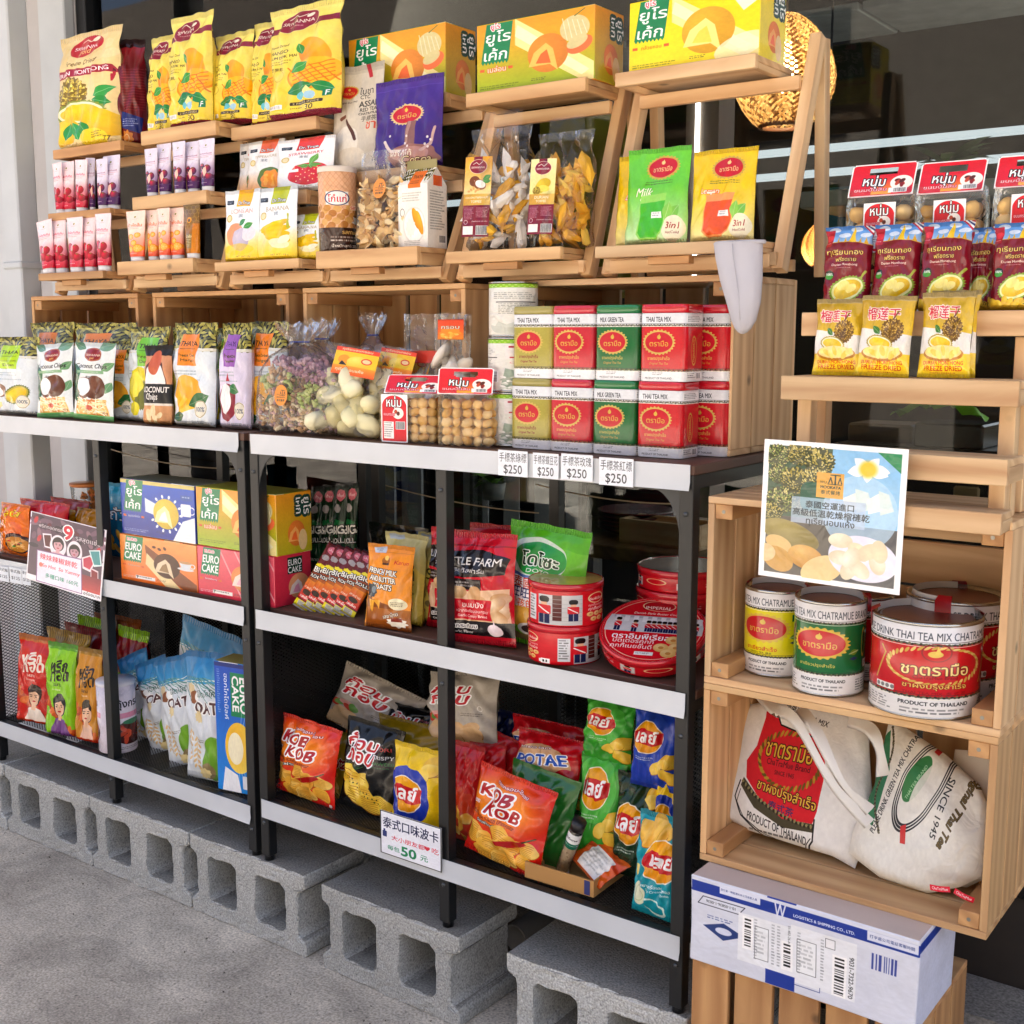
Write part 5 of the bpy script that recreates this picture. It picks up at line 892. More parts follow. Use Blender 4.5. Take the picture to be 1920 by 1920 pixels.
def A_coconutbrown():
    a = Art(100, 180, 'd89a70', 220); h = a.h; a.rect(0, 0, 100, 24, '1a1614'); a.ell(46, 92, 44, 60, '5a3020', 8); a.ell(48, 94, 39, 54, 'f0eeec', 8); a.ell(50, 40, 20, 28, 'c86848', 10); a.rect(0, 88, 100, 132, '1c1c1e'); a.text('COCONUT', 50, 101, 92, 'f4f0ea', maxh=16, bold=.04); a.text('Chips', 42, 119, 46, 'f4f0ea', shear=.1); a.rect(0, 132, 100, 138, 'e8e0d4'); a.grad(0, 138, 100, h, 'd8a070', 'c89060'); a.chips(20, 146, 80, h - 8, 9, 2, ('f0e0b8', 'e8d0a0'), 12); return a
def A_durianwhitelabel():
    a = Art(100, 80, 'f0c428', 240); h = a.h; a.rect(0, 0, 100, 12, 'e84c28'); a.text('ทุเรียนอบกรอบ', 50, 6, 70, 'fce8c0', maxh=9); a.ell(24, 36, 14, 14, 'e89c28'); a.ell(60, 40, 28, 18, 'f8e070', c2='e0bc30'); a.ell(76, 34, 12, 9, 'd84028'); a.ell(76, 34, 9, 6, 'f0d0a0'); a.poly([(14, 52), (20, 40), (34, 52)], '202020'); a.grad(0, 54, 100, h, 'f0a030', 'e86024'); a.text('ทุเรียน อบแห้ง', 42, 66, 66, 'f8f0d0', maxh=12); return a
def A_topcan():
    a = Art(170, 200, 'e4e2da', 360); h = a.h; a.rect(0, 0, 100, 12, '8cc01c'); [a.ell(2 + i * 4 + (j % 2) * 2, 3 + j * 3.2, 1, .7, 'd8ec90') for i in range(26) for j in range(3)]
    a.rect(42, 14, 92, 46, 'ece4e0'); a.text('TOP', 67, 28, 44, 'b01c34', h=20, bold=.05); a.ell(67, 28, 6, 8, 'ece4e0'); a.ell(67, 30, 3.6, 5, 'b01c34'); a.rect(45, 41, 90, 44, 'b01c34'); a.text('COCONUT MILK', 67, 54, 44, 'e0a0a0', maxh=7); a.poly([(42, 66), (67, 84), (92, 66), (96, 118), (38, 118)], '9aaa9a'); rg = random.Random(5); [a.ell(40 + rg.random() * 54, 84 + rg.random() * 32, 3, 1.8, ('f4f4f0', 'd8dcd4', 'a8b0a4')[i % 3], i * 40) for i in range(70)]
    a.fine(4, 22, 34, 38, '909088', 4); a.rect(6, 42, 36, 44, '303030'); a.fine(8, 46, 34, 70, '808078', 7); a.bars(28, 74, 36, 96, vert=True); [a.leaf(14, 112, 14 + 14 * math.cos(q), 96 + 12 * math.sin(q), 'c8ccc4', .2, None) for q in np.linspace(0, 6, 8)]; return a
def A_teatin(col, name, rim, txt2='7a1c14'):
    a = Art(240, 175, 'e8eaee', 480); h = a.h                        # front | side, repeated once round the tin
    for k, x0 in enumerate((0, 50)):
        a.rect(x0, 14, x0 + 50, h - 11, col); a.rect(x0, 0, x0 + 50, 14, 'e4e6e8')
        for y in (12.6, h - 12): [a.ell(x0 + 1 + i * 2.1, y + .4 * (i % 2), 1.3, .8, ('5a5438', '7a7450', '3c3824')[i % 3], i * 50) for i in range(25)]; a.line([(x0, y - 1.4), (x0 + 50, y - 1.4)], '303030', .4); a.line([(x0, y + 1.6), (x0 + 50, y + 1.6)], 'f4f0e0', .5)
    a.text(name, 23, 6.6, 32, '20242c', h=5.2, bold=.02); a.oval_logo(24, 31, 17.5, 11, 'ตรามือ', ring='d0b460', fill='c41c30'); a.text('ชาผงปรุงสำเร็จ', 24, 48.5, 28, txt2 if rim == 'gold' else 'd8b858'); a.text('Original Thai Tea', 24, 54, 24, txt2 if rim == 'gold' else 'c89840', shear=.3); a.fine(12, 57, 37, 60, '8a7430', 1, .6); a.fine(16, h - 9.5, 32, h - 6, '808488', 2); a.text('PRODUCT OF THAILAND', 24, h - 3.4, 34, '303438', maxh=2.4)
    a.ring(75, 40, 6, 15, 'd0a850', .8); a.text('ชาตรามือ', 75, 40, 24, 'd0a850', rot=90, maxh=5); a.ell(75, 40, 2.2, 10, 'd0a850', al=.5); a.rect(58, 2, 92, 11, 'f4f4f4'); a.fine(60, 3, 90, 10, '505458', 4); a.rect(58, h - 9.5, 92, h - 2, 'f4f4f4'); a.fine(60, h - 9, 80, h - 3, '505458', 3); a.bars(82, h - 9, 91, h - 3); return a
def A_noodle():
    a = Art(100, 170, 'ee7a18', 240); h = a.h; a.text('โลตัส', 50, 30, 60, 'f8e020', out='a03008', ow=1); a.text('ต้มยำกุ้ง', 38, 74, 60, 'f8d020', rot=80, maxh=16); a.ell(60, 84, 30, 26, 'f09050', c2='e86830'); a.ell(70, 128, 40, 34, '3c1c20'); a.ell(70, 132, 34, 26, 'c88838'); rg = random.Random(1); [a.line([(45 + rg.random() * 50, 118 + rg.random() * 30), (45 + rg.random() * 50, 118 + rg.random() * 30)], ('f0c878', 'd89848', 'e8b060')[i % 3], 1.6) for i in range(40)]; [a.ell(52 + (i * 17) % 36, 122 + (i * 11) % 20, 4, 3, ('c83828', '4c8a34', '7a4020')[i % 3]) for i in range(9)]; return a
def A_plainfold(c0, c1, word=None, wc='f4e8d0', stripes=None):
    a = Art(100, 140, c0, 180); a.grad(0, 30, 100, 140, c0, c1); a.ell(50, 90, 40, 30, c1, wav=.1, nw=7)
    if stripes: a.rect(0, 0, 100, 16, stripes[0]); [a.line([(2 + i * 5, 1), (4 + i * 5, 15)], stripes[1], 1.6) for i in range(20)]
    if word: a.text(word, 50, 56, 70, wc, out='301010', ow=1.2, maxh=24)
    a.chips(20, 92, 80, 130, 7, 3); return a
def A_hotsign():
    a = Art(100, 94, '584458', 420); h = a.h; a.rect(0, 0, 100, h, 'f4f0f4'); a.rect(1.5, 1, 98, h - 8, '5c4658'); rg = random.Random(4)
    for i in range(50): a.ell(rg.random() * 96 + 2, rg.random() * 44 + 4, 4 + rg.random() * 5, 3, ('7a5c70', '3a2c3c', '8c6c7c', '6a3040')[i % 4], i * 40)
    for x, y in ((8, 10), (92, 30), (14, 34)): a.ell(x, y, 2.6, 5, 'c83040', 20)
    a.text('พริกทอดกรอบ', 30, 16, 36, 'e0d4dc', out='40303c', ow=.8); a.text('9', 52, 17, 11, 'd82844', out='ffffff', ow=1.6, bold=.05); a.text('รสสุดแซ่บ', 78, 21, 32, 'e0d4dc', out='40303c', ow=.8)
    a.poly([(18, 26), (30, 24), (34, 44), (22, 44)], 'f0e8ee'); a.poly([(20, 28), (29, 26), (32, 42), (23, 42)], '5a2028'); a.ell(40, 38, 11, 15, 'f0e8ee'); a.person(40, 36, 7.5, '241820', 'd8b0c0', 'd8a8b0'); a.ell(62, 40, 10, 15, 'f0e8ee'); a.person(62, 39, 7, '1a1418', '705070', 'c898a8')
    a.poly([(72, 44), (82, 38), (90, 44), (84, 60), (74, 58)], 'f4e4ea'); a.poly([(74, 45), (82, 40), (88, 45), (83, 57), (75, 55)], 'c83858'); a.poly([(80, 32), (94, 28), (98, 48), (88, 52)], 'e0f0f0'); a.poly([(82, 33), (93, 30), (96, 47), (88, 49)], '4c9a9c'); a.poly([(84, 54), (94, 56), (96, 82), (86, 82)], 'e8d0d8'); a.poly([(85, 56), (93, 58), (95, 80), (87, 80)], '8a2434'); a.grad(70, 66, 98, h - 8, '8a3040', 'c84848')
    a.poly([(12, 50), (72, 46), (76, h - 2), (14, h - 1)], '8c5c90'); a.poly([(13, 51), (71, 47.5), (75, h - 3), (15, h - 2)], 'eceaf6'); a.text('辣妹辣椒餅乾', 42, 57, 50, 'd83448', rot=-1); a.text('So Hot  So Yummy', 46, 69, 50, 'd83448', rot=-1, shear=.1); a.ell(19, 69, 2.6, 3, 'e08070'); a.text('多種口味 160元', 48, 81, 44, '148a6c', rot=-1); a.text('อร่อยมาก', 88, h - 5, 21, '2c2c30'); return a
def A_bigroll(col=('6a1c20', 'e08a28', 'c8242c', 'f0e030')):
    a = Art(30, 175, col[0], 110); h = a.h; a.rect(0, 0, 100, 10, '141012'); a.ell(58, 60, 34, 30, 'c86878'); a.text('เถ้าแก่', 58, 60, 46, 'f4d8dc'); a.ell(40, 130, 30, 22, 'a8a0a0'); a.grad(0, 180, 100, 420, col[0], col[1]); a.ell(50, 210, 44, 22, col[3], wav=.1, nw=9); a.text('BIG', 54, 240, 84, 'f8f4e8', out='14100c', ow=5, bold=.05, rot=-8); a.text('ROLL', 54, 296, 84, 'f8f4e8', out='14100c', ow=5, bold=.05, rot=-8); a.grad(0, 340, 100, 500, col[1], col[2]); a.text('สาหร่าย', 50, 400, 76, 'f4e8d0'); a.ell(50, 440, 34, 22, '3c2c20'); a.text('รสเผ็ด', 50, 480, 70, 'f8f0e8', bold=.04); a.rect(0, 515, 100, h - 14, 'e8dc20'); a.rect(22, 520, 80, h - 22, 'c8c8b8'); a.fine(26, 522, 76, h - 26, '303028', 5); a.rect(0, h - 12, 100, h, 'd8d8d4'); return a
def A_butter():
    a = Art(100, 170, 'e89022', 280); h = a.h; a.grad(0, 0, 100, h, 'ea921e', 'e89838'); a.line([(0, 16), (100, 14)], 'c87818', .8); a.poly([(14, 8), (42, 4), (44, 16), (18, 18)], 'c8d0dc'); a.fine(20, 9, 40, 14, '404858', 2); a.ell(48, 32, 9, 8, 'a05c14'); a.ell(48, 26, 4, 5, 'f0c868'); a.rect(40, 36, 56, 40, '402010', 1); a.text('Karun', 80, 33, 26, 'c83828', shear=.2)
    for i, s in enumerate(('FRENCH MILK', 'AND BUTTER', 'TOASTS')): a.text(s, 42, 54 + i * 15, (66, 60, 44)[i], 'fbf6ea', out='1c120a', ow=1.2, h=10.5, bold=.05, rot=3)
    a.ell(16, 94, 15, 14, '40484c', wav=.08, nw=9); a.ell(22, 92, 5, 7, '7a8890'); a.poly([(6, 106), (60, 120), (84, 140), (80, h), (4, h)], '8a5020'); a.grad(4, 128, 100, h, 'b06c28', '8a4818'); a.poly([(10, 112), (18, 138), (26, 116), (36, 130), (40, 112)], 'f0b040'); a.ell(76, 116, 17, 12, 'f4ecc8'); a.fine(64, 112, 90, 122, '6a5a3a', 3); a.text('รสชาไทย', 60, 140, 34, 'f8ecd8', out='4a2810', ow=.8, rot=-18); a.ell(74, 154, 20, 10, 'f4efe2', wav=.12, nw=9); a.rect(64, 144, 84, 152, '8a3420'); return a
def A_cream():
    a = Art(100, 170, 'c4b878', 200); a.grad(0, 0, 100, 170, 'cdc48a', 'bca63c'); a.poly([(8, 4), (44, 4), (46, 12), (12, 14)], 'b0bcc4'); a.ell(60, 110, 50, 60, 'd8c460'); a.text('โรตี', 60, 70, 50, '50502c'); [a.ell(40 + (i % 2) * 14, 90 + i * 14, 7, 6, '8a7a4c') for i in range(5)]; a.fine(56, 90, 90, 140, '6a6030', 6); return a
def A_farm():
    a = Art(100, 165, 'c4182c', 320); h = a.h; a.rect(0, 18, 100, 20, '8c1020'); a.poly([(0, 30), (60, 24), (96, 36), (90, 60), (40, 66), (0, 62)], '1c1416'); a.text('LITTLE FARM', 46, 42, 82, 'ece8e4', h=11, bold=.02, shear=.05); a.text('ลิตเติ้ลฟาร์ม', 44, 55, 46, 'e0dcd8', maxh=7); a.rect(0, 68, 62, 84, '2a2020'); a.fine(6, 72, 54, 82, 'f0ece8', 2); a.poly([(10, 90), (96, 80), (98, h - 16), (4, h - 16)], 'e2bc98'); [a.ell(30 + (i * 29) % 60, 88 + (i * 13) % 44, 13, 9, ('ecd0a8', 'dcb488', 'f0dcbc')[i % 3], i * 40, c2='c89a68') for i in range(10)]; a.rect(22, 98, 76, 128, 'c8182c'); a.text('ขนมปัง', 49, 106, 30, 'f8f0e8'); a.text('หน้ากระเทียมอบกรอบ', 49, 115, 48, 'f8e0d8'); a.text('Garlic Crispy Bread', 49, 123, 42, 'f8e0d8'); a.rect(10, 130, 100, 152, '1a1416'); a.text('รสกระเทียม', 36, 138, 34, '1a1416', out='f4f0ec', ow=1.4); a.text('Garlic Flavor', 34, 147, 28, 'f0ece8'); a.ell(78, 142, 10, 9, 'ecdce0'); a.poly([(76, 136), (78, 126), (80, 136)], 'ecdce0'); a.rect(0, 152, 100, h, 'b01428'); return a
def A_dozo():
    a = Art(100, 165, '6cc02c', 300); h = a.h; a.poly([(0, 0), (100, 0), (100, 30), (0, 20)], '5ab424'); a.ell(40, 46, 40, 28, 'dcead8'); a.ell(44, 46, 36, 22, '1c8a3c', c2='2fa84c'); a.text('โดโซะ', 46, 46, 46, '103c1c', out='f4f8f0', ow=1.2, bold=.04); a.text('DOZO', 46, 62, 28, 'f0f4e8', maxh=5); a.poly([(0, 68), (74, 74), (74, 116), (0, 112)], 'f0f2f6'); a.poly([(0, 66), (74, 72), (74, 76), (0, 70)], '5878b8'); a.text('泰國', 28, 80, 34, 'd04c34'); a.text('旺旺仙貝', 40, 93, 60, '283870'); a.text('小孩的最愛', 40, 107, 60, 'e0602c'); a.ell(30, 126, 26, 14, 'ecc45c', c2='d8a030'); a.rect(52, 122, 62, 140, '2a1a14', 2); a.ell(44, 142, 20, 9, 'e8e8e4'); a.ell(44, 142, 14, 6, '3a2a28'); a.poly([(10, 148), (60, 152), (52, 160), (14, 158)], '8a7a4c'); return a
def guard(a, x, y, s):
    a.rect(x - s * .13, y - s, x + s * .13, y - s * .76, '141214', s * .1); a.rect(x - s * .08, y - s * .78, x + s * .08, y - s * .66, 'e0b090'); a.rect(x - s * .17, y - s * .67, x + s * .17, y - s * .34, 'cc2430', s * .04); a.rect(x - s * .14, y - s * .34, x - s * .01, y, '1c2450'); a.rect(x + s * .01, y - s * .34, x + s * .14, y, '1c2450'); a.line([(x - s * .15, y - s * .6), (x + s * .12, y - s * .38)], 'f4f0ec', s * .04)
def cookies(a, pts, r):
    for x, y in pts: a.ell(x, y, r, r * .85, 'f0cf94', c2='d8a860'); a.ell(x, y, r * .35, r * .28, 'c88848')
def A_tinwrap():
    a = Art(320, 80, 'cc1424', 640); h = a.h
    for x0 in (0, 50):
        a.rect(x0 + 8, 3, x0 + 28, h - 1, 'c8c8c8'); a.rect(x0 + 15, 3, x0 + 19, h - 4, '5a2824'); [a.line([(x0 + 8, 6 + i * 3), (x0 + 28, 6 + i * 3)], 'b0b0b2', .3) for i in range(6)]; guard(a, x0 + 11, h - 2, 19); guard(a, x0 + 24, h - 4, 15); a.ring(x0 + 36, 6, 5, 3.4, 'e8d8a0', .5); a.text('อิมพีเรียล', x0 + 36, 6.5, 9, 'f8f0e0'); a.text('คุกกี้เนยสด', x0 + 36, 11, 10, 'f8e8e0'); a.text('คุกกี้เดนิช', x0 + 36, 13.6, 10, 'f8e8e0'); cookies(a, [(x0 + 32, 17), (x0 + 36, 17), (x0 + 40, 17), (x0 + 34, 20.6), (x0 + 38, 20.6)], 1.9); a.rect(x0 + 42, h - 4, x0 + 47, h - 1.5, 'f4f4f0'); a.bars(x0 + 44, h - 3.6, x0 + 46.6, h - 1.8)
        a.rect(x0 + 1, 4, x0 + 6.5, h - 3, 'dcdee2'); a.fine(x0 + 1.5, 5, x0 + 6, h - 4, '505050', 8)
    return a
def A_tinside():
    a = Art(400, 55, 'c01424', 420); h = a.h; [(a.rect(x, 3, x + 5, h - 3, 'c8c8c8'), guard(a, x + 2.5, h - 3, 8), a.ring(x + 12, 5, 4, 2.4, 'e8d8a0', .4), a.rect(x + 20, 5, x + 27, h - 3, 'f0f0ec'), a.bars(x + 21, 5.6, x + 26, h - 4), a.fine(x + 30, 5, x + 38, 9, 'f0d8d8', 2)) for x in (2, 42)]; return a
def A_tintop():
    a = Art(100, 100, 'cc1424', 400); a.ell(50, 50, 49, 49, 'd41828'); a.ring(50, 50, 47, 47, 'f0c8b0', .8); a.poly([(5, 30), (95, 30), (98, 44), (98, 56), (2, 56), (2, 42)], 'd4d4d6'); a.rect(8, 30, 92, 34, 'b4b6ba'); [a.rect(10 + i * 9, 31, 15 + i * 9, 40, 'e8e8ea') for i in range(10)]; guard(a, 14, 55, 21); guard(a, 31, 56, 19)
    for i in range(10): guard(a, 44 + i * 5.2, 55, 18)
    a.rect(34, 5, 66, 21, 'b01020', 4); a.ring(50, 13, 16, 8, 'f0d8b0', .6); a.text('IMPERIAL', 50, 16, 26, 'f8f0e4', bold=.03); a.text('Danish Style Butter Cookies', 52, 26, 50, 'f8f0e4', shear=.25); a.text('ตราอิมพีเรียล', 40, 63, 56, 'ffffff', bold=.03); a.text('บัตเตอร์คุกกี้', 34, 71, 40, 'f8e8e4'); a.text('คุกกี้เนยชั้นดี', 33, 79, 40, 'f8e8e4'); cookies(a, [(72, 66), (62, 78), (76, 77), (70, 86)], 7.5); a.rect(38, 86, 56, 91, 'f0f0ec'); a.fine(39, 87, 55, 90, '505050', 2); return a
def A_chilli(c0, c1, txt, hair, top):
    a = Art(100, 190, c0, 260); h = a.h; a.rect(0, 0, 100, 14, c1); [a.line([(2 + i * 4, 0), (4 + i * 4, 13)], [x * .7 for x in hx(c1)], 1.3) for i in range(26)]; a.text('พริก', 52, 46, 56, txt, bold=.05, rot=-6, shear=.15, maxh=22); a.text('ทอด', 56, 66, 56, txt, bold=.05, rot=-6, shear=.15, maxh=20); a.text('รสลาบ', 50, 84, 24, txt); a.fine(36, 92, 64, 98, 'f0e8e0', 1); [a.ell((i * 31) % 100, 112 + (i * 23) % 74, 13, 7, ('b8481c', '8a2c14', 'd8702c', 'c85820')[i % 4], i * 50) for i in range(16)]; a.person(60, 126, 19, hair, top); a.poly([(22, 190), (40, 176), (60, 170), (84, 176), (100, 190)], top); a.grad(0, 180, 100, h, 'c83c1c', 'a82c14') if c0[0] == 'c' else None; return a
def A_chillican():
    a = Art(180, 230, 'dcd4de', 300); a.text('กุ้งกรอบ', 50, 36, 60, '303038', bold=.04); a.rect(10, 52, 90, 62, 'd890a8'); a.ell(50, 90, 36, 24, '4a2020'); [a.ell(24 + (i * 17) % 54, 78 + (i * 11) % 26, 8, 4, ('a83028', 'c85038', '5a1c1c')[i % 3], i * 40) for i in range(14)]; a.ell(50, 70, 20, 5, '3c7a5c'); a.rect(0, 112, 100, a.h, 'dcd4de'); a.fine(20, 116, 80, 122, '606068', 2); return a
def A_oat():
    a = Art(100, 190, 'd6dce0', 300); h = a.h; a.grad(0, 0, 100, 46, '1674ac', '2c96c8'); a.line([(0, 45), (100, 41)], 'eaf0f2', 1.4)
    for i in range(16): a.line([(-2 + i * 4, 38), (18 + i * 7, 74 - (i % 4) * 7)], ('3c7c78', '6aa098')[i % 2], 1.3)
    a.ell(22, 56, 9, 9, 'd8c49a', wav=.06, nw=9); a.ell(34, 68, 11, 9, '8a5434', 20); a.ell(42, 66, 8, 7, 'f4f4f0', 20); a.text('โอ๊ตโคโคนัท', 72, 60, 54, '2c4a3c', rot=-3); a.text('OAT', 66, 82, 56, '4a1c24', h=17, bold=.05, out='f2f2ee', ow=2); a.ell(46, 96, 9, 9, 'e0cfa0', wav=.1, nw=11)
    for k, (x, y) in enumerate(((22, 150), (40, 160))):
        a.line([(x, y + 18), (x - 4, y - 34)], 'c8ac74', 1.2)
        for i in range(6): a.ell(x - 5 - i * .4, y - 30 + i * 8, 4.6, 2, 'd8b884', -40); a.ell(x + 3 - i * .4, y - 28 + i * 8, 4.6, 2, 'cfae78', 40)
    a.ell(80, 156, 28, 34, '7ab02c', 20, c2='5a8c20'); a.ell(64, 176, 16, 12, '8a7a54'); a.ell(52, 180, 14, 8, 'e0cf98', wav=.1, nw=9); a.fine(40, 130, 64, 136, '6a6a64', 2); return a
def A_euromilk_tall():
    a = Art(62, 170, '1c50b8', 220); h = a.h; a.grad(0, 0, 100, h, '1850b8', '2890e0'); a.rect(0, 0, 100, 10, '16307c'); a.text('ฮอกไกโดมิลค์', 34, 72, 96, 'eef4fa', rot=90, maxh=12); a.fine(8, 16, 16, 110, 'd0e0f4', 20, .6); a.rect(46, 20, 100, 112, '0f8456'); a.text('EURO', 84, 66, 74, 'ffffff', rot=90, h=22, bold=.05); a.text('CAKE', 60, 64, 74, 'ffffff', rot=90, h=18, bold=.05); a.ell(66, 178, 40, 54, 'f0b828', c2='f8d860'); a.ell(58, 178, 24, 36, 'fbf2d0'); [a.line([(66, 178), (66 + 62 * math.cos(q), 178 + 78 * math.sin(q))], 'e8f2fa', 1.4, .5) for q in np.linspace(-1.4, 1.6, 18)]; a.ell(66, 178, 38, 52, 'f0b828', c2='f8d860'); a.ell(56, 180, 22, 34, 'fbf2d0'); a.poly([(14, h), (24, 222), (60, 236), (70, h)], 'f0f2f6'); a.rect(74, 236, 98, 264, 'e8ecf2', 3); return a
def A_kob():
    a = Art(100, 150, 'd42418', 340); h = a.h; a.ell(40, 50, 50, 40, 'f08a1c', soft=30); a.text('ทอดกรอบ-ไร้ขอบ', 52, 19, 44, 'ffffff', out='a01c14', ow=.8, rot=6); a.text('KOB', 34, 38, 44, 'b01c24', h=19, out='ffffff', ow=2.4, bold=.06, shear=.18); a.text('KOB', 48, 60, 44, 'b01c24', h=19, out='ffffff', ow=2.4, bold=.06, shear=.18); a.text('French Chili Flavour', 36, 77, 60, 'e8701c', out='6a1410', ow=.7, maxh=8); a.text('รสเฟรนช์ชิลลี่', 34, 86, 40, 'ffffff', out='203020', ow=.8, maxh=7); a.text('ก๊อบ', 4, 60, 12, 'd02028', out='ffffff', ow=1); a.chips(4, 96, 92, h - 4, 14, 3, r=19, ridge=True); a.poly([(40, 112), (60, 100), (80, 90), (84, 96), (66, 110), (46, 116)], 'b01818'); a.line([(80, 92), (90, 84)], '3c4a20', 2); a.ell(93, h - 4, 3, 3, 'f0e8e0'); return a
def A_kobthai(bg, dark):
    a = Art(100, 150, bg, 300); h = a.h; a.text('ก๊อบ', 40, 34, 52, 'c01c28', h=22, out='ffffff', ow=2.2, bold=.05, shear=.2); a.text('กอบ', 40, 58, 52, 'c01c28', h=18, out='ffffff', ow=2.2, bold=.05, shear=.2)
    if dark: a.text('NORI', 80, 34, 20, 'c8504c'); a.text('CRISPY', 80, 48, 26, 'e8e8e8', maxh=6); a.text('SEAWEED', 80, 58, 30, '2c7a3c', maxh=7); a.fine(68, 64, 92, 68, '4c9a5c', 1); [a.line([(6 + i * 3, 84), (12 + i * 5, 72)], '3c6a3c', 1) for i in range(8)]; a.chips(8, 92, 84, 132, 9, 5, ('e8c848', 'f0d868', 'd8b038'), 21, True); [a.ell((i * 29) % 70 + 10, 92 + (i * 17) % 42, .9, 1.3, '2c3c1c') for i in range(24)]
    else: [a.ell(8 + i * 6, 96 - (i % 3) * 4, 6, 9, ('c84c3c', '6a9a4c', 'e0a8a0')[i % 3], i * 40) for i in range(5)]; a.fine(56, 84, 92, 92, '605850', 2); a.chips(10, 112, 80, 140, 8, 6, ('dcb888', 'd0a878', 'e4c498'), 18); a.ring(84, 74, 4, 5, 'e8e4dc', 1)
    return a
def A_lays(c0, c1, logo_y=48, chips=True, th='เลย์', sub='f0f4f0', low=False):
    a = Art(100, 150, c0, 300); h = a.h
    if chips: a.chips(58, 18, 90, 52, 3, 4, ('f0cc50', 'e4b83c', 'f4d870'), 20) if not low else a.chips(52, 84, 92, 120, 4, 4, ('f0cc50', 'e4b83c', 'f4d870'), 18)
    a.ell(40, logo_y + 10, 48, 48, c1); a.ell(40, logo_y + 8, 33, 31, 'f8f0dc'); a.ell(40, logo_y + 8, 31.5, 29.5, 'f2b418', c2='e89c10'); a.poly([(8, logo_y + 2), (24, logo_y - 8), (72, logo_y - 4), (72, logo_y + 16), (52, logo_y + 24), (10, logo_y + 18)], 'c41a24'); a.text(th, 40, logo_y + 6, 46, 'ffffff', h=24, bold=.05, shear=.12); a.fine(16, logo_y + 46, 60, logo_y + 54, sub, 2, .8)
    return a
def A_laysteal():
    a = Art(100, 170, '1f9cac', 300); h = a.h; a.chips(22, 12, 70, 42, 5, 3, ('f0c860', 'e8b448'), 20); a.ell(66, 72, 38, 36, 'f4f0e0'); a.ell(66, 72, 36, 34, 'f2b418', c2='e89c10'); a.poly([(30, 66), (44, 56), (104, 62), (104, 82), (82, 90), (32, 84)], 'c41a24'); a.text('เลย์', 68, 70, 50, 'ffffff', h=24, bold=.05, shear=.1); a.text('รสซาวครีมและหัวหอม', 58, 116, 64, 'f4f8f8', maxh=6); a.text('Sour Cream & Onion', 62, 124, 50, 'e8f4f4', maxh=4); a.ell(18, 136, 16, 22, 'e8ecd0', 20); a.ring(18, 136, 10, 14, 'c8d4a8', 1.4, 20); a.ring(52, 152, 22, 12, 'd8f0e8', 3, 20); a.ell(14, 96, 8, 10, 'ecd478'); return a
def A_potae():
    a = Art(100, 120, 'b4121e', 300); a.ell(46, 66, 44, 42, 'dcb48c', c2='c89868'); a.text('POTATO SNACK', 36, 34, 50, 'f8f4f0', out='5a1014', ow=.5, rot=-12, shear=.2); a.text('POTAE', 46, 58, 78, '2458b8', h=22, out='f8f8f8', ow=1.6, bold=.05, rot=-14, shear=.15); a.text('โปเต้', 62, 84, 26, '303030', maxh=10); a.ell(82, 84, 12, 18, 'b4121e', 20); return a
def A_potaegold():
    a = Art(100, 110, 'a88a18', 240); a.grad(0, 0, 100, 110, '8a7010', 'b89820'); a.text('Potae', 60, 46, 62, '8a1018', out='f0e8d8', ow=1.2, bold=.05, shear=.2); a.chips(20, 76, 80, 104, 6, 2); return a
def A_pricesign():
    a = Art(100, 88, 'eceef6', 360); h = a.h; a.rect(0, 0, 100, h, '1c2024'); a.rect(1.6, 1.6, 98.4, h - 1.6, 'eef0f8'); a.text('泰式口味波卡', 50, 22, 90, '101a4c', h=22); a.text('大小朋友都', 46, 50, 54, 'd83448'); a.text('♥', 77, 50, 9, 'd83448'); a.text('吃', 90, 50, 11, 'd83448'); a.text('每包', 22, 72, 20, '148a5c'); a.text('50', 47, 71, 24, '0c8454', bold=.05); a.text('元', 72, 72, 12, '148a5c'); a.rect(4, 40, 11, 52, '283878', 1); a.rect(5.5, 36, 8.5, 41, '283878'); return a
def A_pricetag(t, w=100):
    a = Art(100, 66, 'e6ebf2', 180); a.text(t, 50, 18, 92, '3a3c44', h=24, bold=0); a.text('$250', 50, 50, 62, '30323a', bold=.01); return a
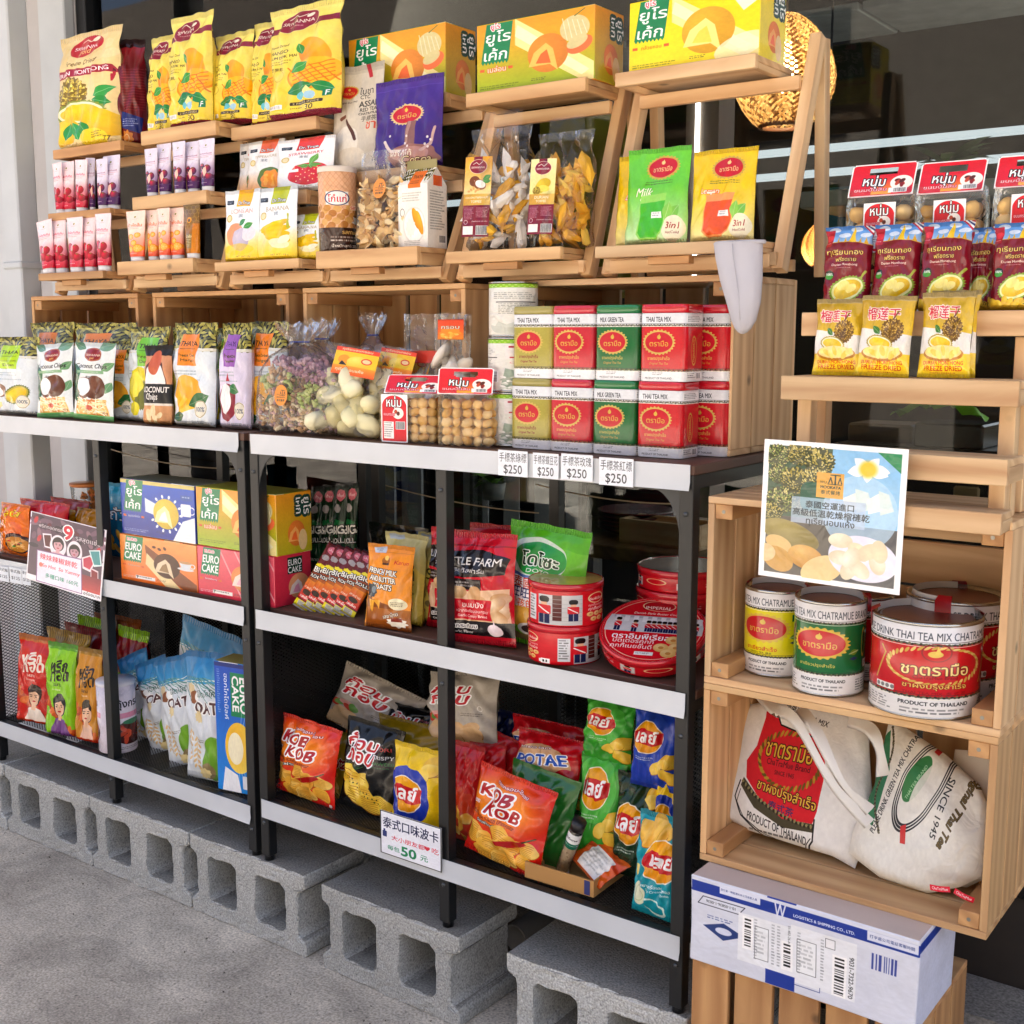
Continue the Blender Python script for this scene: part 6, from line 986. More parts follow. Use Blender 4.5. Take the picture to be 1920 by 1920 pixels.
def A_bucket(col, top, kind):
    a = Art(320, 150 if kind != 'red' else 130, 'e6e6e8', 720); h = a.h; z1, z2 = h * .2, h * .76; a.rect(0, z1, 100, z2, col)
    for y in (z1, z2): [a.ell(.6 + i * .8, y + .2 * (i % 2), .6, .45, ('4a4838', '6a6850', '302e24')[i % 3], i * 50) for i in range(125)]; a.line([(0, y + 1), (100, y + 1)], 'f4f0e0', .25); a.line([(0, y - .9), (100, y - .9)], '303030', .2)
    a.text(top, 50, h * .115, 58 if kind == 'red' else 47, '2c3440', h=h * .085, bold=.0); a.text('手標泰式茶', 4, h * .12, 8, '202020'); a.text('手標泰式茶', 96, h * .12, 8, '202020'); cx, cy = 50, (z1 + z2) / 2 - 2.5
    if kind == 'red':
        for q in np.linspace(0, 6.28, 44): a.ell(cx + 14.5 * math.cos(q), cy + .4 + 7.9 * math.sin(q), 1.3, .5, ('c8a84c', 'e0c878')[int(q * 7) % 2], math.degrees(q) + 60)
        a.ring(cx, cy - 5.5, 4.2, 3.8, '8a1820', .4); a.ell(cx - .4, cy - 4.8, 2.2, 1.4, 'e0c060'); a.poly([(cx - .6, cy - 5), (cx + .3, cy - 8.4), (cx + 1.3, cy - 5)], 'e8cc68'); a.text('ชาตรามือ', cx, cy + 1.8, 20, 'f0d890', h=5.2, out='5a1014', ow=.3); a.text('ChaTraMue Brand', cx, cy + 5.4, 13, '5a0c14'); a.text('ชาผงปรุงสำเร็จ', cx, z2 - 4.6, 19, 'e8c868', h=3.2, out='6a1014', ow=.2); a.text('THAI TEA MIX  泰 式 茶', cx, z2 - 1.7, 19, '7a0c14', maxh=1.4); a.rect(31, z2 - 3.6, 38, z2 - 1, 'f0f0ee', .4); [a.ell(32 + i * 1.8, z2 - 2.3, .7, .9, '808080') for i in range(4)]
        for sx in (33, 68): a.line([(sx, z1 + 3), (sx + 1.5, cy - 3), (sx - .6, cy + 4), (sx - 2, z2 - 5)], 'c8a048', .6)
    else:
        a.oval_logo(cx - 2, cy, 12, 6.6, 'ชาตรามือ', ring='d8b848'); a.text('ชาเขียวปรุงสำเร็จ' if kind == 'green' else 'ชาเขียวสำเร็จ', cx - 3, z2 - 4.2, 17, 'd8c060' if kind == 'green' else 'c03020', maxh=2.4); a.text('GREEN TEA  綠茶', cx - 3, z2 - 1.8, 12, '1c6a3a' if kind == 'green' else '303010', maxh=1.2); a.rect(cx + 13, z1 + 2.6, cx + 17.5, z1 + 6.4, '0c6a3a'); a.leaf(cx + 12, cy + 5, cx + 17, cy + 3.6, '6a8a2c'); a.poly([(cx + 12, cy + 7.6), (cx + 14.5, cy + 6.6), (cx + 17, cy + 7.6), (cx + 14.5, cy + 8.6)], '203c6a'); a.ring(cx + 21, cy, 1.4, 7, 'c8a848', .4)
    a.text('PRODUCT OF THAILAND', 50, z2 + h * .075, 21, '20242a', h=1.6, bold=.02); a.fine(40, z2 + h * .13, 62, z2 + h * .2, '40444a', 2, .7); a.fine(24, z2 + h * .06, 37, h - 2, '50545a', 5, .7); a.fine(66, z2 + h * .06, 80, h - 2, '50545a', 5, .7); a.rect(72, z2 - 6, 77, z2 - 3, 'f4f4f4'); a.bars(72.6, z2 - 5.6, 76.4, z2 - 3.4); return a
def A_tote(kind):
    a = Art(100, 99, 'e2e2e0', 640); h = a.h
    if kind == 'red':
        a.poly([(24, 6), (30, 10), (38, 22), (52, 24), (64, 22), (70, 26), (73, 40), (72, 58), (70, 64), (50, 65), (32, 58), (20, 50), (18, 42), (24, 34), (26, 20)], 'c8202c'); a.poly([(26, 4), (44, 8), (66, 12), (78, 20), (70, 25), (50, 22), (38, 22), (30, 12)], 'e6e6e4'); a.line([(26, 6), (38, 22), (52, 24), (70, 25)], '1c1818', .8); a.text('手標泰式茶 TEA MIX', 52, 15, 36, '201c20', rot=14, arc=-2, maxh=6)
        for q in np.linspace(.2, 6.1, 44): a.ell(48 + 21 * math.cos(q), 38 + 13 * math.sin(q), 1.9, .8, ('b08c2c', '6a5418')[int(q * 9) % 2], math.degrees(q) + 50)
        a.text('ชาตรามือ', 47, 33, 32, 'd8b03c', h=9, out='4a1410', ow=.5); a.text('ChaTraMue Brand', 48, 40, 30, '5a1018', maxh=3.6); a.text('SINCE 1945', 47, 44.5, 14, '5a1018', maxh=2.4); a.text('ชาผงปรุงสำเร็จ', 50, 54, 42, 'e0b848', h=7, out='4a1410', ow=.5, rot=6); a.text('泰式茶', 48, 60.5, 18, '283060', maxh=4, rot=5)
        a.poly([(18, 50), (32, 58), (50, 65), (71, 64), (71, 68), (50, 69), (30, 63), (17, 54)], '4a4430'); [a.ell(18 + i * 1.35, 52 + 13.5 * (1 - (1 - i / 40) ** 2) ** 1.0 + .5 * (i % 2), 1, .7, ('8a8258', '2c2818')[i % 2], i * 40) for i in range(40)]
        a.line([(16, 52), (14, 60), (20, 68), (36, 76), (54, 79), (66, 78), (71, 72), (71, 62)], '18181c', .9); a.line([(17.5, 56), (16, 62), (22, 68.5), (37, 74.6), (54, 77.4), (65, 76.4), (69.6, 71)], '18181c', .5); a.text('PRODUCT OF THAILAND', 46, 70, 42, '18181c', h=4, rot=8); a.fine(26, 73, 64, 75, '303034', 1, .9)
    else:
        a = Art(100, 125, 'e0e0da', 560); a.grad(0, 0, 30, 100, 'e0e0da', 'e0e0da'); a.poly([(4, 30), (18, 20), (24, 44), (16, 80), (6, 76)], '2c7a54'); a.ell(4, 46, 5, 10, 'b82c34'); [a.ell(19 + 5 * math.sin(i * .12), 18 + i * 1.1, 1.2, .8, ('3c382c', '6a6650')[i % 2], i * 40) for i in range(60)]; a.text('PLEASE DRINK GREEN TEA MIX CHATRA', 29, 52, 68, '202428', rot=-68, h=4.4); a.poly([(24, 14), (54, 14), (30, 86), (22, 84)], 'e0e0da', .0)
        for k in (0, 2.2, 4.4): a.ring(56, 48, 35 - k, 17 - k * .8, '1c2028', .8, -58)
        a.ell(50, 46, 17, 8, '2f7a44', -58); a.text('THAI TEA BRAND', 50, 48, 26, 'a8d0a8', rot=-58, maxh=3); a.ell(58, 50, 20, 6.4, 'dcdcd6', -58, al=.9); a.poly([(62, 16), (67, 18), (65, 30), (60, 28)], 'c02c30'); a.poly([(42, 76), (47, 74), (48, 86), (43, 86)], 'c02c30'); a.text('SINCE 1945', 76, 60, 38, '202428', h=5.4, rot=104); a.text('Original Thai Tea', 90, 58, 56, '6a5a34', h=8, rot=116, shear=.2, out='2c2614', ow=.3)
    return a
def A_parcel():
    a = Art(100, 40, 'dcdfea', 640); h = a.h; a.rect(0, 2, 100, 7, '1c3c98'); a.rect(14, -1, 33, 5, 'dfe2f0'); a.text('您在第一時間通知本公司客服人員', 23, 3, 17, '30407c', maxh=1.4); a.text('W', 42, 5, 5, 'dfe2f0', h=6); a.text('LOGISTICS & SHIPPING CO., LTD.', 61, 5.2, 26, 'f0f2fa', maxh=1.7, bold=.04); a.rect(79, 2, 100, 6, 'dfe2f0'); a.text('打字處公司電話客服時間', 89, 4, 18, '30407c', maxh=1.5)
    a.line([(6, 8.5), (26, 8.5), (23, 12.2), (3.5, 12.2), (6, 8.5)], '20243c', .35); a.text('10-1-05836-1-0036', 14.5, 10.3, 14, '30343c', maxh=1.4, rot=180); a.fine(8, 16.5, 22, 18.5, '40508c', 2); a.poly([(6, 22), (16, 18.6), (26, 22), (16, 26.6)], '28407c'); a.ell(16, 22.4, 4, 1.6, 'd8dcee')
    a.rect(23, 11, 48, 33, 'eef0f4'); a.rect(47, 9.5, 75, 35, 'eef0f4'); a.bars(26, 13, 29, 26, vert=True); a.bars(44, 19, 47, 30, vert=True); a.bars(66, 18, 70, 34, vert=True); a.text('9031-7322-9670', 73, 25, 18, '505458', rot=90, maxh=2.4); a.text('51-402-26-A', 46.4, 14.5, 8, '505458', rot=90, maxh=1.4)
    for x0, x1 in ((31, 37), (50, 58)): a.rect(x0 - .2, 15, x1 + .2, 30, '30343a'); a.rect(x0, 15.2, x1, 29.8, 'f2f4f6'); a.fine(x0 + .6, 17, x1 - 1, 28, 'a0a4a8', 6, .6)
    for x in (30.5, 38.5, 41, 50, 60): a.fine(x, 12, x + 1.6, 31, '70747a', 14, .6)
    a.rect(62, 11, 66, 15, 'f4f4f6'); a.line([(62, 11), (66, 11), (66, 15), (62, 15), (62, 11)], '404448', .2); a.bars(81, 11, 92, 18, '3c4c9c', None); a.rect(36, 33, 49, 40, '1c3c98'); a.line([(49, 36), (60, 36), (60, 34)], '40508c', .3); return a
# ------------------------------------------------------------------ packs on the stands
M_film = filmmat(); M_cap = plain('eceae8', .35); M_tinmetal = plain('b9b9b4', .25, 1.0)
_mats = {}
def AM(key, fn, *a, **k):
    if key not in _mats: _mats[key] = artmat(fn(*a), name='print_' + key, **k)
    return _mats[key]
# squeeze tubes
def tube_meshes(w, h, kind):
    mb = MB(); n = 20; rows = [(0, .30, 1), (.03, .31, 1), (.3, .36, .9), (.6, .42, .62), (.85, .475, .25), (.93, .49, .06), (1, .49, .05)]; ch = h * .1; H = h - ch
    P = []; U = []
    for q, rx, ry in rows:
        P.append([(w * rx * math.sin(2 * math.pi * i / n), -w * .30 * ry * math.cos(2 * math.pi * i / n), ch + q * H) for i in range(n + 1)]); U.append([(.5 + math.sin(2 * math.pi * i / n) * .5 * (1 if abs(math.cos(2 * math.pi * i / n)) > .01 else 1), q) for i in range(n + 1)])
    mb.grid(P, U, 0, True); a = mb.mesh('tube', [AM('tube_' + kind, A_tube, kind) if kind != 'honey' else AM('tube_honey', A_honey, rough=.12)])
    mb = MB(); mb.lathe([(.0001, 0), (w * .27, 0), (w * .28, .001), (w * .285, ch), (w * .2, ch)], 20); return a, mb.mesh('cap', [M_cap])
def A_honey():
    a = Art(100, 300, '7a5a30', 130); a.grad(0, 0, 100, 300, '6e5836', 'b8741c'); [a.ring(10 + (i % 4) * 26 + (i // 4 % 2) * 13, 20 + (i // 4) * 24, 13, 13, 'a88a50', 1.2) for i in range(24)]; a.ell(44, 96, 16, 18, 'e8a020'); a.ell(44, 98, 9, 10, '6a4a20'); a.rect(18, 180, 70, 270, '8a7448'); a.text('น้ำผึ้ง', 46, 196, 44, 'f0e0b0'); a.fine(22, 214, 66, 262, 'e8d8a8', 5); a.grad(70, 120, 100, 300, 'c87c1c', 'd88818'); return a
TM = {k: tube_meshes(.04, .112, k) for k in ('pink', 'purple', 'orange', 'honey')}
def tube(kind, xl, xr, yb, yt, Y, z, label, rot=0, roll=0, lean=0):
    p = pl(xl, xr, yb, yt, Y, rot, lean, z, roll); a, c = TM[kind]; t = thing('squeeze_tube', label, 'tube', 'squeeze tubes on the stands', p.loc, p.rot); sx = p.w / .04; sz = p.h / .112; t.scale = (sx, min(sx, sz), sz); link('body', a, t); link('cap', c, t)
nt_ = ('first', 'second', 'third', 'fourth', 'fifth')
for i, (xl, xr, yb, yt, ro) in enumerate(((78, 108, 500, 412, -6), (104, 131, 499, 409, -3), (129, 160, 498, 407, 0), (158, 184, 497, 405, 0), (181, 212, 496, 400, 1))): tube('pink', xl, xr, yb, yt, .128 + .012 * (i % 2), S1[0], f'{nt_[i]} pink pomegranate tube from the wall on the lowest tray', roll=ro)
for i, (xl, xr, yb, yt, ro, k, lb) in enumerate(((106, 124, 396, 304, -4, 'pink', 'half hidden pink tube nearest the wall on the middle tray'), (118, 146, 396, 303, -2, 'pink', 'middle one of three pink tubes above the pomegranate row'), (142, 166, 394, 299, 3, 'pink', 'pink tube leaning beside the edge-on violet tube'), (165, 183, 391, 296, 0, 'purple', 'violet tube turned edge-on between pink and violet tubes'), (184, 206, 390, 297, 0, 'purple', 'violet tube half behind another on the smallest stand'), (197, 230, 389, 291, 0, 'purple', 'violet tube at the tray end of the smallest stand'))): tube(k, xl, xr, yb, yt, .17 + .014 * (i % 2), S1[1], lb, roll=ro, rot=40 if i == 3 else 0)
for i, (xl, xr, yb, yt) in enumerate(((274, 299, 364, 278), (297, 325, 363, 269), (326, 351, 360, 265), (349, 379, 358, 265), (375, 406, 356, 260))): tube('purple', xl, xr, yb, yt, .163 + .013 * (i % 2), S2[1], f'{nt_[i]} violet berry tube from the wall, in the row under the mango bags')
for i, (xl, xr, yb, yt, k) in enumerate(((240, 277, 486, 395, 'orange'), (277, 302, 484, 393, 'orange'), (298, 322, 483, 390, 'orange'), (318, 350, 482, 389, 'orange'), (347, 379, 481, 383, 'honey'))): tube(k, xl, xr, yb, yt, .126 + .016 * (i % 2), S2[0], f'{nt_[i]} orange honey tube from the wall on the lowest tray' if k == 'orange' else 'clear brown honey tube beside the orange tubes')
# bags on the top trays
pack('snack_bag', pl(112, 232, 276, 60, .235, 0, 3, S1[2]), .06, 'block', AM('dg', A_duriangold, rough=.28), 'large cream bag with a whole durian and maroon banner on the topmost tray', 'snack bag', seed=11)
pack('snack_bag', pl(208, 281, 266, 74, .27, 24, 0, S1[2]), .06, 'block', AM('rs', A_redsnack), 'dark red snack bag behind the cream durian bag', 'snack bag', seed=12)
GM = 'yellow dried mango bags'; MM = AM('mango', A_mango, rough=.22, coat=.5)
for i, (xl, xr, yb, yt, Y, zz, lb) in enumerate(((285, 338, 236, 68, .245, S2[2], 'narrow mango bag half hidden at the wall end, its right side covered'), (323, 403, 233, 27, .212, S2[2], 'tall mango bag standing in front of its two neighbours'), (404, 479, 233, 62, .245, S2[2], 'lower mango bag showing only half its red emblem'), (478, 540, 227, 40, .25, S3[2], 'mango bag mostly hidden behind the biggest mango bag'), (508, 646, 222, 9, .212, S3[2], 'biggest mango bag, with a white price sticker, beside the melon cake box'))): pack('snack_bag', pl(xl, xr, yb, yt, Y, 0, 2, zz), .05, 'block', MM, lb, 'snack bag', GM, seed=20 + i)
# cake boxes
M_yel = plain('d8b018', .4); ET = {k: AM('es_' + k, A_euroside, k, bmp=None) for k in ('melon', 'strawberry', 'banana', 'milk', 'cappuccino')}; EF = {k: AM('ef_' + k, A_euro, k, rough=.25, coat=.5, bmp=None) for k in ET}
def cake_box(kind, p, d, label, top, grp='cake boxes'): return carton('cake_box', p, d, EF[kind], ET[kind], plain(top, .4), label, 'box', grp)
cake_box('melon', pl(655, 836, 176, 58, .268, 0, 0, S4[2]), .1, 'orange melon cake box partly covered by the violet pouch', 'e0982a')
cake_box('melon', pl(894, 1114, 158, 28, .186, 0, 0, S5[-1]), .1, 'orange melon cake box on top of the ladder stand, fully visible', 'e0982a')
cake_box('banana', pl(1179, 1423, 116, -16, .186, 0, 0, S6[-1]), .1, 'bright yellow banana cake box on the highest tray', 'e8d018')
# pouches
GF = 'white freeze dried fruit pouches'
FR = {k: AM('fr_' + k, A_fruit, k) for k in ('strawberry', 'temp', 'longan', 'banana')}
for k, a, lb, sd_ in (('temp', (448, 500, 358, 268, .235), 'yellowish pouch sliver behind the orange melon pouch', 1), ('temp', (464, 532, 358, 264, .215), 'white pouch with orange melon flesh behind the strawberry pouch', 2), ('strawberry', (520, 627, 357, 260, .195), 'white pouch with one big red strawberry', 3), ('longan', (424, 487, 484, 356, .128), 'white and yellow pouch with pale longan fruit', 4), ('banana', (484, 558, 481, 351, .13), 'white and yellow pouch with a banana bunch, in full view', 5), ('banana', (548, 607, 479, 402, .155), 'shaded banana pouch tucked behind the front banana pouch', 6)):
    pack('fruit_pouch', pl(*a, 0, 2 if a[2] > 400 else 4, S3[1] if a[2] < 400 else S3[0]), .028, 'stand', FR[k], lb, 'pouch', GF, seed=30 + sd_)
pack('tea_pouch', pl(622, 716, 308, 124, .232, 0, 4, S4[1]), .035, 'stand', AM('assam', A_assam, rough=.45), 'tall grey beige tea pouch behind the violet pouch', 'pouch', seed=41)
pack('cocoa_pouch', pl(702, 830, 312, 147, .218, 0, 3, S4[1]), .045, 'stand', AM('cocoa', A_cocoa), 'violet cocoa pouch with a red oval emblem', 'pouch', seed=42)
p = pl(602, 667, 464, 322, .15, 20, 0, S4[0]); t = thing('snack_tin', 'tall tan tin of coffee peanuts with a white plastic lid', 'tin', None, p.loc, (0, 0, math.radians(36))); r = p.w / 2
mb = MB(); mb.lathe([(r * .97, 0), (r, .002), (r, p.h - .002), (r * .97, p.h)], 40, rep=1, off=-.34); mb.build('body', AM('nut', A_nuttin), t)
mb = MB(); mb.lathe([(r * 1.03, p.h - .004), (r * 1.03, p.h + .006), (r * .98, p.h + .008), (.0001, p.h + .008)], 40); mb.build('lid', plain('e8dccc', .35), t)
def chips_fill(w, h, t, n, r, cols, seed, flat=(1, .8, .35), sub=1, layered=False, rough=.3, zb=0.02, ztop=.8):
    mb = MB(); rg = random.Random(seed)
    for i in range(n):
        q = zb + (ztop - zb) * (i + rg.random()) / n; x = rg.uniform(-.46, .46) * w * (1 - .1 * q); yy = rg.uniform(-.5, .5) * t * (1 - .6 * q) * max(.15, 1 - (abs(x) / (w / 2)) ** 2.2) * .95
        m = rg.randrange(len(cols)) if not layered else layered(q, x / w, rg); mb.lump((x, yy, q * h), r * rg.uniform(.7, 1.25), rg.random(), m, flat, sub, rough)
    return mb
FILM = [None]
def clear_bag(name, p, t, label, cat, fill, fillmats, seed, kind='stand', group=None, filmmat_=None):
    o = thing(name, label, cat, group, p.loc, p.rot); o_film = FILM[0] = link('film', pouch_mesh(p.w, p.h, t, kind, seed, 'film', 1.2), o); o_film.data.materials.append(filmmat_ or M_film); fill.build('filling', fillmats, o); return o
def sticker(parent, w, h, x, y, z, mat, name='label', roll=0, lean=0, rotz=0):
    mb = MB(); n = 6; P = [[(-w / 2 + w * i / n, -.0025 * math.sin(math.pi * i / n), h * j / 3) for i in range(n + 1)] for j in range(4)]; mb.grid(P, [[(i / n, j / 3) for i in range(n + 1)] for j in range(4)], 0, True); o = mb.build(name, mat, parent); o.location = (x, y, z); o.rotation_euler = (lean, roll, rotz); return o
CH = [plain(c, .6) for c in ('ecc88c', 'f4deac', 'e4bc78', 'd8a860')]
p = pl(672, 756, 463, 283, .142, 0, 4, S4[0]); o = clear_bag('chip_pouch', p, .05, 'clear zip pouch of curled banana chips with an orange round sticker', 'pouch', chips_fill(p.w, p.h, .05, 150, .0115, CH, 3, (1.5, .28, .75), rough=.5, ztop=.7), CH, 51)
mb = MB(); mb.ell = None; P = []; n = 20
mb.add([(.017 * math.cos(a), 0, .02 * math.sin(a)) for a in np.linspace(0, 6.283, n, endpoint=False)], [tuple(range(n))], [[(.5 + .5 * math.cos(a), .5 + .5 * math.sin(a)) for a in np.linspace(0, 6.283, n, endpoint=False)]]); MS = AM('mook', A_mooksticker, rough=.4, bmp=None); me_round = mb.mesh('sticker', [MS])
link('sticker', me_round, FILM[0], (.012, -.0225, p.h * .6), (-.1, 0, 0))
p = pl(748, 802, 461, 345, .14, 0, 0, S4[0]); t = thing('gable_carton', 'small white gable-top carton showing mango sticky rice', 'carton', None, p.loc, (0, 0, .02)); d = p.w * .8; w = p.w / 2; h = p.h; mb = MB(); q = [(0, 0), (1, 0), (1, .78), (0, .78)]
mb.add([(-w, 0, 0), (w, 0, 0), (w, d, 0), (-w, d, 0), (-w, 0, h), (w, 0, h), (w, d, h), (-w, d, h), (-w, d / 2, h * 1.27), (w, d / 2, h * 1.27)], [(0, 1, 5, 4), (2, 3, 7, 6), (3, 2, 1, 0)], [q, q, [(0, 0)] * 4]); mb.add([(-w, 0, h), (w, 0, h), (w, d / 2, h * 1.27), (-w, d / 2, h * 1.27), (-w, d, h), (w, d, h)], [(0, 1, 2, 3), (5, 4, 3, 2)], [[(0, .78), (1, .78), (1, 1), (0, 1)]] * 2)
mb.add([(w, 0, 0), (w, d, 0), (w, d, h), (w, 0, h), (w, d / 2, h * 1.27), (-w, 0, 0), (-w, d, 0), (-w, d, h), (-w, 0, h), (-w, d / 2, h * 1.27)], [(0, 1, 2, 4, 3), (6, 5, 8, 9, 7)], [[(0, 0), (1, 0), (1, .78), (.5, 1), (0, .78)]] * 2, 1); mb.build('body', [AM('mr', A_mangorice, bmp=None), AM('mrs', A_mangorice, True, bmp=None)], t)
mb = MB(); mb.box(-w, w, d / 2 - .001, d / 2 + .001, h * 1.265, h * 1.4); mb.build('top_fin', plain('9a9060', .4), t)
TF = [plain(c, .75) for c in ('ecb428', 'f4f0e8', 'f0ece6', 'eae4de', 'e0a424')]; TD = [plain(c, .7) for c in ('e8b02c', 'f0c850', 'e0a424', 'd4961c')]
for i, (a, lb, fm, ix) in enumerate((((878, 992, 464, 240, .145), 'clear bag of white and yellow wrapped sweets with a coconut paper label', TF, 0), ((1000, 1108, 463, 248, .145), 'clear bag of amber durian sweets with a pale durian paper label', TD, 1))):
    p = pl(*a, 4, 4, S5[0]); o = clear_bag('sweet_bag', p, .075, lb, 'snack bag', chips_fill(p.w, p.h, .075, 80, .0165, fm, 60 + i, (.6, .5, 1.6), 1, rough=.7, ztop=.72, zb=.07), fm, 61 + i, 'block')
    sticker(FILM[0], p.w * .44, p.h * .64, -p.w * .2, -.041, p.h * .1, AM('pl%d' % ix, A_paperlabel, ix), roll=.03)
    mb = MB(); f = wob(i + 70, 4); P = [[(-p.w * .33 + p.w * .62 * u / 8, .006 * f(u, v) + .004, p.h * (.93 + .21 * v / 3)) for u in range(9)] for v in range(4)]; mb.grid(P, [[(0, 0)] * 9] * 4); mb.build('bag_top', M_film, FILM[0])
pack('drink_pouch', pl(1154, 1260, 449, 292, .178, 0, 4, S6[0]), .035, 'stand', AM('lemon', A_thai_pouch, 'e8c418', 'f0a060', 'e05c28', ('Lemon', 'Tea'), 0, 'f4ecb0'), 'yellow drink pouch edge showing behind the green one', 'pouch', 'drink pouches', seed=71)
pack('drink_pouch', pl(1172, 1288, 450, 279, .148, 0, 4, S6[0]), .045, 'stand', AM('green', A_thai_pouch, '6cc83c', '9ad860', '4cb828', ('Milk', 'Green Tea'), 0, 'd8f0c0'), 'green drink pouch with a glass of green tea', 'pouch', 'drink pouches', seed=72)
pack('drink_pouch', pl(1294, 1414, 442, 281, .148, 0, 4, S6[0]), .045, 'stand', _mats['lemon'], 'yellow drink pouch with a glass of orange red tea, in full view', 'pouch', 'drink pouches', seed=73)
# cloth tea strainer hanging from the tray
p = pl(1340, 1427, 626, 455, .082, 6); t = thing('tea_strainer', 'white cloth tea strainer bag hanging from the tray corner', 'strainer', None, p.loc, p.rot); mb = MB(); n = 26; P = []; f = wob(8, 5, f1=3)
for q, wq in ((0, .06), (.02, .2), (.06, .34), (.15, .52), (.35, .72), (.6, .9), (.85, 1), (.97, 1.03), (1, 1.04)): P.append([(p.w / 2 * wq * math.sin(2 * math.pi * i / n) * (1 + .07 * f(q * 3, i * .5)) + p.w * (.1 * (1 - q) + .05 * math.sin(q * 5)), -.024 * wq ** .7 * math.cos(2 * math.pi * i / n) * (1 + .35 * f(i * .45, q * 3)) + .004 * f(q * 6, 3), p.h * q) for i in range(n + 1)])
mb.grid(P, [[(0, 0)] * (n + 1)] * len(P)); M_cloth = plain('bcbcc6', .9, 0, (60, .5), var=.05); mb.build('bag', M_cloth, t); mb = MB(); mb.tube([(p.w / 2 * 1.03 * math.sin(a), -.0175 * math.cos(a), p.h) for a in np.linspace(0, 6.283, 25)], .003, 6); mb.build('hem', M_cloth, t); mb = MB(); mb.tube([(p.w * (.1 * (1 - q) + .05 * math.sin(q * 5)), -.026 * w_ ** .7, p.h * q) for q, w_ in ((.15, .52), (.35, .72), (.6, .9), (.85, 1), (.97, 1.03))], .0009, 5); mb.build('seam', M_cloth, t)
# ------------------------------------------------------------------ the stepped stand on the crate pile
CKM = [plain(c, .5) for c in ('ecc074', 'dca850', 'f2d090')]; NC = AM('nhum', A_nhum, True, bmp=None, rough=.25, coat=.5); NL = AM('nhuml', A_nhum, False, bmp=None, rough=.3)
def card_mesh(w, h, bend=0):
    """a printed card with a grip slot"""
    bm = bmesh.new(); X = [0, .05, .3, .36, .64, .7, .95, 1]; Z = [0, .05, .64, .68, .82, .86, .95, 1]; sl = [(-.5 + .3, .64)]
    mb = MB(); nx = 28; nz = 20
    vs = {}; fs = []; uv = []
    for j in range(nz):
        for i in range(nx):
            cx, cz = (i + .5) / nx, (j + .5) / nz
            dx = max(abs(cx - .5) - .16, 0) * w / h; dz = abs(cz - .76)
            if math.hypot(dx, dz) < .11: continue
            ex, ez = min(cx, 1 - cx) * w, min(cz, 1 - cz) * h
            if cz > .5 and ex < .008 and ez < .008 and (.008 - ex) ** 2 + (.008 - ez) ** 2 > .008 ** 2: continue
            q = [(i, j), (i + 1, j), (i + 1, j + 1), (i, j + 1)]; mb.add([(a / nx * w - w / 2, bend * (b / nz) ** 2, b / nz * h) for a, b in q], [(0, 1, 2, 3)], [[(a / nx, b / nz) for a, b in q]])
    bm.free(); return mb.mesh('handle_card', [NC], weld=True)
def nhum_pack(p, d, label, bx, lean_card, seed, cookies_big=False, sticker_on=True, ch=None, cdx=0):
    """a clear box-shaped bag of round biscuits under a red handle card"""
    w, h = p.w, p.h; o = thing('biscuit_pack', label, 'biscuit pack', 'biscuit packs with red handle cards', p.loc, p.rot); rg = random.Random(seed); mb = MB()
    nz = 5 if cookies_big else 7; rr = (h / nz) * .5
    for k in range(nz):
        nx_ = max(2, int(round(w / (rr * 2.3))))
        for i in range(nx_):
            for j in range(2): mb.lump((-w / 2 + w * (i + .5) / nx_ + rg.uniform(-.002, .002), d * (.27 + .42 * j), rr + k * (h - rr * 1.2) / nz), rr * rg.uniform(.92, 1.1), rg.random(), rg.randrange(3), (1.2, 1.1, .86), 2, .16)
    mb.build('filling', CKM, o); f = wob(seed, 5, f1=5); mb = MB()
    P = []
    for q in np.linspace(0, 1.06, 8):
        s_ = 1 if q < 1 else .9; P.append([(x * s_ + .0025 * f(q * 4, i), y + .0025 * f(i, q * 5), q * h) for i, (x, y) in enumerate([(-w / 2, 0), (-w / 6, -.002), (w / 6, -.002), (w / 2, 0), (w / 2 + .002, d / 2), (w / 2, d), (0, d), (-w / 2, d), (-w / 2 - .002, d / 2), (-w / 2, 0)])])
    mb.grid(P, [[(0, 0)] * 10] * 8, 0, True); mb.build('film', M_film, o)
    ch = ch or w * .56; c = link('handle_card', card_mesh(w * 1.02, ch, .003), o, (cdx, .004, h * 1.0), (-lean_card, 0, bx))
    mb = MB(); mb.add([(-w * .51 + cdx, .004, h * 1.0 + .001), (w * .51 + cdx, .004, h * 1.0 + .001), (w * .5, d * .9, h * 1.03), (-w * .5, d * .9, h * 1.03)], [(0, 1, 2, 3)], [[(0, 0), (1, 0), (1, .12), (0, .12)]]); mb.build('card_base', plain('d21830', .35), o)
    if sticker_on: sticker(o, w * .5, h * (.98 if cookies_big else .42), -w * .2 if cookies_big else .004, -.004, h * (.0 if cookies_big else .52), NL)
    return o
for i, (xl, xr, yb, yt, Y, lb) in enumerate(((1580, 1698, 575, 368, .165, 'biscuit pack with a red handle card, nearest the tall stand'), (1708, 1828, 575, 362, .165, 'biscuit pack with a red handle card in front of the leafy plant'), (1850, 1975, 575, 350, .165, 'biscuit pack with a red handle card, cut off by the picture edge'))): nhum_pack(pl(xl, xr, yb, yt, Y, 0, 0, S7[0]), .05, lb, 0, .35, 80 + i, False, True)
RG = AM('redgold', A_redgold, rough=.22, coat=.5)
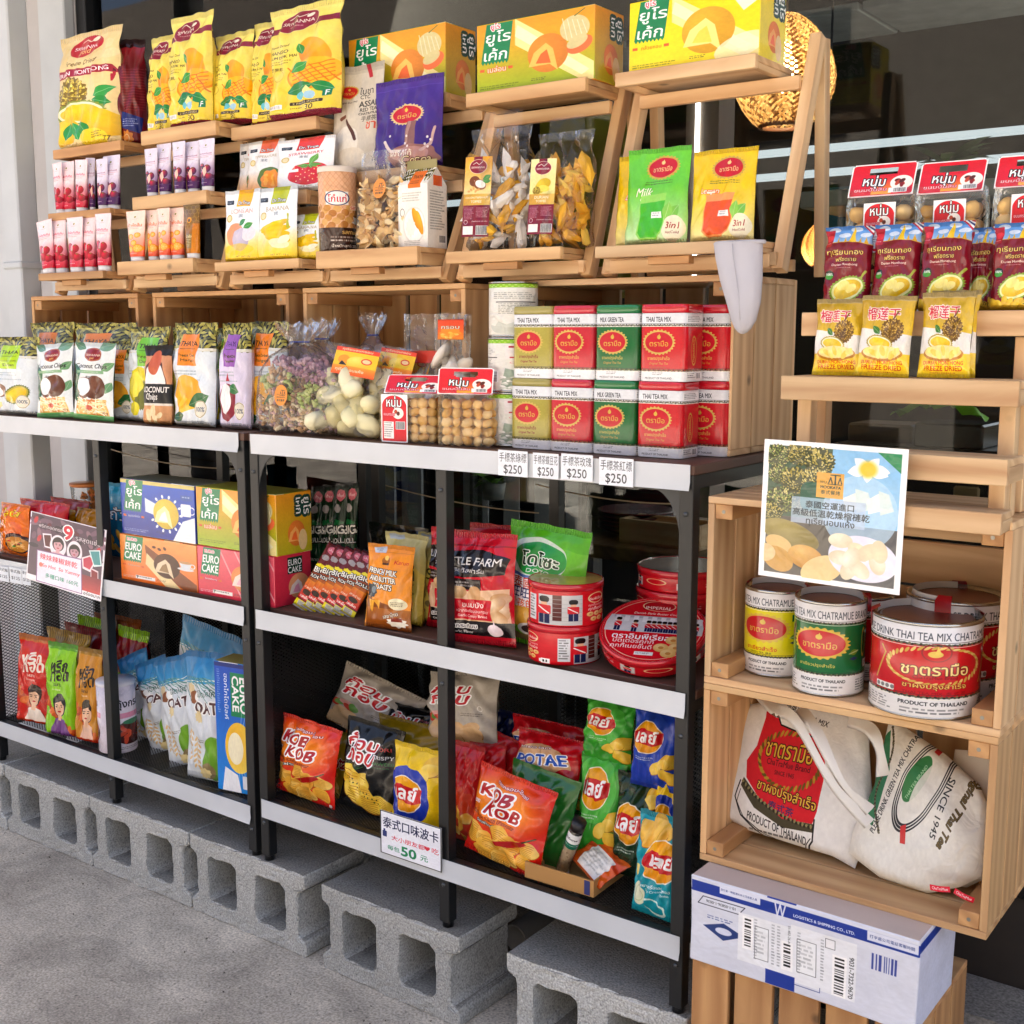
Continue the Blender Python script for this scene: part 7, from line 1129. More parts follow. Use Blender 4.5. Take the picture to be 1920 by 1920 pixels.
for i, (xl, xr, yt, Y, lb) in enumerate(((1540, 1632, 426, .105, 'maroon durian pack at the end of the row nearest the tall stand'), (1630, 1722, 421, .103, 'second maroon durian pack along the row, slightly dented'), (1720, 1817, 417, .1, 'third maroon durian pack along the row, in front of the middle handle card'), (1806, 1862, 428, .14, 'maroon durian pack pushed back between its neighbours'), (1852, 1950, 419, .105, 'maroon durian pack cut by the picture edge'))): pack('durian_pack', pl(xl, xr, 580, yt, Y, 0, 4, S7[0]), .035, 'block', RG, lb, 'snack bag', 'maroon durian packs', seed=90 + i)
SG = AM('smallgold', A_smallgold, rough=.18, coat=.6)
for i, (xl, xr, yb, yt, Y, lb, ro) in enumerate(((1522, 1615, 700, 562, .045, 'small gold durian bag standing nearest the tea tins', 0), (1602, 1704, 702, 556, .035, 'small gold durian bag in the middle, overlapping its neighbour', 2), (1719, 1818, 706, 550, .035, 'small gold durian bag standing apart under the dented packs', 0), (1735, 1828, 700, 546, .062, 'small gold durian bag showing only an edge behind another', 0))): pack('durian_bag', pl(xl, xr, yb, yt, Y, 0, 6, S7[1], ro), .03, 'pillow', SG, lb, 'snack bag', 'small gold durian bags', seed=100 + i, crease=1.3)
p = pl(1421, 1687, 1097, 832, -.0615, 0, 0, None, 1.0); sheet('photo_sign', p, AM('dsign', A_duriansign, rough=.12, coat=1.0, bmp=(16, .5)), 'laminated photo sign of durians taped to the stepped stand above the tea cans', 'sign', th=.0012, curl=.002)
# ------------------------------------------------------------------ top boards of the racks
TZ = Z2 + .0005
def T(*a, **k): return AM(a[0], A_thaya, *a[1:], **k)
th_d = T('th_d', 'b4d818', ('COCONUT CHIPS', 'Durian'), 'durian', 'dde4e8'); th_m = T('th_m', 'ee8c2c', ('Freeze Dried', 'Mango'), 'mango'); th_p = T('th_p', '9a64b4', ('Freeze', 'Mangosteen'), 'mangosteen', 'dcd4e8'); th_g = T('th_g', '78c030', ('Freeze', 'Durian'), 'durianstand', 'dfe6ea', 60)
GT = 'patterned-top dried fruit packs'
for i, (m, xl, xr, yb, yt, Y, t_, lb, rot) in enumerate(((th_d, -6, 79, 776, 632, .05, .04, 'white pack with a lime label and half durian, at the wall end of the shelf', 0), (th_m, 60, 142, 772, 605, .115, .035, 'pack with black and gold top behind the first coconut chips pack', 0), (th_m, 140, 256, 778, 606, .12, .035, 'wide pack with black and gold top behind the second coconut chips pack', 0), (th_m, 202, 262, 784, 640, .085, .03, 'shaded mango pack showing beside the second coconut chips pack', 0), (th_g, 244, 318, 791, 613, .075, .035, 'white pack with a green label and durian behind the brown coconut pack', -6), (th_g, 322, 372, 796, 613, .085, .035, 'green-labelled pack edge showing beside the orange-labelled mango pack', 0), (th_m, 330, 408, 799, 606, .055, .04, 'white pack with an orange label and cut mango, in full view', 0), (th_g, 404, 440, 800, 615, .1, .03, 'green-labelled pack edge beside the lilac pack', 0), (th_p, 416, 474, 802, 606, .06, .04, 'lilac pack with a mangosteen and violet label', 8), (th_m, 468, 540, 806, 604, .1, .035, 'orange-labelled pack half behind the bag of mixed nuts', 0))): pack('fruit_pack', pl(xl, xr, yb, yt, Y, rot, 3, TZ), t_, 'block', m, lb, 'snack bag', GT, seed=110 + i)
CC = AM('coco', A_coconut)
for i, (xl, xr, yb, yt, lb, ro) in enumerate(((70, 139, 779, 645, 'coconut chips pack with green leaves, the one nearer the wall', -3), (138, 213, 783, 643, 'coconut chips pack with green leaves, beside the shaded mango pack', 1))): pack('chip_pack', pl(xl, xr, yb, yt, .03, 0, 5, TZ, ro), .026, 'pillow', CC, lb, 'snack bag', 'coconut chips packs', seed=130 + i)
pack('chip_pack', pl(272, 324, 794, 648, .038, 10, 4, TZ), .03, 'block', AM('cocob', A_coconutbrown, rough=.45), 'brown paper coconut pack with a black band', 'snack bag', seed=133)
# cellophane bags
NM = [plain(c, .55) for c in ('b08490', 'd0acb0', 'ccd48c', 'b4c474', 'e4c49c', 'd8b084', 'f0e0bc')]
def nutlayer(q, x, rg):
    b = q + .08 * math.sin(x * 5)
    return rg.choice((0, 0, 1)) if b > .52 else (rg.choice((2, 3)) if b > .28 and x > -.1 + .1 * rg.random() or (b > .3 and x < -.3) else rg.choice((4, 5, 6, 1)))
def tied_bag(p, label, seed, th_=.075):
    o = thing('nut_bag', label, 'snack bag', 'cellophane bags of mixed nuts', p.loc, p.rot); w, h = p.w, p.h; mb = MB(); f = wob(seed, 5, f1=3); n = 28; P = []
    for q, s_ in ((0, .86), (.04, .97), (.3, 1), (.55, .93), (.7, .7), (.79, .34), (.83, .2), (.86, .26), (.93, .46), (1.0, .62)):
        fl = 1 if q < .8 else 0; P.append([(w / 2 * s_ * math.sin(2 * math.pi * i / n) * (1 + .05 * f(q * 3, i * .4)), -(th_ * (s_ if fl else s_ * .7)) * .5 * math.cos(2 * math.pi * i / n) * (1 + (.35 if not fl else .05) * math.sin(i * 2.9 + seed)), q * h + (0 if fl else h * .035 * math.sin(i * 2.3 + seed))) for i in range(n + 1)])
    mb.grid(P, [[(0, 0)] * (n + 1)] * len(P)); mb.build('film', M_film, o); mb = MB(); rg = random.Random(seed)
    for i in range(620):
        q = .01 + .66 * (i + rg.random()) / 620; s_ = .95 if q < .45 else .95 - (q - .45) * 1.5; a = rg.random() * 6.283; k = math.sqrt(rg.uniform(.3, 1)); x = w / 2 * s_ * .95 * k * math.sin(a); y = -th_ / 2 * s_ * .92 * k * math.cos(a); mb.lump((x, y, q * h + .004), .0062 * rg.uniform(.6, 1.25), rg.random(), nutlayer(q, x / w, rg), (1.3, .8, .7), 1, .3)
    mb.build('filling', NM, o); mb = MB(); mb.tube([(w * .11 * math.sin(a), -th_ * .11 * math.cos(a), h * .83) for a in np.linspace(0, 6.283, 16)], .0014, 5); mb.build('twist_tie', plain('2c3c8a', .4), o); return o
p = pl(482, 640, 808, 606, .058, 0, 4, TZ); o = tied_bag(p, 'tied bag of mixed nuts with an orange round sticker, at the front', 4); s_ = link('sticker', me_round, o, (-.012, -.0405, p.h * .34), (-.05, 0, 0)); s_.scale = (1.15, 1, 1.1)
tied_bag(pl(545, 655, 806, 600, .125, 0, 4, TZ), 'second tied bag of mixed nuts, half behind the stickered one', 5, .06)
WM = [plain(c, .55, var=.06) for c in ('ece4b4', 'e4d89c', 'f2ecc8')]; DL = AM('dwl', A_durianwhitelabel, rough=.3, bmp=None)
for i, (a, lb) in enumerate((((578, 706, 822, 650, .045), 'clear bag of pale freeze dried durian lumps with a yellow label, at the front'), ((665, 770, 826, 652, .1), 'clear bag of durian lumps tucked behind the one in front'), ((700, 800, 828, 656, .14), 'farthest back clear bag of durian lumps with the yellow label'))):
    p = pl(*a, 4, 14, TZ, 7); o = clear_bag('durian_lump_bag', p, .06, lb, 'snack bag', chips_fill(p.w, p.h, .055, 20 if i == 0 else 14, .0245, WM, 140 + i, (1.25, .7, .85), 2, rough=.22, ztop=.66, zb=.1), WM, 141 + i, 'stand', 'clear bags of durian lumps'); sticker(FILM[0], p.w * .62, p.h * .3, .008, -.024, p.h * .66, DL, lean=-.05)
tied_bag(pl(660, 745, 812, 590, .15, 0, 0, TZ), 'cellophane bag with a fanned top in the shade of the crate', 6, .05)
p = pl(752, 862, 826, 588, .15, 0, 3, TZ); o = clear_bag('sweet_bag', p, .05, 'tall clear bag with a red header strip deep inside the pine crate', 'snack bag', chips_fill(p.w, p.h, .04, 16, .02, WM, 150, (1, .7, 1), 2, ztop=.5), WM, 151); sticker(FILM[0], p.w * .6, p.h * .1, 0, -.012, p.h * .6, plain('c83424', .35))
p = pl(812, 880, 828, 590, .13, 0, 2, TZ); CW = [plain(c, .5) for c in ('e8dcc4', 'f0e8d8')]; o = clear_bag('sweet_bag', p, .05, 'clear bag of ivory crackers behind the front biscuit pack', 'snack bag', chips_fill(p.w, p.h, .045, 18, .024, CW, 152, (.9, .5, 1.4), 2, ztop=.7), CW, 153); sticker(FILM[0], p.w * .7, p.h * .16, .006, -.014, p.h * .8, AM('ork', A_plainfold, 'e2502c', 'f0902c', 'กรอบ'))
nhum_pack(pl(713, 812, 826, 738, .03, 8, 0, TZ), .055, 'squat pack of round biscuits with a red handle card and info label', .1, .5, 160, True, True, .042, .012)
nhum_pack(pl(822, 918, 833, 740, .03, 8, 0, TZ), .055, 'squat pack of round biscuits with an upright red handle card, no info label', .1, .12, 161, True, False, .05)
# coconut milk cans, three high
TP = AM('topcan', A_topcan, rough=.3); p = pl(926, 1000, 612, 507, .115); rc = p.w / 2; xc = p.loc[0]; hc = (1.2595 - TZ) / 3 * 1.0
for i, lb in enumerate(('coconut milk can at the bottom of the three-can column', 'middle coconut milk can of the column beside the tea tins', 'topmost coconut milk can, touching the empty stand\'s height')):
    lb = lb if i < 2 else 'topmost coconut milk can of the column, standing above the tea tins'
    t = thing('milk_can', lb, 'can', 'coconut milk cans', (xc - .004 * (2 - i) * .5, .115, TZ + i * (hc + .0005)), (0, 0, math.radians(48 if i < 2 else 150))); mb = MB(); mb.lathe([(rc * .96, .001), (rc, .004), (rc, hc - .004), (rc * .96, hc - .001)], 36, off=.0); mb.build('body', TP, t)
    for z_ in (0, hc - .004): mb = MB(); mb.lathe([(rc * .5, z_ + .002), (rc * .93, z_ + .002), (rc * 1.01, z_), (rc * 1.015, z_ + .004), (rc * .95, z_ + .004), (rc * .94, z_ + .0025), (.0001, z_ + .0025)], 36); mb.build('rim', M_tinmetal, t)
# tea tins
def tin_meshes(w, d, h, mat, lidmat):
    mb = MB(); r = .012; n = 6; ring = []
    cs = [(w / 2 - r, -d / 2 + r, -90), (w / 2 - r, d / 2 - r, 0), (-w / 2 + r, d / 2 - r, 90), (-w / 2 + r, -d / 2 + r, 180)]
    for cx, cy, a0 in cs:
        for k in range(n + 1): a = math.radians(a0 + 90 * k / n); ring.append((cx + r * math.cos(a), cy + r * math.sin(a)))
    k0 = 3 * (n + 1) + n; ring = ring[k0:] + ring[:k0]; L = [0]
    for i in range(1, len(ring) + 1): L.append(L[-1] + math.dist(ring[i - 1], ring[i % len(ring)]))
    fw = w - r; tot = L[-1]; half = tot / 2
    def uu(s_): s_ = s_ + r * .785; return s_ / half * 1.0
    def loft(prof, m, mb, cap=False):
        P = [[(x * s_, y * (1 - (1 - s_) * w / d), z) for x, y in ring + [ring[0]]] for s_, z in prof]; z0, z1 = prof[0][1], prof[-1][1]; U = [[(uu(L[i]), (z - z0) / (z1 - z0 + 1e-9)) for i in range(len(ring) + 1)] for s_, z in prof]; mb.grid(P, U, m, False); o = len(mb.v); 
        if cap: mb.add([(x * prof[-1][0], y * (1 - (1 - prof[-1][0]) * w / d), prof[-1][1]) for x, y in ring], [tuple(range(len(ring)))])
    hb = h * .885; loft([(.985, 0), (1, .002), (1, hb - .002), (.985, hb)], 0, mb); a = mb.mesh('body', [mat]); mb = MB(); loft([(.99, hb + .0005), (1.006, hb + .001), (1.006, h - .005), (.985, h - .0005), (.97, h)], 0, mb, True); b_ = mb.mesh('lid', [lidmat])
    for me in (a, b_): me.polygons.foreach_set('use_smooth', np.ones(len(me.polygons), bool))
    return a, b_
TK = {'gold': ('ada24a', 'THAI TEA MIX', 'gold', '9c9248', 'olive gold'), 'rose': ('c42438', 'THAI TEA MIX', '', 'c01c34', 'crimson'), 'green': ('0c6a34', 'MILK GREEN TEA', '', '0c7038', 'green'), 'red': ('c81828', 'THAI TEA MIX', '', 'c41024', 'bright red')}
tl = [at(x, y, y=.068) for x, y in ((955, 842), (1028, 848), (1107, 853), (1190, 859), (1276, 864))]; tw = float(tl[4][0] - tl[0][0]) / 4 - .0012; thh = float(at(1235, 571, y=.068)[2] - TZ) / 2; td = tw * .8
TMh = {k: tin_meshes(tw, td, thh, AM('tin_' + k, A_teatin, v[0], v[1], v[2], rough=.22, coat=.6, bmp=(10, .15)), plain(v[3], .22, coat=.6)) for k, v in TK.items()}
def tin(k, x, y, z, lb, r): t = thing('tea_tin', lb, 'tin', 'square tea tins', (x, y, z), (0, 0, r)); link('body', TMh[k][0], t); link('lid', TMh[k][1], t)
for i, k in enumerate(('gold', 'rose', 'green', 'red')):
    x = float(tl[i][0]) + tw / 2 + .0006; c = TK[k][4]
    for j in range(2):
        tin(k, x + (.004 if j else 0), .068 + td / 2, TZ + j * (thh + .0006), f'{c} square tea tin in the front row, ' + ('upper one of its pair' if j else 'lower one of its pair'), random.uniform(-.02, .02))
        tin(k, x + .044, .068 + td * 1.5 + .006, TZ + j * (thh + .0006), f'{c} square tea tin in the back row, ' + ('upper one, only its lid edge clear' if j and i < 3 else ('lower one, hidden by front tins' if i < 3 else ('upper one beside the crate wall' if j else 'lower one beside the crate wall'))), random.uniform(-.02, .02))
def rack_sheet(R_, name, p, mat): o = sheet(name, p, mat, th=.0006); o.parent = R_[0]; o.location = Vector(p.loc) - R_[1].location; return o
for i, (xl, xr, yb, yt, tx) in enumerate(((934, 989, 893, 845, '手標茶綠標'), (999, 1047, 897, 850, '手標茶蝶豆花'), (1052, 1111, 901, 852, '手標茶玫瑰'), (1123, 1187, 911, 859, '手標茶紅標'))): rack_sheet((R2[1], R2[0]), 'price_tag', pl(xl, xr, yb, yt, -.0085), artmat(A_pricetag(tx), name='price_tag', bmp=None))
for i, (xl, xr, yb, yt) in enumerate(((-4, 17, 1090, 1062), (19, 41, 1094, 1065), (42, 58, 1097, 1068))):
    a = Art(100, 130, 'dde3ea', 100); a.text('泰式麵', 50, 30, 84, '50545c'); a.text('$125', 50, 88, 70, '50545c'); rack_sheet((R1[2], R1[0]), 'price_tag', pl(xl, xr, yb, yt, -.0085), artmat(a, name='small_tag', bmp=None))
# ------------------------------------------------------------------ middle boards
MZ = Z1 + .0005
pack('noodle_bag', pl(2, 56, 1064, 945, .05, 0, 5, MZ), .04, 'pillow', AM('noodle', A_noodle), 'orange noodle bag with a bowl picture, nearest the wall', 'snack bag', seed=201)
GR = 'red and gold snack bags behind the photo placard'
for i, (a, c, lb) in enumerate((((38, 128, 1064, 940, .09), ('c8202c', 'b01824'), 'crimson snack bag directly behind the photo placard'), ((64, 140, 1064, 952, .125), ('d89a14', 'c07c10'), 'mustard snack bag behind the crimson one'), ((94, 166, 1066, 936, .165), ('b02018', '8a1414'), 'dark red snack bag standing farther back on the middle shelf'), ((143, 190, 1068, 954, .13), ('c88a14', 'b0700c'), 'mustard snack bag beside the clear cup of noodles'))): pack('snack_bag', pl(*a, 0, 6, MZ), .045, 'pillow', AM('pf%d' % i, A_plainfold, *c), lb, 'snack bag', GR, seed=205 + i)
p = pl(154, 190, 1068, 908, .22); FO = [plain(c, .5) for c in ('e08838', 'e8a058', 'd07428')]; t = thing('noodle_cup', 'tall clear cup packed with orange noodles against the wall', 'cup', None, (p.loc[0], p.loc[1], MZ)); r = p.w / 2; hh = float(at(172, 908, y=.22)[2] - MZ); mb = chips_fill(r * 1.5, hh, r * 1.5, 60, .009, FO, 9, (1.6, .6, .6), ztop=.9); mb.build('filling', FO, t); mb = MB(); mb.lathe([(.0001, 0), (r * .8, 0), (r, hh * .97), (r, hh)], 28); mb.build('cup', M_film, t); mb = MB(); mb.lathe([(r * .98, hh - .006), (r * 1.06, hh - .003), (r * 1.06, hh + .003), (.0001, hh + .004)], 28); mb.build('lid', plain('c87838', .3), t)
p = pl(50, 188, 1106, 974, -.014, 0, 6, None, 3.5); sheet('photo_placard', p, AM('hot', A_hotsign, rough=.3, bmp=None), 'photo placard with a big red 9 and handwritten chilli biscuit price', 'sign', th=.0012)
pack('snack_bag', pl(206, 262, 1080, 908, .2, 0, 3, MZ), .04, 'pillow', AM('pfb', A_plainfold, '2a90b8', '207090', 'ถั่ว', 'f0f4f4'), 'blue snack bag beside the blue milk cake box', 'snack bag', seed=212)
q1 = pl(229, 371, 1114, 1012, .027, 0, 0, MZ); q2 = pl(373, 516, 1138, 1034, .027, 0, 0, MZ); q1.w -= .001; q2.w -= .001
cake_box('cappuccino', q1, .11, 'orange cappuccino cake box under the blue one', 'd87830'); cake_box('strawberry', q2, .11, 'pink strawberry cake box under the melon one, behind the rack legs', 'c83850')
q3 = pl(230, 367, 1012, 904, .03, 0, 0, MZ + q1.h + .0008); cake_box('milk', q3, .105, 'blue milk cake box stacked on the cappuccino one', '8a8a70'); q4 = pl(371, 519, 1034, 920, .03, 0, 0, MZ + q2.h + .0008); cake_box('melon', q4, .105, 'melon cake box stacked on the strawberry one, behind the rack legs', 'b0a838')
GB = AM('bigg', A_bigroll, ('0c2c18', '14502c', '0e3c20', '1c6a3a')); RB = AM('bigr', A_bigroll); BR = 'long seaweed roll sachets'
for i in range(4): pack('seaweed_sachet', pl(578 + i * 21, 600 + i * 22, 1096 + i * 4, 912 - i * 3, .2 + .006 * (i % 2), 0, 5, MZ), .018, 'pillow', GB, f'{nt_[i]} dark green seaweed sachet counted from the melon box', 'sachet', BR, seed=220 + i)
for i, (xl, xr, yb) in enumerate(((548, 574, 1148), (565, 590, 1152), (582, 607, 1156), (600, 626, 1162), (617, 643, 1168), (634, 662, 1174))): pack('seaweed_sachet', pl(xl, xr, yb - 4, 1006 + i * 4, .05 + .003 * i, 4, 24, MZ, 21), .014, 'pillow', RB, f'{(nt_ + ("sixth",))[i]} red seaweed sachet of the leaning fan, counted from the boxes', 'sachet', BR, seed=230 + i)
pack('toast_bag', pl(684, 771, 1192, 1022, .03, 6, 6, MZ), .035, 'pillow', AM('butter', A_butter), 'orange butter toast bag in front of the cream bags', 'snack bag', seed=240)
CRM = AM('cream', A_cream)
for i, (a, lb) in enumerate((((714, 794, 1184, 1000, .085), 'cream yellow bag right behind the orange toast bag'), ((776, 842, 1186, 1000, .125), 'cream yellow bag farther back, next to the middle leg'))): pack('roti_bag', pl(*a, 0, 6, MZ), .04, 'block', CRM, lb, 'snack bag', 'cream yellow bags', seed=241 + i)
pack('snack_bag', pl(690, 800, 1150, 985, .25, 0, 3, MZ), .03, 'pillow', plain('101210', .2, coat=.5), 'glossy black snack bag in the shade behind the cream bags', 'snack bag', seed=244)
FM = AM('farm', A_farm, rough=.2, coat=.5); FG = 'red garlic bread bags'
for i, (a, lb) in enumerate((((826, 968, 1226, 1000, .045), 'red and black garlic bread bag in front, behind the middle leg'), ((800, 890, 1206, 992, .1), 'garlic bread bag peeking out between the cream bag and the middle leg'), ((872, 1004, 1215, 985, .14), 'garlic bread bag behind, only its plain red top showing'))): pack('bread_bag', pl(*a, 4, 6, MZ, -3 if i == 0 else 0), .05, 'pillow', FM, lb, 'snack bag', FG, seed=250 + i, crease=1.2)
pack('cracker_bag', pl(938, 1088, 1226, 984, .095, 0, 5, MZ, 3), .045, 'pillow', AM('dozo', A_dozo, rough=.22, coat=.5), 'bright green rice cracker bag with blue Chinese lettering', 'snack bag', seed=255)
# round biscuit tins
TW, TS2, TT = AM('tinw', A_tinwrap, rough=.22, coat=.6, bmp=None), AM('tins', A_tinside, rough=.22, coat=.6, bmp=None), AM('tint', A_tintop, rough=.15, coat=.8, bmp=(12, .2)); M_red = plain('c01424', .22, coat=.6); G6 = 'round red biscuit tins'
_tinme = {}
def round_tin(x, y, z, r, h, mat, topmat, label, rotz, tilt=0, grp=G6):
    k = (round(r, 4), round(h, 4), mat.name, topmat.name)
    if k not in _tinme:
        mb = MB(); mb.lathe([(.0001, 0), (r * .96, 0), (r * .975, .003), (r * .975, h - .012)], 48); a = mb.mesh('body', [mat]); mb = MB(); mb.lathe([(r * .98, h - .013), (r, h - .013), (r, h - .002), (r * .97, h), (r * .95, h - .0012)], 48, cap1=False); mb.lathe([(r * .95, h - .0012), (r * .945, h - .0013)], 48, cap1=True, m=1, capm=1); _tinme[k] = (a, mb.mesh('lid', [M_red, topmat]))
    t = thing('biscuit_tin', label, 'tin', grp, (x, y, z), (tilt, 0, rotz)); link('body', _tinme[k][0], t); link('lid', _tinme[k][1], t); return t
def on_z(xl, xr, yb, z, m=.008):
    """centre and radius of a round thing whose front foot is seen at yb"""
    f_ = at((xl + xr) / 2, yb, z=z); d_ = (f_ - CAM) * [1, 1, 0]; d_ = d_ / np.linalg.norm(d_); r = 0
    for _ in range(4): c = f_ + d_ * r; r = (xr - xl) / FPX * ((c - CAM) @ CF) / 2
    k = max(0, r + m - c[1]) / max(.2, (c - CAM)[1]); c = c + (c - CAM) * [k, k, 0]
    return float(c[0]), float(c[1]), float(r * (1 + k))
x, y, r = on_z(988, 1128, 1266, MZ); M_cookietop = plain('d8a040', .3, coat=.7, var=.3); hs = .071
round_tin(x, y, MZ, r, hs, TW, M_cookietop, 'round red biscuit tin under the one with the guardsmen panel', .34); round_tin(x + .002, y, MZ + hs + .0005, r * 1.01, hs + .006, TW, M_cookietop, 'round red biscuit tin with two guardsmen, upper of the two-tin stack', -.71)
x2, y2, r2 = on_z(1112, 1182, 1228, MZ); round_tin(x2 + .02, y2 + .03, MZ, r2, .06, TS2, plain('7a1418', .3), 'small dark red tin in the shade behind the two-tin stack', 1)
xb, yb_, rb = at(1285, 1190, y=.26)[0], .26, .088
xb = float(at(1278, 1170, y=.26)[0])
for i, lb in enumerate(('bottom tin of the tall stack of flat red tins beside the right leg', 'second tin from the bottom in the stack of flat red tins', 'third tin from the bottom, printed with 200', 'top tin of the flat red stack with a dusty lid')): round_tin(xb + .003 * (i % 2), yb_, MZ + i * .0405, rb, .04, TS2, plain('8c7470', .2, coat=.7) if i == 3 else M_red, lb, .6 + .5 * i)
c_ = at(1217, 1243, y=.1); a_ = at(1113, 1247, y=.1); rl = float(abs(1320 - 1113) / FPX * ((c_ - CAM) @ CF) / 2) * .98
round_tin(float(c_[0]), .034 + rl * .87, MZ + rl * .42 - .002, rl, .036, TS2, TT, 'large flat biscuit tin leaning forward, its guardsmen parade lid facing out', .34, math.radians(24))
# ------------------------------------------------------------------ bottom shelves
BL = ZL + .0015; BZ = Z0 + .0015; GC = 'crispy chilli bags'
C_r, C_g, C_o = AM('chr', A_chilli, 'c8281c', 'c8702c', 'f4e8d8', '2a1410', 'f0e0d0'), AM('chg', A_chilli, '8cc81c', '5aa818', '1c2410', '1a1420', '7a4a8a'), AM('cho', A_chilli, 'c88a24', 'a87c20', '2a1c10', '2a1c14', 'e8c0a8')
for i, (m, a, lb) in enumerate(((C_r, (34, 104, 1344, 1192, .045), 'red chilli snack bag with a woman\'s portrait'), (C_g, (90, 146, 1374, 1206, .03), 'lime green chilli snack bag with a portrait in a checked shirt'), (C_o, (146, 192, 1386, 1216, .04), 'ochre chilli snack bag with a portrait, beside the shrimp can'))): pack('chilli_bag', pl(*a, 8, 4, BL), .04, 'block', m, lb, 'snack bag', GC, seed=300 + i)
for i, (c0, c1, st, a, lb) in enumerate((('a8842c', '9a7420', ('b8923c', '6a5014'), (88, 168, 1350, 1183, .12), 'ochre bag with a pleated top behind the lime bag'), ('8a1420', '7a1018', ('8a1420', '5a0c14'), (122, 200, 1350, 1174, .17), 'crimson bag behind the ochre one on the bottom shelf'), ('8a1420', '9ac81c', ('a4d828', '2c5c14'), (146, 206, 1340, 1158, .22), 'crimson bag with a lime striped top, wall side of the rack leg'), ('8a1420', '9ac81c', ('a4d828', '2c5c14'), (218, 278, 1350, 1178, .2), 'crimson bag with a lime striped top behind the oat bags'), ('b86020', '8a3c14', ('b86830', '6a3414'), (176, 216, 1330, 1152, .27), 'orange bag with a pleated top at the very back'), ('b86020', '8a3c14', ('b86830', '6a3414'), (214, 262, 1330, 1158, .29), 'orange pleated bag at the back between leg and oat bags'))): pack('chilli_bag', pl(*a, 0, 4, BL), .04, 'block', AM('cb%d' % i, A_plainfold, c0, c1, None, 'ffffff', st), lb, 'snack bag', 'pleated chilli bags at the back', seed=310 + i)
x, y, r = on_z(188, 258, 1414, BL); hh = .175; t = thing('shrimp_can', 'tall pale paper can of shrimp snacks behind the rack leg', 'can', None, (x, y, BL), (0, 0, .3)); mb = MB(); mb.lathe([(r * .97, 0), (r, .002), (r, hh), (r * .97, hh)], 36, rep=2); mb.build('body', AM('chcan', A_chillican), t); mb = MB(); mb.lathe([(r * 1.02, hh - .003), (r * 1.02, hh + .006), (.0001, hh + .007)], 36); mb.build('lid', plain('d8d4d8', .3), t)
OM = AM('oat', A_oat, rough=.3); OG = 'blue and white oat bags'
for i, (a, ro, lb) in enumerate((((250, 312, 1424, 1222, .15), -24, 'oat bag at the back of the fan, nearest the shrimp can'), ((282, 346, 1430, 1234, .115), -22, 'second oat bag of the leaning fan'), ((318, 384, 1444, 1230, .08), -19, 'third oat bag of the leaning fan, its blue top folded'), ((315, 452, 1432, 1172, .17), 8, 'large oat bag standing tallest behind the others'), ((352, 420, 1446, 1222, .042), -5, 'oat bag at the front beside the upright blue box'))): pack('oat_bag', pl(*a, 0, 6, BL, ro), .035, 'pillow', OM, lb, 'snack bag', OG, seed=320 + i, crease=1.6)
carton('cake_box', pl(408, 472, 1452, 1244, .03, 10, 0, BL), .07, AM('emt', A_euromilk_tall, bmp=None, rough=.25, coat=.4), ET['milk'], plain('b09a50', .4), 'blue milk cake box standing on its end beside the oat bags', 'box', 'cake boxes')
LG = 'potato chip bags on the bottom shelf'
KB, LYy, LYg, LYb, LYd, LYt = AM('kob', A_kob, rough=.2, coat=.5), AM('lyy', A_lays, 'ecc81c', '1c3ca8', 70), AM('lyg', A_lays, '3c9c34', '55b848', 40, True, 'เลย์', 'f0f4f0', True), AM('lyb', A_lays, '2444b0', '3050b8', 42, True, 'เลย์', 'f0f4f0', True), AM('lyd', A_lays, '16321c', '1c3c24', 62), AM('lyt', A_laysteal)
POT, GRY, BLK, PG, RED = AM('pot', A_potae), AM('gry', A_kobthai, 'b4aca0', 0), AM('blk', A_kobthai, '121212', 1, rough=.2), AM('pg', A_potaegold), AM('rd', A_plainfold, 'b81820', 'c84020'); GRN = plain('1f6a24', .25, coat=.5)
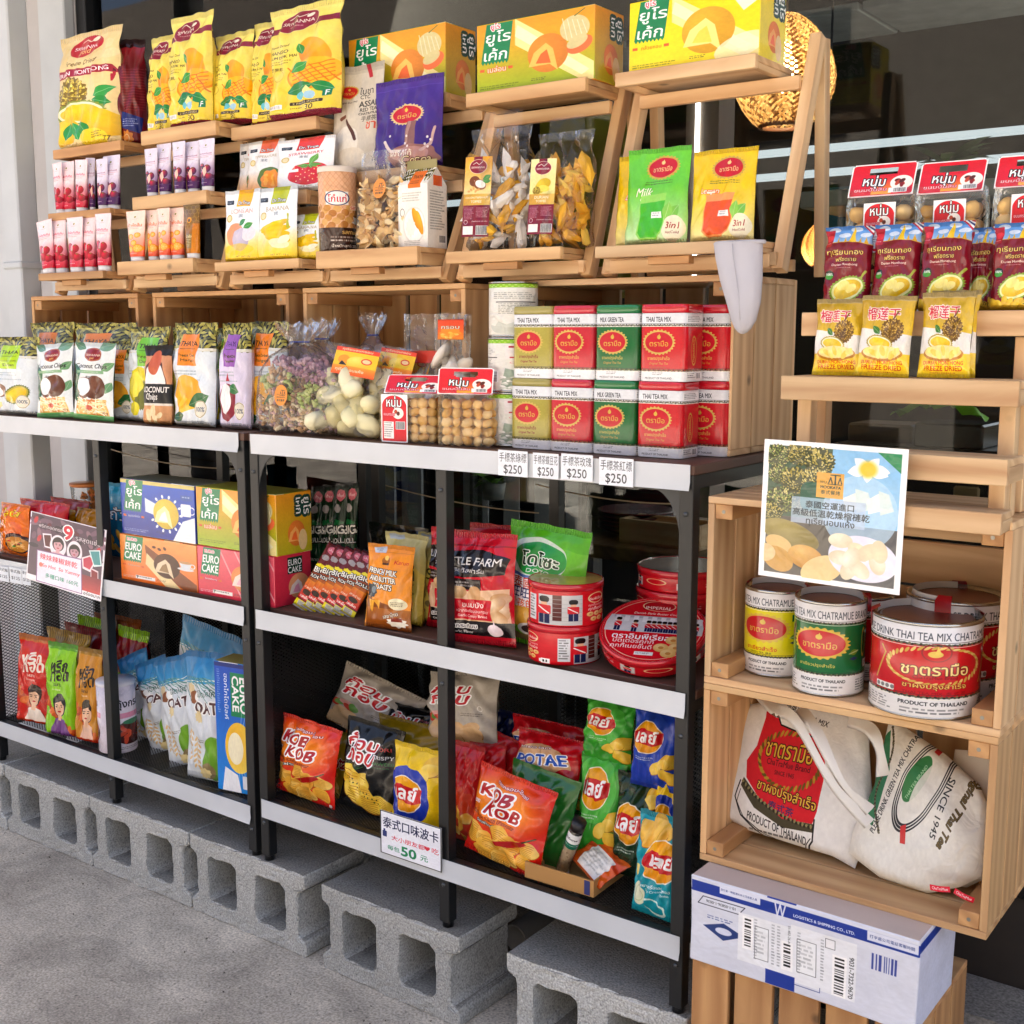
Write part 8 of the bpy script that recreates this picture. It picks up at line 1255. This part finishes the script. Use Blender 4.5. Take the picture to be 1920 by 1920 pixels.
for i, (m, a, kw, t_, lb) in enumerate((
    (KB, (520, 628, 1510, 1350, .05), dict(z=BZ, lean=6, roll=3), .055, 'red ridged chip bag alone at the end by the blue box'),
    (GRY, (610, 762, 1390, 1268, .2), dict(lean=18, roll=12), .05, 'grey chip bag with red lettering lying on top of the heap'),
    (BLK, (636, 738, 1540, 1352, .07), dict(z=BZ, lean=8, roll=3), .05, 'black seaweed chip bag beside the red one'),
    (BLK, (720, 812, 1420, 1325, .2), dict(lean=12), .04, 'black chip bag half buried behind the grey one'),
    (PG, (700, 832, 1470, 1352, .14), dict(lean=10), .05, 'dull gold chip bag behind the yellow one'),
    (LYy, (731, 826, 1548, 1398, .04), dict(z=BZ, lean=6), .05, 'yellow and blue chip bag above the price board'),
    (GRY, (800, 935, 1400, 1262, .16), dict(lean=14, roll=-8), .06, 'grey chip bag showing its chips, leaning behind the middle leg'),
    (RED, (838, 902, 1604, 1392, .085), dict(z=BZ, lean=5), .05, 'shiny red bag turned away, touching the middle leg'),
    (RED, (900, 975, 1500, 1380, .15), dict(lean=10, roll=10), .05, 'crimson bag squeezed in behind the second red ridged bag'),
    (POT, (952, 1088, 1440, 1352, .19), dict(lean=14), .04, 'maroon potato snack bag at the back, its lettering covered'),
    (POT, (958, 1085, 1480, 1376, .14), dict(lean=14), .045, 'maroon potato snack bag in front with blue lettering'),
    (GRN, (935, 1062, 1600, 1438, .09), dict(z=BZ, lean=8, roll=6), .045, 'plain green bag just behind the second red ridged bag'),
    (KB, (870, 1012, 1632, 1448, .04), dict(z=BZ, lean=8, roll=8), .06, 'large red ridged chip bag beside the cardboard tray'),
    (LYg, (1092, 1184, 1436, 1314, .15), dict(lean=8), .05, 'green chip bag on top of the heap, beside the blue one'),
    (LYb, (1182, 1268, 1480, 1332, .12), dict(lean=6), .05, 'blue chip bag with yellow base, topmost by the end leg'),
    (LYg, (1078, 1162, 1572, 1415, .12), dict(z=BZ + .03, lean=8), .05, 'lower green chip bag behind the spice bottle'),
    (LYd, (1144, 1234, 1608, 1452, .105), dict(lean=8, z=BZ + .02), .05, 'dark green chip bag behind the cardboard tray'),
    (LYy, (1222, 1282, 1570, 1450, .12), dict(lean=4, z=BZ + .06), .04, 'yellow chip bag edge behind the end leg'),
    (AM('navy', A_plainfold, '182458', '101840'), (915, 1000, 1440, 1335, .235), dict(lean=8), .04, 'dark navy bag in the shade at the very back of the heap'),
    (RED, (880, 950, 1500, 1395, .12), dict(lean=8, roll=-6), .045, 'red bag wedged between the shiny red one and the maroon bags'),
    (PG, (612, 668, 1500, 1372, .13), dict(lean=6), .04, 'gold bag glimpsed between the red ridged and black bags'),
    (KB, (640, 700, 1450, 1340, .235), dict(lean=6, roll=6), .04, 'red ridged bag in deep shade behind the grey bag'),
    (LYg, (1010, 1100, 1520, 1420, .17), dict(lean=6), .045, 'green chip bag wedged behind the plain green one'),
    (LYt, (1184, 1272, 1722, 1524, .03), dict(z=BZ, lean=8, rot=-4), .05, 'teal sour cream chip bag at the end leg'))): pack('chip_bag', pl(*a, **kw), t_, 'pillow', m, lb, 'chip bag', LG, seed=340 + i, crease=1.3)
# cardboard tray with a spice bottle and a small pouch
M_card = plain('b98a50', .8, 0, (60, .1), var=.06); p = pl(984, 1113, 1683, 1634, .028, 2, 0, BZ); t = thing('cardboard_tray', 'open brown cardboard tray holding a spice bottle', 'box', None, p.loc, p.rot); w, d, h, e = p.w / 2, .13, p.h, .003
for nm, b in (('base', (-w, w, 0, d, 0, e)), ('side_panel', (-w, w, 0, e, e, h)), ('side_panel', (-w, w, d - e, d, e, h)), ('side_panel', (-w, -w + e, e, d - e, e, h)), ('side_panel', (w - e, w, e, d - e, e, h))): mb = MB(); mb.box(*b); mb.build(nm, M_card, t)
mb = MB(); mb.box(w - .02, w - .008, -.0006, -.0002, .002, h - .002); mb.build('printed_stripe', plain('2c3470', .5), t)
b0 = Vector(p.loc) + Vector((-.022, .045, .012)); M_glass = filmmat('clear_plastic', .3, (1, 1, 1), 8); SP = [plain(c, .6) for c in ('c8b090', 'b09878', 'd8c4a4')]
def spice(loc, rot, h, r, label):
    t = thing('spice_bottle', label, 'bottle', 'spice bottles', loc, rot); mb = MB(); rg = random.Random(5)
    for i in range(420): a = rg.random() * 6.283; k = math.sqrt(rg.uniform(.4, 1)) * (r - .0025); mb.lump((k * math.cos(a), k * math.sin(a), .004 + rg.random() * h * .52), .0022, rg.random(), rg.randrange(3))
    mb.lathe([(.0001, .002), (r * .86, .002), (r * .86, h * .55), (.0001, h * .55)], 16); mb.build('filling', SP, t); mb = MB(); mb.lathe([(.0001, 0), (r, 0), (r, h * .84), (r * .8, h * .86)], 28); mb.build('glass', M_glass, t); mb = MB(); mb.lathe([(r * .9, h * .85), (r * 1.02, h * .85), (r * 1.02, h), (.0001, h)], 28); mb.build('cap', plain('1c1c1e', .4), t)
    a = Art(100, 70, 'eef0ee', 140); a.rect(0, 44, 100, 70, '0f6a50'); a.text('rainbow', 50, 24, 44, '202428', shear=.2); a.text('rainbow', 100, 24, 44, '202428', shear=.2); a.fine(10, 52, 90, 58, 'e8f0ec', 1); mb = MB(); mb.lathe([(r * 1.012, h * .52), (r * 1.012, h * .8)], 28, rep=1); mb.build('label', artmat(a, name='spice_label', bmp=None), t)
spice(b0, (.05, .42, -.2), .125, .0135, 'clear bottle of grey-brown spice with a black cap, leaning on the tray edge'); spice(b0 + Vector((.035, .06, .012)), (-.2, .25, 0), .1, .0135, 'second spice bottle behind, only its label and black cap showing')
a = Art(100, 70, 'd86018', 160); a.grad(0, 0, 100, 30, 'e87828', 'c03c18'); a.rect(20, 20, 84, 66, 'e8e6e2'); a.fine(24, 24, 80, 60, '90908c', 6, .5); pp = Pl(); pp.w, pp.h = .105, .075; pp.loc = tuple(Vector(p.loc) + Vector((.035, .032, .022))); pp.rot = (math.radians(-62), math.radians(14), math.radians(-24)); pack('seasoning_pouch', pp, .02, 'pillow', artmat(a, name='seasoning', rough=.2), 'orange seasoning pouch with a white label lying in the cardboard tray', 'pouch', seed=380, crease=1.6)
p = pl(714, 828, 1617, 1536, -.0085); sheet('price_board', p, AM('ps', A_pricesign, rough=.5, bmp=None), 'white handwritten price board with a black border, reading 50, on the bottom strip', 'sign', th=.0015)
# ------------------------------------------------------------------ round tea cans in the crate
KZ = .6005 + .0125
def bucket(x, y, z, r, h, kind, rotz, label):
    col, txt = {'yellow': ('e0d41c', 'GREEN TEA MIX CHATRAMUE BRAND'), 'green': ('0d6a38', 'GREEN TEA MIX CHATRAMUE BRAND'), 'red': ('c01220', 'PLEASE DRINK THAI TEA MIX CHATRAMUE BRAND')}[kind]
    t = thing('tea_can', label, 'can', 'round tea cans', (x, y, z), (0, 0, rotz)); mb = MB(); mb.lathe([(r * .985, 0), (r, .0015), (r, h - .0015), (r * .985, h)], 56); mb.build('body', AM('bk_' + kind, A_bucket, col, txt, kind, rough=.2, coat=.6, bmp=(9, .12), mott=.02), t)
    mb = MB(); mb.lathe([(r * .985, h - .002), (r * 1.012, h - .001), (r * 1.012, h + .003), (r * .97, h + .004), (r * .96, h - .004), (r * .86, h - .005), (r * .85, h - .001), (r * .82, h - .001)], 56); mb.build('rim', M_tinmetal, t); mb = MB(); mb.lathe([(r * .83, h - .0015), (.0001, h - .002)], 40); ld = mb.build('lid', plain('8a5a50', .35, .6), t); mb = MB(); mb.lathe([(r * .98, .0), (r * 1.006, .0), (r * 1.006, .003), (r * .99, .003)], 56); mb.build('foot_rim', M_tinmetal, t)
    mb = MB(); n = 24; P = [[(r * (.91 - .03 * v) * math.cos(a), r * (.91 - .03 * v) * math.sin(a), h - .003 + .012 * v) for a in np.linspace(.15, math.pi - .15, n)] for v in (0, 1)]; mb.grid(P, [[(0, 0)] * n] * 2); hd = mb.build('handle', plain('e4e4e6', .4), ld)
    for a in (.12, math.pi - .12):
        mb = MB(); w_ = .16; P = [[(r * k * math.cos(a + e), r * k * math.sin(a + e), h + dz) for e in (-w_, 0, w_)] for k, dz in ((1.016, -h * .13), (1.018, .0045), (.86, .011))]; mb.grid(P, [[(0, 0)] * 3] * 3); mb.build('tape', plain('b01824', .3), hd)
for kind, a, top, rz, lb in (('yellow', (1394, 1511, 1270), 1100, -.26, 'yellow round tea can nearest the rack'), ('green', (1486, 1616, 1306), 1120, -.16, 'green round tea can between the yellow and the big red one'), ('red', (1630, 1827, 1356), 1150, .14, 'big red round tea can in front, facing out')):
    x, y, r = on_z(*a, KZ, -.022); c = at((a[0] + a[1]) / 2, top, y=y); bucket(x, y, KZ, r, float(c[2] - KZ), kind, rz + .36, lb)
for a, top, rz, lb, yy in (((1545, 1668, 1278), 1112, 2.2, 'red tea can hidden behind the green one and the photo sign', .17), ((1700, 1878, 1312), 1112, 1.7, 'big red tea can at the back by the crate wall', .155)):
    x, y, r = on_z(*a, KZ); c = at((a[0] + a[1]) / 2, top, y=y); bucket(x, min(y, .238 - r), KZ, r, float(c[2] - KZ), 'red', rz, lb)
# ------------------------------------------------------------------ cotton totes
def cushion(name, sides, Y, lean, t_, mat, label, cat, seed, bbox, zmin):
    """a soft filled bag with the given outline (bottom, right, top, left runs), rounded front and back"""
    l = math.radians(lean); n = np.array([0, -1.0, 0]); base = at(sum(p[0] for p in sides[0]) / len(sides[0]), max(p[1] for p in sides[0]), y=Y); nn = np.array([0, -math.cos(l), math.sin(l)]); up = np.array([0, math.sin(l), math.cos(l)])
    def hit(p): d_ = ray(*p); q = CAM + ((base - CAM) @ nn) / (d_ @ nn) * d_ - base; return np.array([q[0], q @ up])
    def samp(run, m):
        P = np.array([hit(p) for p in run]); s_ = np.r_[0, np.cumsum(np.hypot(*np.diff(P, axis=0).T))]; u = np.linspace(0, s_[-1], m); return np.stack([np.interp(u, s_, P[:, 0]), np.interp(u, s_, P[:, 1])], 1)
    N_ = 34; B, R_, Tt, L = (samp(sides[0], N_), samp(sides[1], N_), samp(sides[2], N_), samp(sides[3], N_)); bb = [hit((bbox[0], bbox[3])), hit((bbox[2], bbox[1]))]; f1, f2 = wob(seed, 6, f1=7), wob(seed + 1, 6, f1=14); f3 = wob(seed + 2, 7, f1=30); mb = MB()
    for side in (-1, 1):
        P, U = [], []
        for j in range(N_):
            v = j / (N_ - 1); rp, ru = [], []
            for i in range(N_):
                u = i / (N_ - 1); c = (1 - v) * B[i] + v * Tt[i] + (1 - u) * L[j] + u * R_[j] - ((1 - u) * (1 - v) * B[0] + u * (1 - v) * B[-1] + (1 - u) * v * Tt[0] + u * v * Tt[-1]); T_ = (max(0, 1 - (2 * u - 1) ** 2) * max(0, 1 - (2 * v - 1) ** 2)) ** .42
                off = side * (t_ / 2 * T_ + .001) + t_ * (.22 * f1(u * 1.3, v * 1.3) + .14 * f2(u * 1.4, v * 1.4) + .05 * f3(u, v)) * (T_ * .8 + .2); q = base + np.array([c[0], 0, 0]) + up * c[1] - nn * off; rp.append(tuple(q)); ru.append(((c[0] - bb[0][0]) / (bb[1][0] - bb[0][0]), (c[1] - bb[0][1]) / (bb[1][1] - bb[0][1])))
            P.append(rp); U.append(ru)
        mb.grid(P, U, 0, True, side > 0)
    zz = min(v[2] for v in mb.v); dz = max(0, zmin - zz); C0 = Vector((float(base[0]), Y, zmin)); mb.v = [(v[0] - C0.x, v[1] - C0.y, v[2] + dz - C0.z) for v in mb.v]
    t = thing(name, label, cat, 'cotton tote bags', C0); mb.build('body', mat, t, weld=True); return t, C0
HZ = .2945 + .0118
MT = AM('tote', A_tote, 'red', rough=.85, coat=0, bmp=(90, .12)); MG = AM('toteg', A_tote, 'g', rough=.6, coat=.35, bmp=(30, .3)); M_cot = plain('dcdad4', .85, 0, (90, .15), var=.04)
def strap(t, C0, pts, w, mat, Ys):
    mb = MB(); V = [Vector(at(x, y, y=Y_)) - C0 for (x, y), Y_ in zip(pts, Ys)]; m = 22; W_ = []
    for i in range(m):
        q = i / (m - 1) * (len(V) - 1); k = min(int(q), len(V) - 2); f_ = q - k; p0, p1, p2, p3 = V[max(k - 1, 0)], V[k], V[k + 1], V[min(k + 2, len(V) - 1)]; W_.append(.5 * (2 * p1 + (p2 - p0) * f_ + (2 * p0 - 5 * p1 + 4 * p2 - p3) * f_ * f_ + (3 * p1 - p0 - 3 * p2 + p3) * f_ ** 3))
    P = []
    for i, p in enumerate(W_): d_ = (W_[min(i + 1, m - 1)] - W_[max(i - 1, 0)]).normalized(); s_ = d_.cross(Vector((.5, -.8, .2))).normalized() * w / 2; tw = .5 * math.sin(i * .33); s_ = s_ * math.cos(tw) + Vector((0, -1, 0)) * (w / 2 * math.sin(tw)); P.append([p - s_, p - s_ * .3 + Vector((.0006, -.0012, 0)), p + s_ * .3 + Vector((-.0006, -.0012, 0)), p + s_, p + Vector((0, .001, 0)), p - s_])
    mb.grid(P, [[(0, 0)] * 6] * m); mb.build('strap', mat, t)
t, C0 = cushion('tote_bag', [[(1762, 1672), (1812, 1684), (1845, 1668)], [(1845, 1668), (1868, 1560), (1868, 1440)], [(1790, 1425), (1830, 1428), (1868, 1440)], [(1762, 1672), (1770, 1550), (1790, 1425)]], .13, 14, .03, M_cot, 'plain pale tote folded at the back against the crate wall', 'tote bag', 401, (1760, 1420, 1870, 1690), HZ)
t, C0 = cushion('tote_bag', [[(1345, 1545), (1400, 1578), (1500, 1610), (1560, 1628), (1602, 1652)], [(1602, 1652), (1638, 1560), (1632, 1480), (1628, 1400)], [(1395, 1345), (1450, 1335), (1520, 1335), (1590, 1350), (1628, 1400)], [(1345, 1545), (1330, 1520), (1372, 1440), (1395, 1345)]], .085, 18, .06, MT, 'white cotton tote printed with a red tea can, straps over its front', 'tote bag', 402, (1328, 1330, 1655, 1655), HZ)
strap(t, C0, [(1425, 1302), (1455, 1332), (1492, 1352), (1560, 1470), (1630, 1545)], .019, M_cot, (.13, .09, .052, .03, .045)); strap(t, C0, [(1500, 1328), (1530, 1370), (1580, 1470), (1632, 1520)], .018, M_cot, (.09, .05, .034, .05)); strap(t, C0, [(1590, 1352), (1632, 1368), (1650, 1410), (1655, 1455)], .02, M_cot, (.11, .07, .055, .06))
t, C0 = cushion('tote_bag', [[(1590, 1625), (1650, 1672), (1740, 1702), (1800, 1690), (1838, 1672)], [(1838, 1672), (1852, 1600), (1850, 1535), (1836, 1500)], [(1668, 1368), (1710, 1400), (1770, 1440), (1836, 1500)], [(1590, 1625), (1600, 1580), (1638, 1500), (1668, 1368)]], .075, 18, .065, MG, 'cream tote with a green tea can print, wrapped in clear plastic', 'tote bag', 403, (1590, 1368, 1852, 1702), HZ)
a = Art(100, 24, 'd82c44', 120); a.text('ChaTraMue', 50, 12, 78, 'f8e8e8'); ml_ = artmat(a, name='sewn_label', bmp=None)
for (x, y), rz in (((1763, 1671), -.15), ((1806, 1684), .25)):
    v = Vector(at(x, y, y=.03)) - C0; o = sticker(t, .03, .009, v.x, v.y, v.z, ml_, 'sewn_label', roll=rz)
rg = random.Random(12); mb = MB()
for i in range(130): x = rg.uniform(-1.3, 1.2); mb.lump((x, -.012 - abs(rg.gauss(0, .12)), FZ + .0008), rg.uniform(.0008, .0026), i, i % 3, (1.2, 1, .6), 1, .5)
tag(mb.build('gravel', [plain(c, .9) for c in ('6a645c', 'a09a90', '4a4038')]), None, None, None, 'stuff')
# ------------------------------------------------------------------ white parcel under the crates
p = pl(1291, 1722, 1828, 1702, -.058); hB = .2935 - .1465; p.loc = (p.loc[0], -.058, .1465); p.h = hB; p.rot = (0, 0, math.radians(-.6))
a = Art(40, 40, 'd4d8ec', 160); a.rect(0, 4, 100, 14, '1c3c98'); mB2 = artmat(a, name='parcel_side', rough=.5, bmp=(14, .3), coat=0)
carton('parcel', p, .175, artmat(A_parcel(), name='parcel_front', rough=.45, bmp=(14, .35), coat=.1, mott=.03), mB2, plain('c8b8b0', .7, 0, (30, .2), var=.05), 'white and blue shipping parcel with a pasted label under the crates', 'parcel', bevel=.002)
par = bpy.context.scene.objects['parcel']; bm = bmesh.new(); bm.from_mesh(par.data); bmesh.ops.subdivide_edges(bm, edges=[e for e in bm.edges if e.calc_length() > .05], cuts=9, use_grid_fill=True); f = wob(77, 8, f1=26)
for v in bm.verts: v.co += Vector((.0022 * f(v.co.x, v.co.z * 1.5), .0035 * f(v.co.z * 1.3, v.co.x * .7), .003 * f(v.co.x * .6, v.co.y)))
bm.to_mesh(par.data); bm.free()
# nothing built here may stay unlinked
bpy.data.objects.remove(_to)
